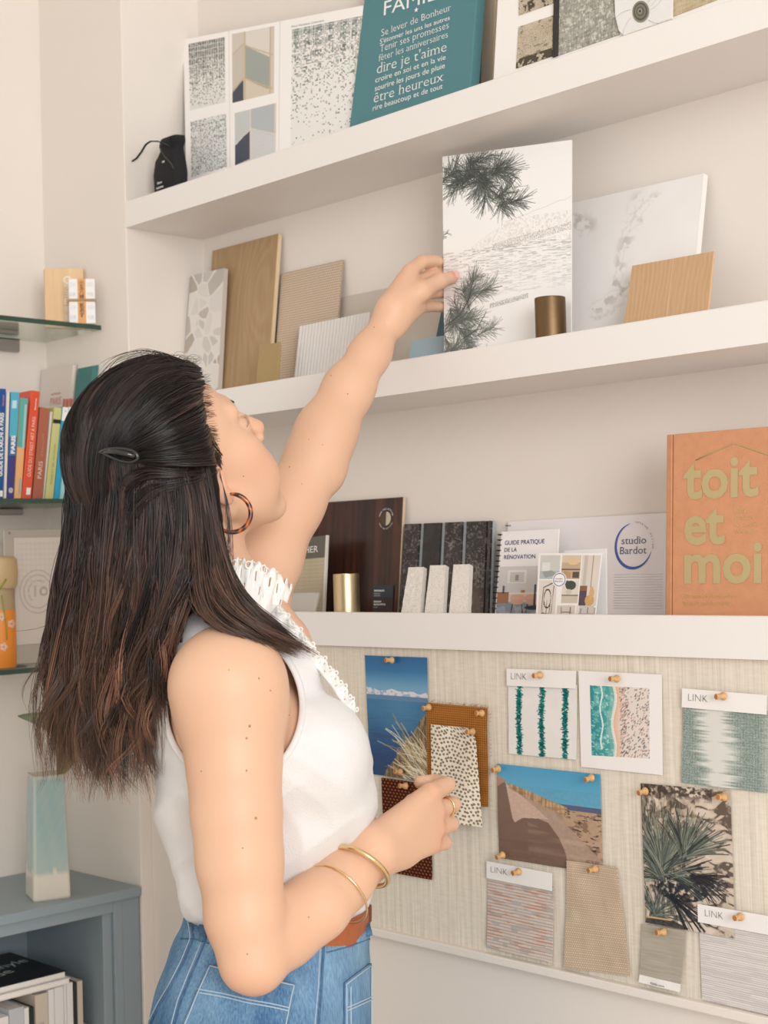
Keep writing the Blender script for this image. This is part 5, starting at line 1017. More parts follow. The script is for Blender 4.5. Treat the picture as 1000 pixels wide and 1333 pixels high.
LG = mat('leaf_green', (112, 122, 92), .45, var=.25, vscale=60); 
cv_ = lambda P_, n: [tuple(x) for x in np.array([[np.interp(t, np.linspace(0, 1, len(P_)), [p[k_] for p in P_]) for k_ in range(3)] for t in np.linspace(0, 1, n)])]
leaf('leaf', cv_([(76, 1012, 0), (80, 985, 0), (82, 962, .0), (75, 948, .01), (60, 938, .02), (42, 934, .03), (23, 932, .03)], 22), .014, dv, LG, pl_)
leaf('leaf', cv_([(76, 1012, 0), (82, 1000, 0), (90, 985, .0), (100, 972, .01), (108, 965, .02)], 14), .012, dv, mat('leaf_olive', (124, 112, 66), .5, var=.2, vscale=60), pl_)
tube('stem', [dep(74, 1045, dv), dep(75, 1020, dv), dep(76, 1000, dv), dep(78, 985, dv)], .0014, LG, pl_)

# cabinet contents
ck = lambda x, y: (x/5.263, 1200+y/5.263)
XB = KF-.035; ztop = onx(*ck(545, 408), XB)[2]
for o in bpy.data.objects:
    if o.name == 'inner_shelf':
        for v_ in o.data.vertices: v_.co.z += (ztop-.205)-ZSH
zs_ = ztop-.205+.0005
def cbook(x0, x1, ytop, m, label, nm='magazine', d=.17, dark=None, xb=None):
    xb = xb or XB; z_ = onx(*ck((x0+x1)/2, ytop), xb)[2]; ya = onx(*ck(x0, ytop), xb)[1]; yb_ = onx(*ck(x1, ytop), xb)[1]
    t = thing(nm, (xb-d/2, (ya+yb_)/2, zs_), label, 'book', 'books standing in the cabinet')
    box('spine', A3(xb-.0015, ya+.0003, zs_), A3(xb, yb_-.0003, z_), m, t, bev=.0005); w_ = yb_-ya
    box('cover', A3(xb-d, ya+.0003, zs_), A3(xb-.0016, ya+.0003+min(.0015, w_*.15), z_), dark or m, t, bev=0); box('cover', A3(xb-d, yb_-.0003-min(.0015, w_*.15), zs_), A3(xb-.0016, yb_-.0003, z_), dark or m, t, bev=0)
    box('page_block', A3(xb-d+.003, ya+.0003+min(.0016, w_*.16), zs_+.002), A3(xb-.0017, yb_-.0003-min(.0016, w_*.16), z_-.002), PAPER, t, bev=0); return t, (ya, yb_, z_)
MW = mat('magazine_white', (226, 222, 220), .45); MB = mat('magazine_beige', (200, 186, 170), .5); MG = mat('magazine_grey', (186, 188, 190), .5); MD = mat('magazine_dark', (34, 38, 42), .5)
cbook(528, 566, 405, MB, 'tall beige book, rightmost of those standing in the cabinet'); cbook(500, 527, 418, MD, 'black spined book beside the tall beige one in the cabinet')
cbook(455, 499, 418, MW, 'white magazine next to the black spined book in the cabinet'); cbook(436, 454, 430, MW, 'thin white magazine, second from the black spined book'); cbook(372, 435, 446, MW, 'thick white magazine in the middle of the cabinet row')
cbook(330, 371, 462, MW, 'white magazine beside the beige lettered spine'); t, (ya, yb_, z_) = cbook(240, 329, 494, MB, 'beige magazine with grey capitals running up its spine')
lettering([A3(XB, ya, zs_), A3(XB, ya, z_), A3(XB, yb_, z_), A3(XB, yb_, zs_)], [('DOOLITTLE', .45, .62, .33, .28, False, 0)], mat('taupe_ink', (120, 112, 110), .6), t)
cbook(200, 232, 585, MD, 'lower black spined book left of the beige lettered one', d=.15); cbook(165, 199, 590, MW, 'lower white book with a narrow spine in the cabinet', d=.15); cbook(62, 164, 592, MG, 'light grey book near the left of the cabinet row', d=.15); cbook(-20, 60, 655, MW, 'lowest white book, leftmost in the cabinet row', d=.14)
# flat magazines on the row
def flat(px, z, th, m, label, txt=None, pm=None):
    q = [onz(u, v, z+th) for u, v in px]; t = thing('magazine', (sum(p[0] for p in q)/4, sum(p[1] for p in q)/4, z), label, 'magazine', 'magazines lying on the standing books')
    slab('cover', q, A3(0, 0, -.001), m, t, bev=0); slab('page_block', [p+A3(0, 0, -.0011) for p in sub(q, .006, .01, .994, .99)], A3(0, 0, -(th-.0022)), PAPER, t, bev=0); slab('back_cover', [p+A3(0, 0, -th+.001) for p in q], A3(0, 0, -.001), pm or m, t, bev=0); return t, q
zz = ztop+.0008
C1 = ck(455, 335); C0 = ck(25, 165); CF = ck(28, 466)
q = [onz(*p, zz+.020) for p in (C0, C1, CF)]; ex = q[1]-q[0]; CLx = q[2]-q[0]
t, qf = flat((C0, C1, C1, C0), zz+.009, .011, MD, 'black magazine with white lettering lying on the books in the cabinet') if False else (None, None)
P0, P1, P2 = q[0], q[1], q[2]
# cover rectangle: right corner P1, back corner P0, near corner P2
def flatq(Qt, th, m, label, pm=None, key=None):
    t = thing('magazine', Qt[0]*.25+Qt[1]*.25+Qt[2]*.25+Qt[3]*.25-A3(0, 0, th), label, 'magazine', 'magazines lying on the standing books'); d = A3(0, 0, -1)
    slab('cover', Qt, d*.001, m, t, bev=0); ce = sum(Qt)/4
    slab('page_block', [p*.985+ce*.015+d*.0011 for p in Qt], d*(th-.0022), PAPER, t, bev=0); slab('back_cover', [p+d*(th-.001) for p in Qt], d*.001, pm or m, t, bev=0); return t
x_in = XA+.014
A0 = A3(P1[0]-.0, P1[1], P1[2]); dirn = (P2-P1); dirn /= np.linalg.norm(dirn); dn = (P0-P1); dn /= np.linalg.norm(dn)
print('mag', P0, P1, P2, XA, KF)
yl = P1[1]-.30
Qt = [A3(x_in+.03, yl, zz+.020), A3(x_in+.03, P1[1], zz+.020), A3(P1[0], P1[1], zz+.020), A3(P1[0], yl, zz+.020)]
t = flatq(Qt, .010, MD, 'black magazine with white lettering lying on the books in the cabinet', pm=MW)
MAGQ = Qt
def onq_text(s, pA, pB, hpx, m):
    a, b = onz(*pA, zz+.020), onz(*pB, zz+.020); ex_ = b-a; L_ = np.linalg.norm(ex_); ex_ /= L_; ey = np.array([-ex_[1], ex_[0], 0]); vs, fs = text_geo(s)
    x0_, x1_ = vs[:, 0].min(), vs[:, 0].max(); X_ = (vs[:, 0]-x0_)/(x1_-x0_)*L_; Y_ = vs[:, 1]*L_/(x1_-x0_)*hpx
    pos = a+ex_*X_[:, None]+ey*Y_[:, None]+A3(0, 0, .0004); pydata('lettering', pos, fs, m, t)
onq_text('vinyle', ck(-60, 348), ck(200, 268), .95, WHT); onq_text('de', ck(-5, 380), ck(105, 340), .9, WHT)
Qt2 = [p+A3(0, 0, -.0105) for p in [A3(x_in+.02, yl-.01, zz+.020), A3(x_in+.02, P1[1]+.004, zz+.020), A3(P1[0]+.006, P1[1]+.004, zz+.020), A3(P1[0]+.006, yl-.01, zz+.020)]]
flatq(Qt2, .0092, MW, 'white magazine lying under the black one in the cabinet')
# wooden box beside the books
wx = KF-.045; ya, yb_ = onx(*ck(575, 640), wx)[1], onx(*ck(800, 690), wx)[1]; zt_ = onx(*ck(700, 685), wx)[2]
ya = max(ya, onx(*ck(572, 640), wx)[1]); yb_ = min(yb_, -.075)
t = thing('storage_box', (wx-.07, (ya+yb_)/2, zs_), 'tan box with a pale lid at the right end of the cabinet shelf', 'box'); box('box_body', A3(wx-.14, ya, zs_), A3(wx, yb_, zt_-.006), mat('tan_box', (176, 148, 108), .7, var=.1, vscale=30), t); box('lid', A3(wx-.141, ya, zt_-.006), A3(wx+.001, yb_+.0005, zt_), mat('pale_lid', (216, 206, 188), .7), t)
# ================================================================== the woman: implicit surfaces meshed with surface nets
ER, EU, ED = ROT@np.array([1., 0, 0]), ROT@np.array([0, 1., 0]), ROT@np.array([0, 0, -1.])
class Field:
    def __init__(s, lo, hi, h):
        s.h = h; s.lo = np.array(lo, float); s.n = np.ceil((np.array(hi)-s.lo)/h).astype(int)+1
        s.f = np.full(s.n, .08, np.float32); s.ax = [s.lo[i]+h*np.arange(s.n[i]) for i in range(3)]
    def win(s, lo, hi, pad):
        a = np.maximum(np.floor((np.array(lo)-pad-s.lo)/s.h).astype(int), 0); b = np.minimum(np.ceil((np.array(hi)+pad-s.lo)/s.h).astype(int)+1, s.n)
        if (b <= a).any(): return None, None
        sl = tuple(slice(a[i], b[i]) for i in range(3)); X = s.ax[0][sl[0]][:, None, None]; Y = s.ax[1][sl[1]][None, :, None]; Z = s.ax[2][sl[2]][None, None, :]
        return sl, (X, Y, Z)
    def put(s, sl, d, k, op='u'):
        f = s.f[sl]
        if op == 'u':
            if k > 0: hh = np.clip(.5+.5*(f-d)/k, 0, 1); r = f*(1-hh)+d*hh-k*hh*(1-hh)
            else: r = np.minimum(f, d)
        else:
            d = -d
            if k > 0: hh = np.clip(.5-.5*(f-d)/k, 0, 1); r = f*(1-hh)+d*hh+k*hh*(1-hh)
            else: r = np.maximum(f, d)
        s.f[sl] = r.astype(np.float32)
    def cone(s, a, b, ra, rb, k=.01, op='u', flat=None):
        a, b = np.array(a, float), np.array(b, float); m = max(ra, rb); sl, G = s.win(np.minimum(a, b)-m, np.maximum(a, b)+m, k+.012)
        if sl is None: return
        ab = b-a; L = ab@ab+1e-12; P_ = [G[i]-a[i] for i in range(3)]; t = np.clip((P_[0]*ab[0]+P_[1]*ab[1]+P_[2]*ab[2])/L, 0, 1)
        q = [P_[i]-t*ab[i] for i in range(3)]
        if flat is not None:                                  # flat = (axis, factor): squash across that axis
            ax_, fc = flat; ax_ = np.array(ax_)/np.linalg.norm(ax_); c = q[0]*ax_[0]+q[1]*ax_[1]+q[2]*ax_[2]; q = [q[i]+ax_[i]*c*(1/fc-1) for i in range(3)]
        d = np.sqrt(q[0]**2+q[1]**2+q[2]**2)-(ra+(rb-ra)*t); s.put(sl, d, k, op)
    def chain(s, pts, k=.01, flat=None):
        for (p, r), (q, r2) in zip(pts[:-1], pts[1:]): s.cone(p, q, r, r2, k, flat=flat)
    def ell(s, c, r, M=None, k=.01, op='u'):
        c = np.array(c, float); r = np.array(r, float); m = r.max(); sl, G = s.win(c-m, c+m, k+.012)
        if sl is None: return
        M = np.eye(3) if M is None else M; P_ = [G[i]-c[i] for i in range(3)]; q = [P_[0]*M[0, j]+P_[1]*M[1, j]+P_[2]*M[2, j] for j in range(3)]
        k0 = np.sqrt((q[0]/r[0])**2+(q[1]/r[1])**2+(q[2]/r[2])**2); k1 = np.sqrt((q[0]/r[0]**2)**2+(q[1]/r[1]**2)**2+(q[2]/r[2]**2)**2)+1e-9
        s.put(sl, k0*(k0-1)/k1, k, op)
    def loft(s, rows, k=.01, sc=1.0, n=2.3, op='u', disp=None, pad=.03):
        """rows: (centre xyz, half width along ER, half depth along ED), sorted by height"""
        rows = sorted(rows, key=lambda r: r[0][2]); zs = [r[0][2] for r in rows]
        m = max(max(r[1], r[2]) for r in rows); lo = np.min([r[0] for r in rows], 0)-m; hi = np.max([r[0] for r in rows], 0)+m; lo[2] = zs[0]; hi[2] = zs[-1]
        sl, G = s.win(lo, hi, pad); zz = s.ax[2][sl[2]]; zc = np.clip(zz, zs[0], zs[-1])
        from_ = lambda v: np.interp(zc, zs, v)
        def sm(v):
            o = from_(v); w_ = 9; kk = np.ones(w_)/w_; return np.convolve(np.pad(o, w_//2, mode='edge'), kk, 'valid')
        cx, cy, a, b = sm([r[0][0] for r in rows]), sm([r[0][1] for r in rows]), sm([r[1] for r in rows])*sc, sm([r[2] for r in rows])*sc
        eh = np.array([ER[0], ER[1]])/np.hypot(ER[0], ER[1]); ed = np.array([-eh[1], eh[0]])
        X, Y, Z = G; dx, dy = X-cx, Y-cy; p = (dx*eh[0]+dy*eh[1])/a; q = (dx*ed[0]+dy*ed[1])/b
        rho = (np.abs(p)**n+np.abs(q)**n)**(1/n); d = (rho-1)*np.minimum(a, b); e = np.maximum(zs[0]-Z, Z-zs[-1]); d = np.maximum(d, e)
        if disp is not None: d = d+disp(X, Y, Z, p, q)
        s.put(sl, d, k, op)
    def sample(s, p):
        q = (np.asarray(p)-s.lo)/s.h; q = np.clip(q, 0, s.n-1.001); i = q.astype(int); t = q-i; o = 0
        for a in (0, 1):
            for b in (0, 1):
                for c in (0, 1): o = o+s.f[i[..., 0]+a, i[..., 1]+b, i[..., 2]+c]*(t[..., 0] if a else 1-t[..., 0])*(t[..., 1] if b else 1-t[..., 1])*(t[..., 2] if c else 1-t[..., 2])
        return o
    def mesh(s):
        f = s.f; S = f < 0; n = s.n; c = S[:-1, :-1, :-1].astype(np.int8); cnt = c.copy()
        for a in (0, 1):
            for b in (0, 1):
                for d in (0, 1):
                    if a+b+d: cnt += S[a:n[0]-1+a, b:n[1]-1+b, d:n[2]-1+d]
        cell = np.argwhere((cnt > 0) & (cnt < 8)); m = len(cell); idx = np.full(n-1, -1, np.int32); idx[tuple(cell.T)] = np.arange(m)
        acc = np.zeros((m, 3)); num = np.zeros(m)
        for ax in range(3):
            o1, o2 = [i for i in range(3) if i != ax]
            for a in (0, 1):
                for b in (0, 1):
                    p = cell.copy(); p[:, o1] += a; p[:, o2] += b; q = p.copy(); q[:, ax] += 1; fp, fq = f[tuple(p.T)], f[tuple(q.T)]; mk = (fp < 0) != (fq < 0)
                    t = np.where(mk, fp/(fp-fq+1e-12), 0); pos = p.astype(float); pos[:, ax] += t; acc[mk] += pos[mk]; num[mk] += 1
        vs = s.lo+acc/num[:, None]*s.h; qs = []
        for ax in range(3):
            o1, o2 = [i for i in range(3) if i != ax]; A_ = S.take(range(n[ax]-1), ax); B2 = S.take(range(1, n[ax]), ax); e = np.argwhere(A_ != B2); e = e[(e[:, o1] > 0) & (e[:, o2] > 0) & (e[:, o1] < n[o1]-1) & (e[:, o2] < n[o2]-1)]
            def g(a, b): p = e.copy(); p[:, o1] -= a; p[:, o2] -= b; return idx[tuple(p.T)]
            q = np.stack([g(1, 1), g(0, 1), g(0, 0), g(1, 0)], 1); flip = S[tuple(e.T)] if ax != 1 else ~S[tuple(e.T)]; q[~flip] = q[~flip][:, ::-1]; qs.append(q)
        return vs, np.concatenate(qs)
def np_mesh(name, vs, qs, m, parent=None, cols=None, smooth=True):
    me = bpy.data.meshes.new(name); me.vertices.add(len(vs)); me.vertices.foreach_set('co', vs.astype(np.float32).ravel()); k = qs.shape[1]
    me.loops.add(qs.size); me.loops.foreach_set('vertex_index', qs.astype(np.int32).ravel()); me.polygons.add(len(qs)); me.polygons.foreach_set('loop_start', np.arange(0, qs.size, k, dtype=np.int32))
    try: me.polygons.foreach_set('loop_total', np.full(len(qs), k, np.int32))
    except Exception: pass
    me.update(calc_edges=True); me.validate()
    if cols is not None:
        at = me.color_attributes.new('Col', 'FLOAT_COLOR', 'POINT'); at.data.foreach_set('color', np.concatenate([lin(cols), np.ones((len(vs), 1))], 1).astype(np.float32).ravel())
    return link(name, me, m, parent, smooth)
Bp = lambda u, v, d: dep(u, v, d)
HS = 1.04                                                    # head scale and frame
th, ph = math.radians(41), math.radians(36)
hf = math.cos(th)*math.cos(ph)*ER+math.sin(th)*EU+math.cos(th)*math.sin(ph)*ED
hl = -math.sin(ph)*ER+math.cos(ph)*ED; hu = np.cross(hf, hl)
if hu@EU < 0: hu = -hu
HM = np.stack([hf, hl, hu], 1); HC = Bp(231, 625, 1.665)
hp = lambda x, y, z: HC+HM@(np.array([x, y, z])*HS)
hloc = lambda p: (np.asarray(p)-HC)@HM/HS

SR, EL, WR = Bp(297, 893, 1.535), Bp(329, 1248, 1.50), Bp(487, 1108, 1.625)      # right arm
SL, EL2, WL = Bp(318, 785, 1.79), Bp(412, 596, 1.89), Bp(504, 420, 1.965)          # left arm
def head(F_):
    e = lambda c, r, k=.012, op='u', M=None: F_.ell(hp(*c), np.array(r)*HS, HM if M is None else HM@M, k, op)
    c_ = lambda a, b, ra, rb, k=.01, op='u': F_.cone(hp(*a), hp(*b), ra*HS, rb*HS, k, op)
    e((-.003, 0, .042), (.088, .074, .083)); e((.030, 0, .022), (.064, .063, .085), .02); e((.044, 0, -.028), (.045, .053, .052), .02)
    e((.040, 0, -.064), (.042, .043, .036), .02); e((.066, 0, -.089), (.018, .019, .016), .02)
    for s in (-1, 1):
        c_((.006, .055*s, -.042), (.062, .022*s, -.092), .015, .013, .02); e((.058, .044*s, -.014), (.024, .019, .020), .02); e((.058, .040*s, -.045), (.028, .020, .030), .02)
        c_((.090, .012*s, .030), (.078, .043*s, .028), .010, .008, .012)
        e((.100, .031*s, .004), (.017, .016, .0105), .008, 's'); e((.078, .031*s, .004), (.0155, .0165, .0135), .004)
        e((.101, .0115*s, -.026), (.009, .0065, .0065), .006)
        # ear
        R_ = np.array([[math.cos(.25*s), -math.sin(.25*s), 0], [math.sin(.25*s), math.cos(.25*s), 0], [0, 0, 1]])
        e((-.004, .074*s, .004), (.0175, .0075, .030), .004, M=R_); e((.002, .081*s, .004), (.010, .0055, .017), .003, 's', M=R_); e((.001, .074*s, -.024), (.0095, .0055, .011), .004); c_((.011, .074*s, -.002), (.011, .074*s, .006), .004, .004, .003)
    c_((.090, 0, .022), (.113, 0, -.018), .0085, .0088, .008); e((.111, 0, -.021), (.0095, .0095, .0085), .006)
    e((.091, 0, -.051), (.0105, .022, .0052), .005); e((.089, 0, -.0615), (.0105, .019, .0062), .005); c_((.102, -.014, -.0565), (.102, .014, -.0565), .0012, .0012, .002, 's')
    e((.095, 0, -.040), (.006, .004, .008), .004, 's')
# torso table: image row, back x, front x, centre depth, half depth
TR = [(822, 262, 335, 1.69, .075), (840, 232, 362, 1.685, .115), (862, 214, 388, 1.68, .135), (900, 205, 425, 1.675, .142), (940, 200, 462, 1.67, .142), (975, 197, 480, 1.67, .140), (1010, 197, 489, 1.67, .136), (1050, 201, 496, 1.68, .124), (1100, 213, 496, 1.685, .118), (1150, 231, 489, 1.685, .118), (1183, 244, 480, 1.68, .120), (1200, 251, 474, 1.68, .114), (1240, 253, 472, 1.68, .112)]
def rows_of(T_, grow=0.0, d0=0.0): return [(Bp((a+b)/2, v, d+d0), (b-a)/2*(d)/F+grow, hd+grow) for v, a, b, d, hd in T_]
def arms(F_):
    F_.chain([(SR, .0495), (Bp(301, 940, 1.53), .0495), (Bp(305, 1000, 1.52), .0448), (Bp(308, 1060, 1.515), .0430), (Bp(312, 1120, 1.51), .0412), (Bp(319, 1193, 1.505), .0378), (EL, .0305)], .018)
    F_.cone(EL+EU*-.004, EL+EU*-.007+ER*.004, .028, .026, .01)
    F_.chain([(EL, .0305), (Bp(368, 1211, 1.54), .0365), (Bp(412, 1180, 1.562), .0335), (Bp(448, 1148, 1.593), .0285), (WR, .0245)], .016)
    F_.chain([(SL, .050), (Bp(345, 728, 1.825), .043), (Bp(380, 655, 1.86), .0385), (EL2, .0375), (Bp(425, 562, 1.90), .0370), (Bp(454, 506, 1.925), .0310), (Bp(482, 460, 1.945), .0245), (WL, .0205)], .018)
    F_.cone(Bp(418, 615, 1.885), Bp(424, 620, 1.885), .022, .018, .02)
def hand_right(F_):
    m = [Bp(560, 1033, 1.700), Bp(566, 1056, 1.703), Bp(566, 1079, 1.700), Bp(561, 1100, 1.693)]
    for i, p in enumerate(m): F_.cone(WR+(.5-i/3)*EU*.016, p, .0205, (.0125, .0125, .012, .0110)[i], .012)
    L = ((.038, .024, .018), (.040, .026, .018), (.038, .024, .018), (.031, .018, .016)); R_ = (.0098, .0096, .0090, .0082)
    nails = []
    for i, p in enumerate(m):
        up = (.10, .02, -.02, -.10)[i]; d1 = .52*ER+up*EU+.80*ED; d2 = -.50*ER+(up-.1)*EU+.80*ED; d3 = -1.0*ER+(up-.1)*EU-.15*ED
        q = p; pr = [(q, (.0125, .012, .0115, .0105)[i])]
        for d, l, r in zip((d1, d2, d3), L[i], (R_[i], R_[i]*.93, R_[i]*.8)): q = q+d/np.linalg.norm(d)*l; pr.append((q, r))
        F_.chain(pr, .0018); nails.append(pr)
    t = [(WR+.3*(m[0]-WR)+ED*.014, .016), (Bp(540, 1048, 1.73), .0125), (Bp(566, 1042, 1.757), .0108), (Bp(586, 1048, 1.765), .0088)]; F_.chain(t, .006)
    F_.cone(WR, Bp(520, 1112, 1.665), .021, .016, .014); return m, nails
def hand_left(F_):
    m = [Bp(534, 353, 1.99), Bp(539, 369, 2.0), Bp(541, 386, 2.0), Bp(539, 401, 1.985)]
    for i, p in enumerate(m): F_.cone(WL+ER*.004, p, .0185, (.0105, .0105, .0100, .0092)[i], .010)
    F_.chain([(m[0], .0105), (Bp(549, 341, 2.01), .0095), (Bp(565, 340, 2.045), .0086), (Bp(583, 343, 2.078), .0080), (Bp(600, 350, 2.092), .0070)], .0015)
    F_.chain([(m[1], .0105), (Bp(564, 357, 2.045), .0088), (Bp(584, 359, 2.078), .0082), (Bp(602, 364, 2.092), .0070)], .0015)
    F_.chain([(m[2], .0100), (Bp(562, 381, 2.040), .0084), (Bp(584, 381, 2.076), .0078), (Bp(600, 383, 2.090), .0066)], .0015)
    F_.chain([(m[3], .0092), (Bp(560, 399, 2.030), .0076), (Bp(582, 400, 2.074), .0072), (Bp(594, 401, 2.088), .0062)], .0015)
    tt = [(Bp(524, 396, 1.965), .017), (Bp(548, 379, 1.972), .0130), (Bp(571, 366.5, 2.000), .0098), (Bp(589, 361, 2.026), .0086)]; F_.chain(tt, .008)
    F_.cone(Bp(520, 410, 1.965), Bp(540, 398, 1.99), .017, .013, .012); F_.cone(Bp(510, 402, 1.962), Bp(530, 372, 1.985), .021, .016, .012); return tt
NB0, NB1 = hp(-.022, 0, -.035), Bp(285, 800, 1.69)
pts_ = np.array([Bp(190, 700, 1.80), Bp(250, 450, 1.60), Bp(250, 1300, 1.44), Bp(500, 1100, 1.56), Bp(620, 1040, 1.84), Bp(620, 320, 2.13), Bp(320, 760, 1.86), Bp(200, 1100, 1.68), Bp(340, 1000, 1.84), Bp(120, 640, 1.75), Bp(350, 1310, 1.46)])
BF = Field(pts_.min(0)-.03, pts_.max(0)+.03, .0026)
head(BF); BF.chain([(NB0, .052), ((NB0+NB1)/2, .050), (NB1, .058)], .02)
BF.loft(rows_of(TR, -.017), .012)
BF.chain([(NB1, .048), (Bp(292, 868, 1.60), .044), (SR, .050)], .025); BF.chain([(NB1, .048), (Bp(300, 800, 1.74), .048), (SL, .052)], .025)
BF.chain([(SR, .05), (Bp(330, 960, 1.60), .045)], .03); BF.chain([(SR, .05), (Bp(270, 950, 1.605), .033)], .03)
BF.chain([(NB1+ER*.02, .05), (Bp(345, 850, 1.68), .055)], .03)
arms(BF); MR, NR = hand_right(BF); TL_ = hand_left(BF)
vs, qs = BF.mesh()
WOMAN = thing('person', Bp(340, 1300, 1.68)*[1, 1, 0], 'woman with long dark hair, white sleeveless blouse and blue jeans reaching up to a print', 'person')
# skin colour: warm base, pinker at knuckles, elbow and ear; moles, lips and nails are the skin's own colours
cb = np.tile(np.array((223, 181, 152), float), (len(vs), 1)); r = rng(5)
nz = np.sin(vs[:, 0]*41+1)*np.sin(vs[:, 1]*37+2)*np.sin(vs[:, 2]*33); cb += nz[:, None]*np.array((3, 4, 4))
def tint(p, rad_, c, al): d = np.linalg.norm(vs-p, axis=1); w_ = (al*np.exp(-(d/rad_)**2))[:, None]; return cb*(1-w_)+np.array(c)*w_
for p, rad_, al in [(EL+EU*-.03, .03, .35), (hp(0, -.075, 0), .03, .35), (hp(.06, -.045, -.03), .025, .25), (hp(.112, 0, -.02), .015, .25)]+[(q, .014, .35) for q in MR]+[(TL_[3][0], .012, .5)]: cb = tint(p, rad_, (218, 146, 120), al)
LH = hloc(vs); lips = (np.abs(LH[:, 0]-.098) < .012) & (np.abs(LH[:, 1]) < .021) & (np.abs(LH[:, 2]+.0565) < .0095-.25*np.abs(LH[:, 1])); cb[lips] = (190, 112, 100)
nail = TL_[3][0]-ED*.007+ER*.0015; d = np.linalg.norm((vs-nail)*1, axis=1); cb[d < .0055] = (226, 160, 146)
VT = None
body = np_mesh('body', vs, qs, None, WOMAN, cols=cb)
SKM = mat_attr('skin', .48, .45, bump=.12, bscale=900); b_ = SKM.node_tree.nodes['Principled BSDF']; b_.inputs['Subsurface Weight'].default_value = .25; b_.inputs['Subsurface Radius'].default_value = (.010, .004, .002); b_.inputs['Subsurface Scale'].default_value = .8
body.data.materials.append(SKM)
from mathutils.bvhtree import BVHTree
def bvh(*obs):
    vv, pp_, o = [], [], 0
    for ob in obs:
        a = np.empty(len(ob.data.vertices)*3, np.float32); ob.data.vertices.foreach_get('co', a); vv.append(a.reshape(-1, 3)); pp_ += [[i+o for i in p.vertices] for p in ob.data.polygons]; o += len(ob.data.vertices)
    return BVHTree.FromPolygons(np.concatenate(vv).tolist(), pp_)
def hit(T_, u, v, off=0.0):
    d = ray(u, v); d /= np.linalg.norm(d); h_ = T_.ray_cast(V(CAM), V(d))
    if h_[0] is None: return None
    n = np.array(h_[1]); n = n if n@d < 0 else -n; return np.array(h_[0])+n*off
TB = bvh(body)
for u, v, s in ((337, 883, 1.3), (352, 899, 1.1), (325, 945, 1.8), (321, 961, 1.4), (321, 1003, 1.3), (262, 1004, 1), (333, 1065, 1.8), (316, 1104, 1), (376, 931, 1.2), (452.7, 512.8, 1.2), (431, 489, 1.2), (487, 426, 1), (377, 608, 1.2), (402, 572, .8), (420, 579, .8), (393, 630, .8), (317, 620, 1), (298, 872, .8), (402, 1194, 1), (322, 1242, 1)):
    p = hit(TB, u, v, .0001)
    if p is not None:
        o = tube('mole', [p-ED*.0006, p+ED*.0002-ED*.0003, p+ED*.0012], [.0006*s, .0008*s, .0006*s], mat('mole_brown', (172, 122, 92), .6), body, n=8)
# eyes, brows, lashes
for s in (-1, 1):
    e_ = hp(.0812, .031*s, .004); bm = bmesh.new(); bmesh.ops.create_uvsphere(bm, u_segments=24, v_segments=16, radius=.0122*HS)
    for v_ in bm.verts: v_.co = v_.co+V(e_)
    from_bm('eyeball', bm, mat('eye_white', (236, 230, 224), .2, coat=.5), body, True)
    f_ = np.array([.012, 0, 0])
    lathe('iris', [(0, .0117*HS), (.0024, .0117*HS), (.0058, .0108*HS), (.0052, .0102*HS), (0, .0102*HS)][::-1], mat('iris_brown', (62, 40, 28), .15, coat=1), e_, body, n=20, axis=hf)
    arc = [hp(.0895-.35*abs(t)**1.6*.03, (.031+.0155*t)*s, .0085-.004*t*t) for t in np.linspace(-1, 1, 11)]; tube('lash_line', arc, .0011, mat('lash', (30, 22, 20), .6), body, n=6)
    lw = []
    for t in np.linspace(-1, 1, 26): p = hp(.0895-.35*abs(t)**1.6*.03, (.031+.0155*t)*s, .0085-.004*t*t); q = p+(hf*.0075+hu*.003+hl*s*.005*t); lw.append(tube_data([p, (p+q)/2-hu*.0007, q], [.0003, .0002, .0001], 3))
    v2, f2 = merge(lw); o = pydata('eyelash', v2, f2, mat('lash', (30, 22, 20), .6), body); o['kind'] = 'stuff'
    bw_ = []; r = rng(8)
    for i in range(90): t = r.random()*2-1; z_ = .0275+.004*(1-abs(t-.2))+r.normal()*.0013; y_ = (.032+.017*t)*s; x_ = .0985-(.022*((t+1)/2)**2)-.3*max(0, abs(y_)-.03); p = hp(x_, y_, z_); bw_.append(tube_data([p, p+hl*s*.005+hu*.001-hf*.0012], [.00035, .0001], 3))
    v2, f2 = merge(bw_); o = pydata('eyebrow', v2, f2, mat('brow', (58, 40, 32), .7), body); o['kind'] = 'stuff'
# thumb nail
tq = TL_[3][0]; ax = (TL_[3][0]-TL_[2][0]); ax /= np.linalg.norm(ax); nn = -ED+.25*EU; nn -= ax*(nn@ax); nn /= np.linalg.norm(nn); bb = np.cross(ax, nn)
vsn, fsn = [], []
for i, t in enumerate(np.linspace(-1, 1, 9)):
    for j, a in enumerate(np.linspace(-.8, .8, 7)):
        w2 = (1-.12*t*t)*(1 if t < .6 else math.sqrt(max(.1, 1-((t-.6)/.5)**2))); vsn.append(tq+ax*(.001+.0062*t)+(nn*math.cos(a)+bb*math.sin(a)*w2)*(.0093-.0008*max(0, t)))
for i in range(8):
    for j in range(6): fsn.append((i*7+j, i*7+j+1, (i+1)*7+j+1, (i+1)*7+j))
pydata('thumb_nail', vsn, fsn, mat('nail', (232, 178, 162), .25, coat=.4), body, smooth=True)
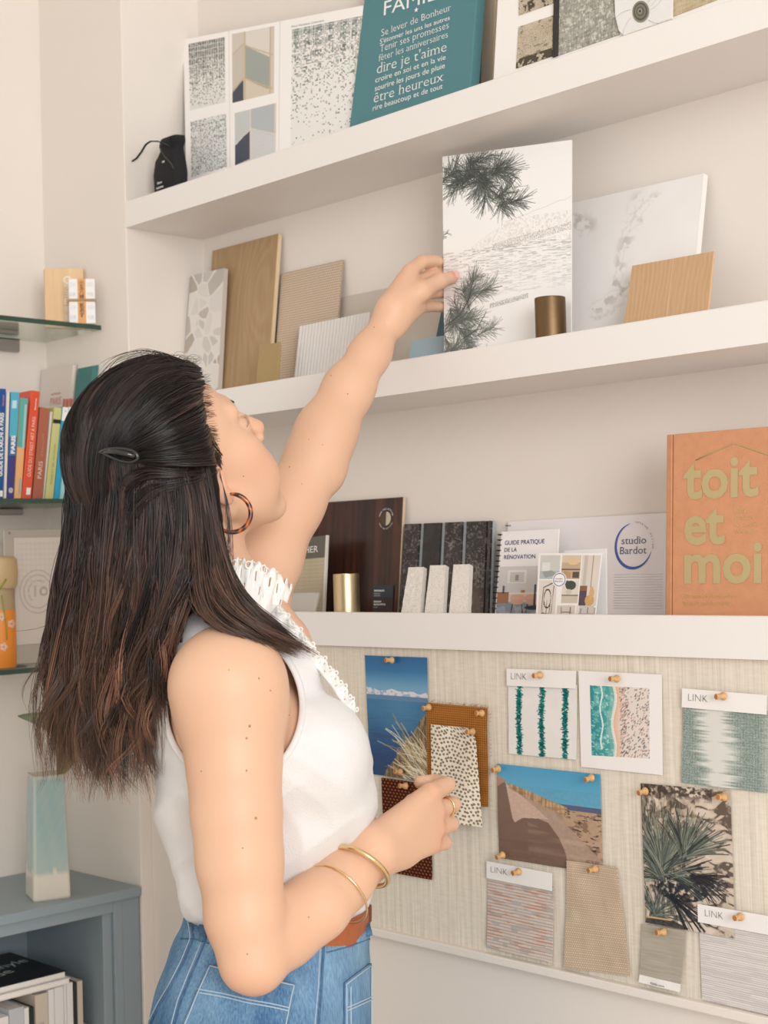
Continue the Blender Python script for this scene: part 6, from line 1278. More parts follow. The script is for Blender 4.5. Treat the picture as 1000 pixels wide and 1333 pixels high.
# ---- blouse
def fieldbox(px, h, pad=.05): p = np.array([Bp(*q) for q in px]); return Field(p.min(0)-pad, p.max(0)+pad, h)
CF_ = fieldbox(((190, 790, 1.5), (190, 1200, 1.5), (505, 1210, 1.5), (505, 790, 1.86), (190, 1200, 1.86), (190, 800, 1.86)), .003)
def folds(X, Y, Z, p, q):
    x = X*ER[0]+Y*ER[1]; d = X*ED[0]+Y*ED[1]; w_ = Z*1.0
    f = .0034*np.sin(58*(w_*.9-x*.55)+3*np.sin(9*d+w_*7))+.0030*np.sin(95*(w_*.35+x*.9)+2*np.sin(14*w_))*np.clip((1.30-w_)*5, .2, 1)+.0013*np.sin(130*(x*.8+w_*.2+d*.3)+2.5*np.sin(21*w_+9*x))
    rd = lambda a, pw=.8: np.abs(np.sin(a))**pw
    f = f+.0040*rd(48*(w_*.85-x*.55)+1.3*np.sin(11*d+4*w_))*np.clip(1.3-np.abs(w_-1.17)*7, 0, 1)+.0028*rd(75*(x*.9+w_*.12)+1.6*np.sin(13*w_+3*d), .7)*np.clip((1.26-w_)*8, .15, 1)+.0018*rd(120*(w_*.5+x*.6+d*.2)+2*np.sin(30*w_))
    return f
CF_.loft(rows_of(TR), .012, disp=folds)
CF_.ell(Bp(424, 978, 1.60), (.046, .046, .055), k=.03); CF_.ell(Bp(426, 978, 1.74), (.046, .046, .055), k=.03)
CF_.chain([(Bp(300, 812, 1.66), .040), (Bp(290, 850, 1.60), .048), (SR, .054)], .022); CF_.chain([(Bp(300, 812, 1.70), .040), (Bp(310, 815, 1.76), .048)], .022)
CF_.chain([(Bp(335, 815, 1.66), .035), (Bp(365, 870, 1.62), .045)], .02)
# openings: near armhole, far armhole, neck
def oval(F_, u, v, au, av, d0, d1, k=.003):
    c = Bp(u, v, (d0+d1)/2); sl, G = F_.win(c-.25, c+.25, 0); X, Y, Z = G; P_ = (X-CAM[0], Y-CAM[1], Z-CAM[2])
    dd = P_[0]*ED[0]+P_[1]*ED[1]+P_[2]*ED[2]; uu = 500+F*(P_[0]*ER[0]+P_[1]*ER[1]+P_[2]*ER[2])/dd; vv = 666.5-F*(P_[0]*EU[0]+P_[1]*EU[1]+P_[2]*EU[2])/dd
    e = (np.sqrt(((uu-u)/au)**2+((vv-v)/av)**2)-1)*min(au, av)*dd/F; e = np.maximum(e, dd-d1); F_.put(sl, e, k, 's')
AH = (304, 920, 87, 96)
oval(CF_, *AH, 1.3, 1.655)
CF_.cone(SL, Bp(345, 728, 1.825), .062, .06, .004, 's'); CF_.cone(NB0, Bp(291, 808, 1.69), .056, .054, .004, 's'); CF_.cone(Bp(291, 808, 1.69), Bp(330, 800, 1.69), .05, .042, .004, 's')
vs, qs = CF_.mesh()
LIN = mat('white_linen', (228, 227, 227), .85, bump=.5, bscale=900, sheen=.2)
blouse = np_mesh('blouse', vs, qs, LIN, WOMAN); TBL = bvh(blouse)
def onsurf(T_, pts, off, d_def=None):
    out = []
    for u, v in pts:
        h_ = hit(T_, u, v, off)
        if h_ is not None: out.append(h_)
    return out
def smooth_path(p, it=3):
    p = np.array(p)
    for _ in range(it): p[1:-1] = (p[:-2]+2*p[1:-1]+p[2:])/4
    return p
bind = []
for a in np.linspace(0, 2*math.pi, 110):
    h_ = hit(TBL, AH[0]+(AH[2]+3.2)*math.cos(a), AH[1]+(AH[3]+3.2)*math.sin(a), .0002)
    if h_ is not None and (h_-CAM)@ED < 1.69: bind.append(h_)
bind = np.array(bind); 
for _ in range(6): bind = (np.roll(bind, 1, 0)+2*bind+np.roll(bind, -1, 0))/4
if len(bind) > 10: tube('armhole_binding', bind, .0036, LIN, blouse, closed=True, flat=.55, n=8)
# lace: a standing frilled collar and a frill down the front, both built as looped ribbon
LACE = mat('white_lace', (243, 240, 236), .8, bump=.3, bscale=700)
def frill(path, wid, n_loops, amp, up, name, sd=0):
    path = smooth_path(path, 1); t_ = np.linspace(0, 1, len(path)); r = rng(sd); N = n_loops*10; tt = np.linspace(0, 1, N); c = np.stack([np.interp(tt, t_, path[:, k]) for k in range(3)], 1)
    T_ = np.gradient(c, axis=0); T_ /= np.linalg.norm(T_, axis=1)[:, None]; up_ = np.asarray(up(tt) if callable(up) else np.tile(up, (N, 1))); up_ = up_/np.linalg.norm(up_, axis=1)[:, None]
    sd_ = np.cross(T_, up_); ph_ = tt*n_loops*2*math.pi; rows_ = []
    for f in np.linspace(0, 1, 6): rows_.append(c+up_*wid*f*(1+.10*np.cos(ph_*1)[:, None])+sd_*(amp*f*np.sin(ph_*.5+.6*np.sin(ph_*.13)))[:, None])
    g = np.stack(rows_, 0); h, w_ = g.shape[:2]; idx = np.arange(h*w_).reshape(h, w_); q = np.stack([idx[:-1, :-1], idx[1:, :-1], idx[1:, 1:], idx[:-1, 1:]], -1).reshape(-1, 4)
    keep = np.ones((h-1, w_-1), bool); keep[2, 3::10] = False; keep[3, 8::10] = False; q = q[keep.reshape(-1)]
    o = pydata(name, g.reshape(-1, 3), q.tolist(), LACE, blouse, smooth=True); sm_ = o.modifiers.new('solid', 'SOLIDIFY'); sm_.thickness = .0010
    loops = []
    for k in range(n_loops):
        i = min(N-1, k*10+5); ce = g[-1, i]; a = np.linspace(0, 2*math.pi, 11)[:-1]; R_ = min(.0042, wid*.16); loops.append(tube_data([ce+T_[i]*R_*math.cos(x)+up_[i]*R_*(math.sin(x)+.6) for x in a], .0009, 5, closed=True))
    v2, f2 = merge(loops); l_ = pydata(name+'_loops', v2, f2, LACE, o, smooth=True); l_['kind'] = 'stuff'; return o
col = [Bp(*p) for p in ((262, 800, 1.60), (280, 790, 1.602), (302, 786, 1.605), (326, 790, 1.61), (346, 800, 1.62), (360, 812, 1.65), (364, 818, 1.69))]
frill(col, .048, 15, .005, lambda t: EU[None]+(.05+.15*t)[:, None]*ER, 'collar_frill', 2)
col2 = [Bp(*p) for p in ((364, 818, 1.69), (350, 806, 1.74), (320, 795, 1.77), (285, 790, 1.775), (255, 795, 1.74), (246, 802, 1.68), (255, 802, 1.62))]
frill(col2, .036, 14, .004, EU+.0*ER, 'collar_frill', 3)
yk = [Bp(*p) for p in ((352, 800, 1.60), (372, 820, 1.60), (392, 848, 1.60), (412, 868, 1.60), (432, 893, 1.605), (446, 915, 1.61), (456, 935, 1.62))]
frill(yk, .013, 15, .005, ER*.8+EU*.9-ED*.3, 'front_frill', 4)
# ---- jeans and belt
JT = [(1160, 246, 480, 1.68, .124), (1186, 243, 481, 1.68, .128), (1205, 234, 482, 1.68, .134), (1230, 223, 482, 1.68, .144), (1262, 211, 483, 1.68, .156), (1295, 202, 484, 1.68, .166), (1333, 194, 484, 1.68, .174), (1400, 190, 478, 1.68, .178), (1470, 200, 465, 1.68, .172)]
z_of = lambda v: Bp(340, v, 1.68)[2]
lo_ = Bp(120, 1150, 1.42); JF = Field(np.array([Bp(190, 1333, 1.45), Bp(190, 1333, 1.9), Bp(490, 1333, 1.45), Bp(490, 1333, 1.9)]).min(0)*[1, 1, 0]+A3(-.06, -.06, .02), np.array([Bp(190, 1150, 1.45), Bp(190, 1150, 1.9), Bp(490, 1150, 1.45), Bp(490, 1150, 1.9)]).max(0)+.06, .005)
def jfold(X, Y, Z, p, q):
    x = X*ER[0]+Y*ER[1]; return .0016*np.sin(70*(Z*.8+x*.5)+2*np.sin(20*x))*np.clip((1.05-Z)*4, 0, 1)+.0010*np.sin(150*(Z*.2+x*.9)+2*np.sin(30*Z))
JF.loft(rows_of(JT), .02, disp=jfold)
dn = A3(0, 0, -1.)
for s, dd in ((-1, 1.595), (1, 1.765)):
    a = Bp(333, 1440, dd); hp_ = np.array([a[0], a[1], a[2]]); JF.chain([(hp_, .100), (A3(hp_[0], hp_[1], .62)+ER*.02, .083), (A3(hp_[0], hp_[1], .45)+ER*.025, .068), (A3(hp_[0], hp_[1], .10), .075), (A3(hp_[0], hp_[1], .07), .075)], .03)
def halfspace(F_, p, n, k=.002):
    sl, G = F_.win(F_.ax[0][0]*0+[F_.ax[i][0] for i in range(3)], [F_.ax[i][-1] for i in range(3)], 0); d = (p[0]-G[0])*n[0]+(p[1]-G[1])*n[1]+(p[2]-G[2])*n[2]; F_.put(sl, d, k, 's')
def nplane(pa, pb): t = pb-pa; n = np.cross(np.cross(t, A3(0, 0, 1)), t); n /= np.linalg.norm(n); return n if n[2] > 0 else -n
ja, jb = Bp(245, 1185, 1.68), Bp(476, 1203, 1.66)
halfspace(JF, ja, nplane(ja, jb))
vs, qs = JF.mesh()
def denim(name, lo, hi):
    m = bpy.data.materials.new(name); m.use_nodes = True; nt = m.node_tree; b = nt.nodes['Principled BSDF']; b.inputs['Roughness'].default_value = .9; b.inputs['Specular IOR Level'].default_value = .2
    tc = nt.nodes.new('ShaderNodeTexCoord'); fac = None
    for sc, st, wt in ((5, (1, 1, .7), .55), (26, (1, 1, .4), .25), (600, (1, 1, .12), .30)):
        mp = nt.nodes.new('ShaderNodeMapping'); mp.inputs['Scale'].default_value = st; n = nt.nodes.new('ShaderNodeTexNoise'); n.inputs['Scale'].default_value = sc; n.inputs['Detail'].default_value = 3
        nt.links.new(tc.outputs['Object'], mp.inputs[0]); nt.links.new(mp.outputs[0], n.inputs['Vector']); q = nt.nodes.new('ShaderNodeMath'); q.operation = 'MULTIPLY_ADD'; q.inputs[1].default_value = wt; nt.links.new(n.outputs[0], q.inputs[0])
        if fac: nt.links.new(fac, q.inputs[2])
        else: q.inputs[2].default_value = 0
        fac = q.outputs[0]
    r = nt.nodes.new('ShaderNodeValToRGB'); e = r.color_ramp.elements; e[0].position = .42; e[1].position = .66; e[0].color = list(lin(lo))+[1]; e[1].color = list(lin(hi))+[1]
    nt.links.new(fac, r.inputs[0]); nt.links.new(r.outputs[0], b.inputs['Base Color']); bp = nt.nodes.new('ShaderNodeBump'); bp.inputs['Strength'].default_value = .4; bp.inputs['Distance'].default_value = .001; nt.links.new(fac, bp.inputs['Height']); nt.links.new(bp.outputs[0], b.inputs['Normal']); return m
DEN = denim('denim', (62, 100, 140), (134, 170, 198)); DEN2 = denim('denim_dark', (42, 72, 108), (98, 134, 166))
jeans = np_mesh('jeans', vs, qs, DEN, WOMAN); TJ = bvh(jeans)
ST = mat('pale_stitch', (176, 196, 210), .8)
def seam(pts, w_=.0016, m=DEN2, stitch=True, nm='seam'):
    pp_ = []; pts = np.array(pts, float); L = np.concatenate([[0], np.cumsum(np.hypot(*np.diff(pts, axis=0).T))]); tt = np.linspace(0, L[-1], max(8, int(L[-1]/3)))
    uv = np.stack([np.interp(tt, L, pts[:, k]) for k in (0, 1)], 1); P3 = onsurf(TJ, uv, .0003)
    if len(P3) < 5: return
    P3 = smooth_path(P3, 3); o = tube(nm, P3, w_, m, jeans, n=6, flat=.7)
    if stitch:
        parts = []
        for k in (-1, 1):
            uv2 = uv+np.array([4.2*k, 0]); Q3 = onsurf(TJ, uv2, .0006)
            if len(Q3) > 5: parts.append(tube_data(smooth_path(Q3, 2), .0006, 5))
        if parts: v2, f2 = merge(parts[:1]); pydata('stitching', v2, f2, ST, o, smooth=True)
    return o
def patch(name, corners, m, off=.0022, nu=22, nv=18):
    c = [np.array(p, float) for p in corners]; g = np.zeros((nv, nu, 3)); ok = True
    for j in range(nv):
        for i in range(nu):
            s_, t_ = i/(nu-1), j/(nv-1); uv = (c[0]*(1-s_)+c[1]*s_)*(1-t_)+(c[3]*(1-s_)+c[2]*s_)*t_; h_ = hit(TJ, uv[0], uv[1], off)
            g[j, i] = h_ if h_ is not None else np.nan
    for _ in range(3):
        bad = np.isnan(g[..., 0])
        if not bad.any(): break
        for j, i in np.argwhere(bad):
            nb_ = [g[a, b] for a, b in ((j-1, i), (j+1, i), (j, i-1), (j, i+1)) if 0 <= a < nv and 0 <= b < nu and not np.isnan(g[a, b, 0])]
            if nb_: g[j, i] = np.mean(nb_, 0)
    idx = np.arange(nu*nv).reshape(nv, nu); q = np.stack([idx[:-1, :-1], idx[1:, :-1], idx[1:, 1:], idx[:-1, 1:]], -1).reshape(-1, 4)
    o = pydata(name, g.reshape(-1, 3), q.tolist(), m, jeans, smooth=True); s_ = o.modifiers.new('solid', 'SOLIDIFY'); s_.thickness = .0026; s_.offset = 0
    def rim(a, b, inset=.03):
        P_ = []
        for t in np.linspace(0, 1, 24): uv = np.array(a)*(1-t)+np.array(b)*t; h_ = hit(TJ, uv[0], uv[1], off+.0018); P_.append(h_) if h_ is not None else None
        if len(P_) > 5: tube('stitching', smooth_path(P_, 2), .0007, ST, o, n=5)
    ce = sum(c)/4; ci = [p+(ce-p)*.05 for p in c]
    for a, b in ((0, 1), (1, 2), (3, 0)): rim(ci[a], ci[b])
    return o, rim
o, rim = patch('back_pocket', ((273.5, 1256), (386, 1281), (368, 1360), (234, 1348)), DEN, nu=26); rim((261, 1288), (376, 1312)); rim((260, 1292), (375, 1316))
o, rim = patch('front_pocket', ((447, 1279), (480, 1254), (480, 1360), (447, 1360)), DEN, nu=12); rim((449, 1311), (480, 1297)); rim((449, 1315), (480, 1301)); rim((453, 1284), (453, 1350))
seam(((247, 1193), (253, 1220), (240, 1252), (224, 1283), (210, 1306), (197, 1332))); seam(((267, 1226), (248, 1272), (236, 1302), (226, 1340))); seam(((421, 1232), (418, 1286), (413, 1345)))
seam(((236, 1222), (253, 1222), (272, 1228)), .0012, DEN2, False); seam(((425, 1240), (452, 1233), (481, 1222)), .0010, DEN2, False)
for a, b in (((474, 1184), (477, 1218)), ((262, 1190), (266, 1226))):
    P_ = [Bp(a[0]*(1-t)+b[0]*t, a[1]*(1-t)+b[1]*t, 1.645 if a[0] > 400 else 1.56) for t in np.linspace(0, 1, 8)]
    P3 = []
    for p in P_:
        q = p.copy(); u = 500+F*((p-CAM)@ER)/((p-CAM)@ED); v = 666.5-F*((p-CAM)@EU)/((p-CAM)@ED); h_ = hit(TJ, u, v, .003); P3.append(h_)
    ok = [p for p in P3 if p is not None]
    if len(ok) >= 3:
        full = [p if p is not None else ok[0]+EU*(.0009*(P3.index(ok[0]) if False else 1)*(k_+1)*0) for k_, p in enumerate(P3)]
        top_ = ok[0]; n_miss = sum(p is None for p in P3); ext = [top_+EU*(.0042*(n_miss-k_)) for k_ in range(n_miss)]; tube('belt_loop', smooth_path(ext+ok, 1), .0042, DEN2, jeans, n=8, flat=.35)
BE = fieldbox(((240, 1170, 1.5), (485, 1240, 1.5), (240, 1240, 1.86), (485, 1170, 1.86)), .003, .03)
BE.loft(rows_of([(1165, 246, 480.5, 1.68, .1265), (1186, 243, 480.5, 1.68, .1268), (1205, 238, 480.5, 1.68, .1325), (1240, 223, 481, 1.68, .141)], .0005), .01)
ba, bb_ = Bp(245, 1198, 1.68), Bp(476, 1181, 1.66); halfspace(BE, ba, nplane(ba, bb_)); halfspace(BE, ja-EU*.012, -nplane(ja, jb))
vs, qs = BE.mesh(); belt = np_mesh('belt', vs, qs, mat('tan_leather', (166, 92, 52), .45, bump=.25, bscale=120, var=.12, vscale=60), WOMAN)
box_ = [Bp(*p) for p in ((479, 1181, 1.66), (484, 1184, 1.665), (484, 1200, 1.665), (480, 1203, 1.66))]; slab('buckle', box_, ED*.02, mat('dark_leather', (112, 60, 42), .4), belt, bev=.001)
# shoes
for s, dd in ((-1, 1.595), (1, 1.765)):
    a = Bp(333, 1440, dd); fx_ = np.array([ER[0], ER[1], 0]); fx_ /= np.linalg.norm(fx_); sx_ = np.array([-fx_[1], fx_[0], 0]); b0 = A3(a[0], a[1], 0); vs_, fs_ = [], []
    prof = [(-.085, .022, .06), (-.07, .034, .10), (-.03, .036, .105), (.02, .038, .085), (.07, .044, .062), (.115, .045, .048), (.15, .036, .036), (.168, .018, .022)]
    for j, (x_, w_, h_) in enumerate(prof):
        for i in range(16): t = 2*math.pi*i/16; vs_.append(b0+fx_*x_+sx_*w_*math.cos(t)+A3(0, 0, .001+max(0, h_*(.5+.5*math.sin(t))**(.8)))) 
    for j in range(len(prof)-1):
        for i in range(16): fs_.append((j*16+i, j*16+(i+1) % 16, (j+1)*16+(i+1) % 16, (j+1)*16+i))
    fs_ += [tuple(range(16))[::-1], tuple((len(prof)-1)*16+i for i in range(16))]
    sh = pydata('shoe', vs_, fs_, mat('white_shoe', (228, 224, 218), .5), WOMAN, smooth=True)
# ---- jewellery
GOLD = mat('gold', (236, 208, 158), .22, metal=1.0)
fa = WR-EL; fa /= np.linalg.norm(fa)
def hoop(name, c, axis, R_, r_, m, parent, n=48, a0=0, a1=2*math.pi, ov=1.0):
    axis = axis/np.linalg.norm(axis); x_ = np.cross(axis, EU); x_ /= np.linalg.norm(x_); y_ = np.cross(axis, x_); full = abs(a1-a0) > 6.2
    aa = np.linspace(a0, a1, n+1); aa = aa[:-1] if full else aa
    return tube(name, [c+R_*(x_*math.cos(a)+y_*math.sin(a)*ov) for a in aa], r_, m, parent, n=10, closed=full)
o = hoop('bracelet', Bp(469, 1128, 1.606), .46*ER+.67*EU+.58*ED, .0335, .0029, GOLD, WOMAN); o['label'] = 'thicker gold bangle nearest the hand'
hoop('hinge', Bp(501, 1149, 1.606), EU, .0022, .0018, GOLD, o, n=12)
o = hoop('bracelet', Bp(438, 1164, 1.583), .53*ER+.47*EU+.70*ED, .0385, .0012, GOLD, WOMAN); o['label'] = 'thin gold bangle further up the forearm'
rc = NR[1][1][0]*.62+NR[1][0][0]*.38; o = hoop('ring', rc, NR[1][1][0]-NR[1][0][0], .0118, .0012, GOLD, WOMAN, n=24)
ax = np.array([ER, EU]); ec_ = Bp(302, 668, 1.592); th_ = np.linspace(math.radians(96), math.radians(-128), 60); Rr = .0200
pts = [ec_+Rr*(ER*math.cos(t)+EU*1.02*math.sin(t)+ED*.10*math.cos(t)) for t in th_]; vs_, fs_ = tube_data(pts, [.0026*min(1, .55+i/16, .55+(59-i)/16) for i in range(60)], 14)
er = pydata('earring', vs_, fs_, mat_attr('tortoiseshell', .12, .6), WOMAN, smooth=True)
r = rng(4); cc = []
for i, p in enumerate(vs_): k_ = i//14; t = .5+.5*math.sin(k_*.62+1.2*math.sin(k_*.31)+.9*math.sin((i % 14)*.9)); cc.append(np.array((62, 20, 10))*(1-t**1.6)+np.array((196, 104, 30))*t**1.6)
at = er.data.color_attributes.new('Col', 'FLOAT_COLOR', 'POINT'); at.data.foreach_set('color', np.concatenate([lin(np.array(cc)), np.ones((len(cc), 1))], 1).astype(np.float32).ravel())
# ---- hair: guide curves in layers, strands interpolated between neighbours
def resamp(P_, n=26):
    P_ = np.array(P_, float); L = np.concatenate([[0], np.cumsum(np.linalg.norm(np.diff(P_, axis=0), axis=1))]); t = np.linspace(0, L[-1], n); o = np.stack([np.interp(t, L, P_[:, k]) for k in range(P_.shape[1])], 1)
    for _ in range(2): o[1:-1] = (o[:-2]+2*o[1:-1]+o[2:])/4
    return o
GB_ = lambda P_: resamp([Bp(*p) for p in P_])
HANG = [GB_(g) for g in (
    ((176, 480, 1.72), (140, 492, 1.70), (112, 520, 1.69), (97, 570, 1.68), (90, 650, 1.66), (83, 740, 1.66), (74, 820, 1.665), (62, 880, 1.67), (66, 940, 1.67), (88, 1005, 1.67)),
    ((178, 500, 1.66), (135, 530, 1.64), (118, 580, 1.62), (108, 650, 1.61), (103, 740, 1.60), (95, 830, 1.61), (90, 920, 1.62), (104, 1020, 1.64)),
    ((158, 520, 1.60), (148, 560, 1.575), (146, 600, 1.57), (142, 660, 1.57), (136, 740, 1.57), (126, 830, 1.58), (120, 930, 1.60), (136, 1042, 1.62)),
    ((180, 540, 1.565), (176, 590, 1.56), (178, 640, 1.56), (178, 700, 1.555), (174, 770, 1.56), (164, 850, 1.575), (158, 940, 1.59), (166, 1038, 1.61)),
    ((208, 545, 1.562), (208, 590, 1.56), (212, 640, 1.555), (214, 700, 1.55), (208, 770, 1.555), (192, 850, 1.572), (186, 930, 1.59), (192, 1020, 1.61)),
    ((234, 560, 1.567), (238, 596, 1.565), (246, 650, 1.56), (250, 710, 1.555), (242, 770, 1.54), (218, 825, 1.545), (204, 880, 1.56), (199, 955, 1.58)))]
SWEEP = [GB_(g) for g in (
    ((235, 596, 1.57), (246, 650, 1.56), (250, 710, 1.552), (250, 765, 1.535), (256, 800, 1.515), (285, 822, 1.498), (330, 834, 1.505), (380, 858, 1.54)),
    ((252, 600, 1.572), (266, 655, 1.565), (272, 710, 1.558), (276, 755, 1.545), (296, 795, 1.53), (335, 824, 1.53), (396, 857, 1.56)),
    ((268, 600, 1.578), (276, 655, 1.573), (284, 710, 1.570), (298, 752, 1.562), (322, 787, 1.555), (358, 815, 1.562), (405, 850, 1.585)))]
TOP = [GB_(g) for g in (
    ((279, 604, 1.592), (276, 606, 1.575), (250, 607, 1.558), (210, 605, 1.552), (178, 600, 1.556), (157, 594, 1.564)),
    ((274, 578, 1.588), (268, 586, 1.570), (240, 592, 1.552), (205, 595, 1.546), (175, 596, 1.552), (157, 593, 1.562)),
    ((267, 548, 1.598), (262, 560, 1.572), (232, 572, 1.552), (200, 583, 1.547), (173, 591, 1.552), (156, 592, 1.562)),
    ((262, 518, 1.610), (252, 526, 1.580), (218, 545, 1.556), (188, 567, 1.552), (167, 583, 1.556), (154, 591, 1.563)),
    ((264, 494, 1.634), (240, 494, 1.595), (202, 514, 1.568), (175, 545, 1.560), (158, 573, 1.562), (151, 590, 1.566)),
    ((258, 478, 1.670), (222, 472, 1.620), (184, 488, 1.594), (158, 525, 1.580), (146, 562, 1.575), (145, 588, 1.572)),
    ((244, 470, 1.705), (200, 463, 1.655), (160, 478, 1.628), (134, 515, 1.608), (128, 558, 1.595), (136, 588, 1.582)),
    ((230, 470, 1.740), (180, 466, 1.700), (138, 488, 1.670), (112, 528, 1.648), (108, 570, 1.625), (122, 596, 1.600)))]
def sheet_of(G_, s):                                         # s in 0..len-1 (float) -> curve
    i = min(int(s), len(G_)-2); t = s-i; return G_[i]*(1-t)+G_[i+1]*t
def clear_skull(cv, kk=1.02):
    l = hloc(cv)-np.array((-.004, 0, .043)); k_ = np.linalg.norm(l/np.array((.092, .079, .086)), axis=1); kk = 1.0+(kk-1.0)*np.minimum(1, .08+np.arange(len(cv))/(len(cv)*.22)); f_ = np.where(k_ < kk, kk/np.maximum(k_, .2), 1.0)
    back = l[:, 0] < .075; f_ = np.where(back, f_, 1.0); l = l*f_[:, None]+np.array((-.004, 0, .043)); return HC+(l*HS)@HM.T
strands = []; r = rng(77)
def emit(curve, rad_, tone, dark_root=.25, tail=.5):
    strands.append((curve, rad_, tone))
def fill(G_, n_clump, per, depth, wav, spread, rad_, len_=(.82, 1.05), tone=0.0, taper_d=None, wl=(2.0, 4.5), endsp=1.0):
    k = len(G_)-1; n = G_[0].shape[0]; T_ = np.linspace(0, 1, n)[:, None]
    cutoff = len_; k_clear = wl[2] if len(wl) > 2 else 1.02
    for c in range(n_clump):
        kj = r.random()**1.5*.045*(endsp < .5)+.012*r.random(); s0 = r.random()*k; d0 = r.random()**1.3*depth(s0/k); base = sheet_of(G_, s0)+ED*d0*np.minimum(1, T_*4+.25)
        a1, a2, w1, w2 = r.random()*6.28, r.random()*6.28, wl[0]+r.random()*(wl[1]-wl[0]), wl[0]+2*r.random()*(wl[1]-wl[0]); am = wav*(.4+r.random())
        base = base+(ER*np.sin(a1+T_*w1*3.1)+ED*np.sin(a2+T_*w2*2.7))*am*T_; ct = tone+r.normal()*.26; cl = len_[0]+(len_[1]-len_[0])*r.random()
        fly = (ER*r.normal()+ED*r.normal()*.6)*.010*endsp*T_**3
        for j in range(per):
            o1, o2, o3 = r.normal(), r.normal(), r.normal(); sp = spread*(.6+.9*np.sin(np.clip(T_*1.2, 0, 1)*2.2)+.25*T_**3*r.random()*3)
            cv = base+fly+(ER*o1+ED*o2*.8+EU*o3*.3)*sp*.5+(ER*np.sin(T_*(5+7*r.random())+o1*4))*.0008*T_
            L_ = cl*(1-.16*r.random()); t_new = np.linspace(.10*r.random()*(endsp > .5), min(1.0, L_), n); cv = np.stack([np.interp(t_new, T_[:, 0], cv[:, q]) for q in range(3)], 1)
            if L_ > 1: cv = cv+(cv[-1]-cv[-2])*(L_-1)*3*T_**4
            strands.append((clear_skull(cv, k_clear+kj), rad_*(.7+.6*r.random()), ct+r.normal()*.05))
fill(HANG, 250, 20, lambda s: .03+.13*math.sin(math.pi*min(1, .18+.75*(1-s)))**1.0, .013, .0044, .00055, (.74, 1.12), endsp=2.4)
fill(HANG, 90, 8, lambda s: .01, .009, .0035, .0005, (.8, 1.12), .2, endsp=2.5)
fill(SWEEP, 95, 20, lambda s: .035*(1-s)+.012, .0030, .0042, .00055, (.86, 1.02), endsp=1.0)
fill(TOP, 150, 26, lambda s: .006, .0009, .0040, .00055, (.99, 1.0), -.25, wl=(2.0, 4.5, 1.055), endsp=0)
fill(TOP, 40, 3, lambda s: -.003, .0022, .0040, .0004, (.8, 1.0), -.1, wl=(2.0, 4.5, 1.07), endsp=.3)
UNDER = [GB_(g) for g in (((280, 618, 1.590), (262, 630, 1.572), (235, 640, 1.560), (205, 650, 1.556), (180, 690, 1.556), (172, 760, 1.56)), ((279, 604, 1.592), (258, 612, 1.570), (225, 612, 1.556), (188, 605, 1.554), (165, 615, 1.562), (152, 680, 1.566)))]
CROWN = [GB_(g) for g in (((205, 500, 1.60), (170, 528, 1.578), (146, 570, 1.566), (136, 630, 1.566), (130, 720, 1.58), (124, 820, 1.59)), ((185, 484, 1.64), (145, 510, 1.61), (120, 560, 1.60), (112, 630, 1.60), (106, 720, 1.60), (98, 820, 1.61)), ((170, 476, 1.69), (128, 502, 1.66), (103, 555, 1.64), (97, 630, 1.63), (92, 720, 1.63), (84, 820, 1.64)))]
fill(CROWN, 60, 20, lambda s: .003, .004, .0042, .0005, (.8, 1.05), -.05, wl=(2.0, 4.0, 1.03), endsp=.2)
fill(UNDER, 22, 18, lambda s: .004, .002, .0040, .0005, (.75, 1.0), .02, wl=(2.0, 4.0, 1.035), endsp=0)
fill(HANG, 110, 12, lambda s: .02, .012, .0030, .0005, (.78, 1.12), .22, wl=(4.0, 8.5), endsp=2.8)
fill(SWEEP, 20, 10, lambda s: .006, .006, .0030, .0005, (.8, 1.04), .22, wl=(3.0, 6.0), endsp=1.6)
# far side of the head mirrors the near side
mir = []
for cv, rad_, tone in [s for s in strands[-(150*26+120):-120] if r.random() < .35]:
    l = hloc(cv); 
    if l[:, 1].max() > -.003: continue
    l[:, 1] *= -1; mir.append((HC+(l*HS)@HM.T, rad_, tone))
strands += mir
# fine loose hairs at the crown, temple and along the back
for i in range(160):
    t0 = r.random(); u0, v0 = np.interp(t0, (0, .35, .7, 1), (258, 215, 165, 130)), np.interp(t0, (0, .35, .7, 1), (474, 464, 472, 498)); d0 = 1.66+r.normal()*.02; L_ = 5+13*r.random(); a_ = r.random()*3.1; cx_ = .5+r.random()
    strands.append((resamp([Bp(u0, v0+5, d0), Bp(u0+L_*.5*math.cos(a_), v0-L_*.45*abs(math.sin(a_)), d0), Bp(u0+L_*(math.cos(a_)+.3*cx_), v0-L_*.6*abs(math.sin(a_)), d0), Bp(u0+L_*(math.cos(a_)+.8*cx_), v0-L_*.3*abs(math.sin(a_)), d0)], 8), .00022, .1))
for i in range(90):
    s0 = 3+r.random()*4; cv = sheet_of(TOP, s0).copy(); T_ = np.linspace(0, 1, len(cv))[:, None]; cv += (EU*(.4+r.random())+(-ER)*r.random())*.010*np.sin(T_*math.pi*(.7+.5*r.random()))*(.3+r.random()); strands.append((cv[:int(8+14*r.random())], .00028, .1))
for i in range(70):
    g = sheet_of(HANG, r.random()*1.4).copy(); T_ = np.linspace(0, 1, len(g))[:, None]; st_ = int(5+12*r.random()); g += (-ER*(.3+1.2*r.random())*.022+EU*.004*r.normal())*np.clip(T_-st_/26, 0, 1)**1.3*1.6; strands.append((g[max(0, st_-2):], .00028, .25))
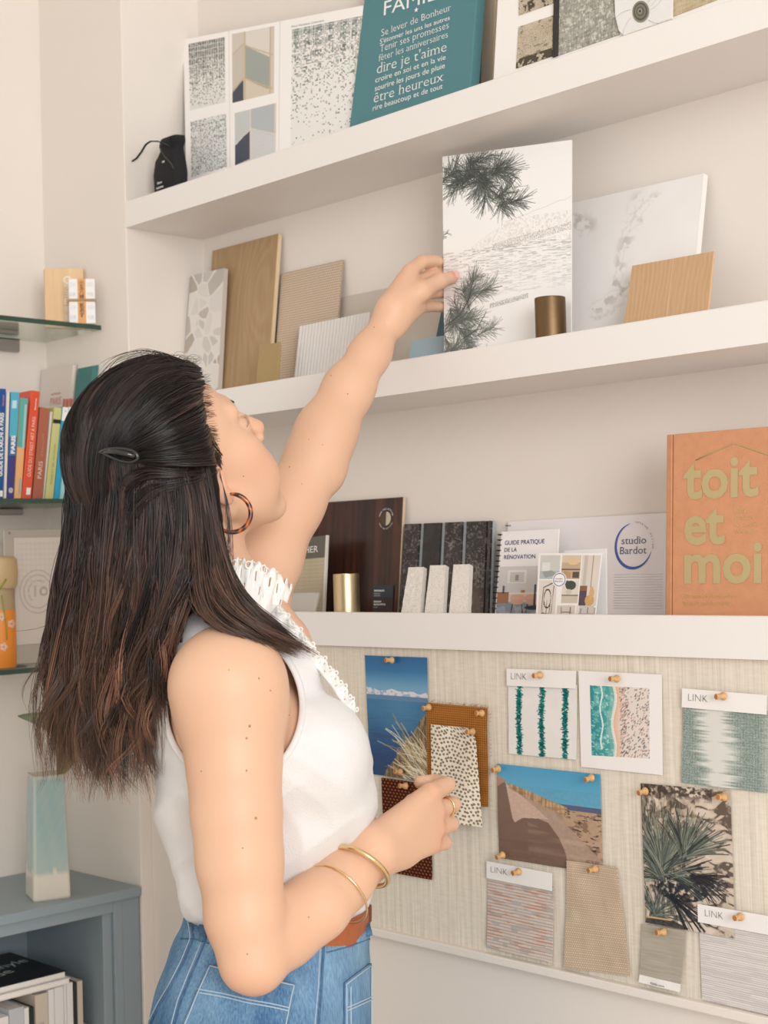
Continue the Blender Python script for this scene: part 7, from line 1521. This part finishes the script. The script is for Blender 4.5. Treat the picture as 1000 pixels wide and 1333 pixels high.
for i in range(130):
    v0 = 488+r.random()*125; u0 = np.interp(v0, (485, 520, 560, 600, 640), (265, 272, 278, 284, 284)); d0 = np.interp(v0, (485, 560, 640), (1.635, 1.603, 1.592)); a = r.random(); strands.append((resamp([Bp(u0+1+7*a, v0+r.normal()*3, d0+.004), Bp(u0-8, v0+1-4*a, d0-.010), Bp(u0-30, v0+4+5*a, d0-.028)], 10), .00022, .1))
for i in range(26):
    a = r.random(); u0 = 296+5*a; strands.append((resamp([Bp(286, 612+8*a, 1.585), Bp(u0-4, 640+10*a, 1.583), Bp(u0+2*r.normal(), 690, 1.582), Bp(u0+6*r.normal(), 740+20*a, 1.578)], 14), .00022, .2))
strands.append((resamp([Bp(78, 800, 1.64), Bp(66, 812, 1.64), Bp(50, 818, 1.645), Bp(30, 821, 1.65), Bp(14, 822, 1.65)], 14), .0003, .1))
def build_strands(S_, sides=3):
    V_, Q_, C_ = [], [], []; o = 0
    an = np.arange(sides)*2*math.pi/sides; groups = {}
    for cv, ra, to in S_: groups.setdefault(len(cv), []).append((cv, ra, to))
    for n, L_ in groups.items():
        P_ = np.stack([x[0] for x in L_]); m = len(L_); ra = np.array([x[1] for x in L_]); to = np.array([x[2] for x in L_])
        T_ = np.gradient(P_, axis=1); T_ /= np.linalg.norm(T_, axis=2, keepdims=True)+1e-12; N = np.cross(T_, ED); N /= np.linalg.norm(N, axis=2, keepdims=True)+1e-12; B2 = np.cross(T_, N)
        prof = np.interp(np.linspace(0, 1, n), (0, .08, .75, 1), (.6, 1, .9, .12)); R_ = ra[:, None]*prof[None]
        vs = P_[:, :, None]+R_[:, :, None, None]*(np.cos(an)[None, None, :, None]*N[:, :, None]+np.sin(an)[None, None, :, None]*B2[:, :, None])
        idx = o+np.arange(m*n*sides).reshape(m, n, sides); nx_ = np.roll(idx, -1, 2); q = np.stack([idx[:, :-1], nx_[:, :-1], nx_[:, 1:], idx[:, 1:]], -1).reshape(-1, 4)
        f = np.linspace(0, 1, n)[None, :, None]; ln = np.linalg.norm(P_[:, -1]-P_[:, 0], axis=1)[:, None, None]; drop = np.clip((HC[2]-.02-P_[:, :, 2])/.36, 0, 1)[:, :, None]
        root = np.array((34, 26, 24.)); end = np.array((102, 75, 59.)); tt = to[:, None, None]; c = (root+np.array((22, 15, 12.))*np.clip(tt*1.6, 0, 1))*(1-drop)+end*drop; c = c*(1+.9*tt)+np.array((30, 18, 12.))*np.clip(tt, 0, 1)*2*drop
        C_.append(np.repeat(np.clip(c, 8, 200)[:, :, None, :], sides, 2).reshape(-1, 3)); V_.append(vs.reshape(-1, 3)); Q_.append(q); o += m*n*sides
    return np.concatenate(V_), np.concatenate(Q_), np.concatenate(C_)
# body of the hair under the strands
HFld = fieldbox(((80, 460, 1.55), (80, 1000, 1.55), (400, 860, 1.5), (280, 460, 1.8), (60, 700, 1.78), (240, 1000, 1.66)), .004, .04)
HFld.ell(hp(-.004, 0, .043), np.array((.090, .0765, .084))*HS, HM, .004)
HFld.ell(hp(.080, 0, -.042), np.array((.1125, .11, .133))*HS, HM, .006, 's')
def keel(G_, s, r0, r1, off, end=.72, flat=.6, st=0):
    c = sheet_of(G_, s)[:int(26*end)]; n = len(c)
    for i in range(st, n-3, 3): f = i/n; HFld.cone(c[i]+ED*off, c[min(i+3, n-1)]+ED*off, r0+(r1-r0)*f, r0+(r1-r0)*(f+3/n), .004)
for s in np.linspace(0.1, 4.9, 9): keel(HANG, s, .013, .006, .034, .74); 
for s in np.linspace(0.1, 3.4, 6): keel(HANG, s, .020, .008, .080, .68)
for s in (0.3, 1.0, 1.7): keel(SWEEP, s, .012, .004, .015, .8)
for s in np.linspace(.2, 6.8, 10): keel(TOP, s, .007, .007, .024, 1.0, st=6)
l0 = (HFld.f.shape)
vs, qs = HFld.mesh(); drop = np.clip((HC[2]-.02-vs[:, 2])/.36, 0, 1)[:, None]
hair = np_mesh('hair', vs, qs, mat_attr('hair_mass', .6, .2, bump=.6, bscale=500, stretch=(1, 1, .05)), WOMAN, cols=np.array((20, 15, 14.))*(1-drop)+np.array((48, 30, 24.))*drop)
HM_ = mat_attr('hair_strand', .30, .6); 
vs, qs, cs = build_strands(strands); o = np_mesh('strands', vs, qs, HM_, hair, cols=cs); o['kind'] = 'stuff'; print('strands', len(strands), len(qs))
# clip
CLP = mat('black_acetate', (22, 22, 24), .18, coat=.6)
cl = thing_pts = [Bp(*p) for p in ((131, 588, 1.545), (140, 585, 1.541), (152, 584, 1.538), (165, 585, 1.536), (175, 588, 1.535), (181, 594, 1.535), (178, 600, 1.536), (169, 602, 1.537), (158, 600, 1.538), (146, 595, 1.541), (136, 590, 1.544))]
o = tube('hair_clip', resamp(cl+[cl[0]], 40)[:-1], .0030, CLP, WOMAN, n=10, closed=True, flat=.7)
tube('clip_bar', resamp([Bp(134, 588, 1.545), Bp(150, 588, 1.534), Bp(166, 591, 1.532), Bp(176, 594, 1.535)], 16), .0028, CLP, o, n=8)
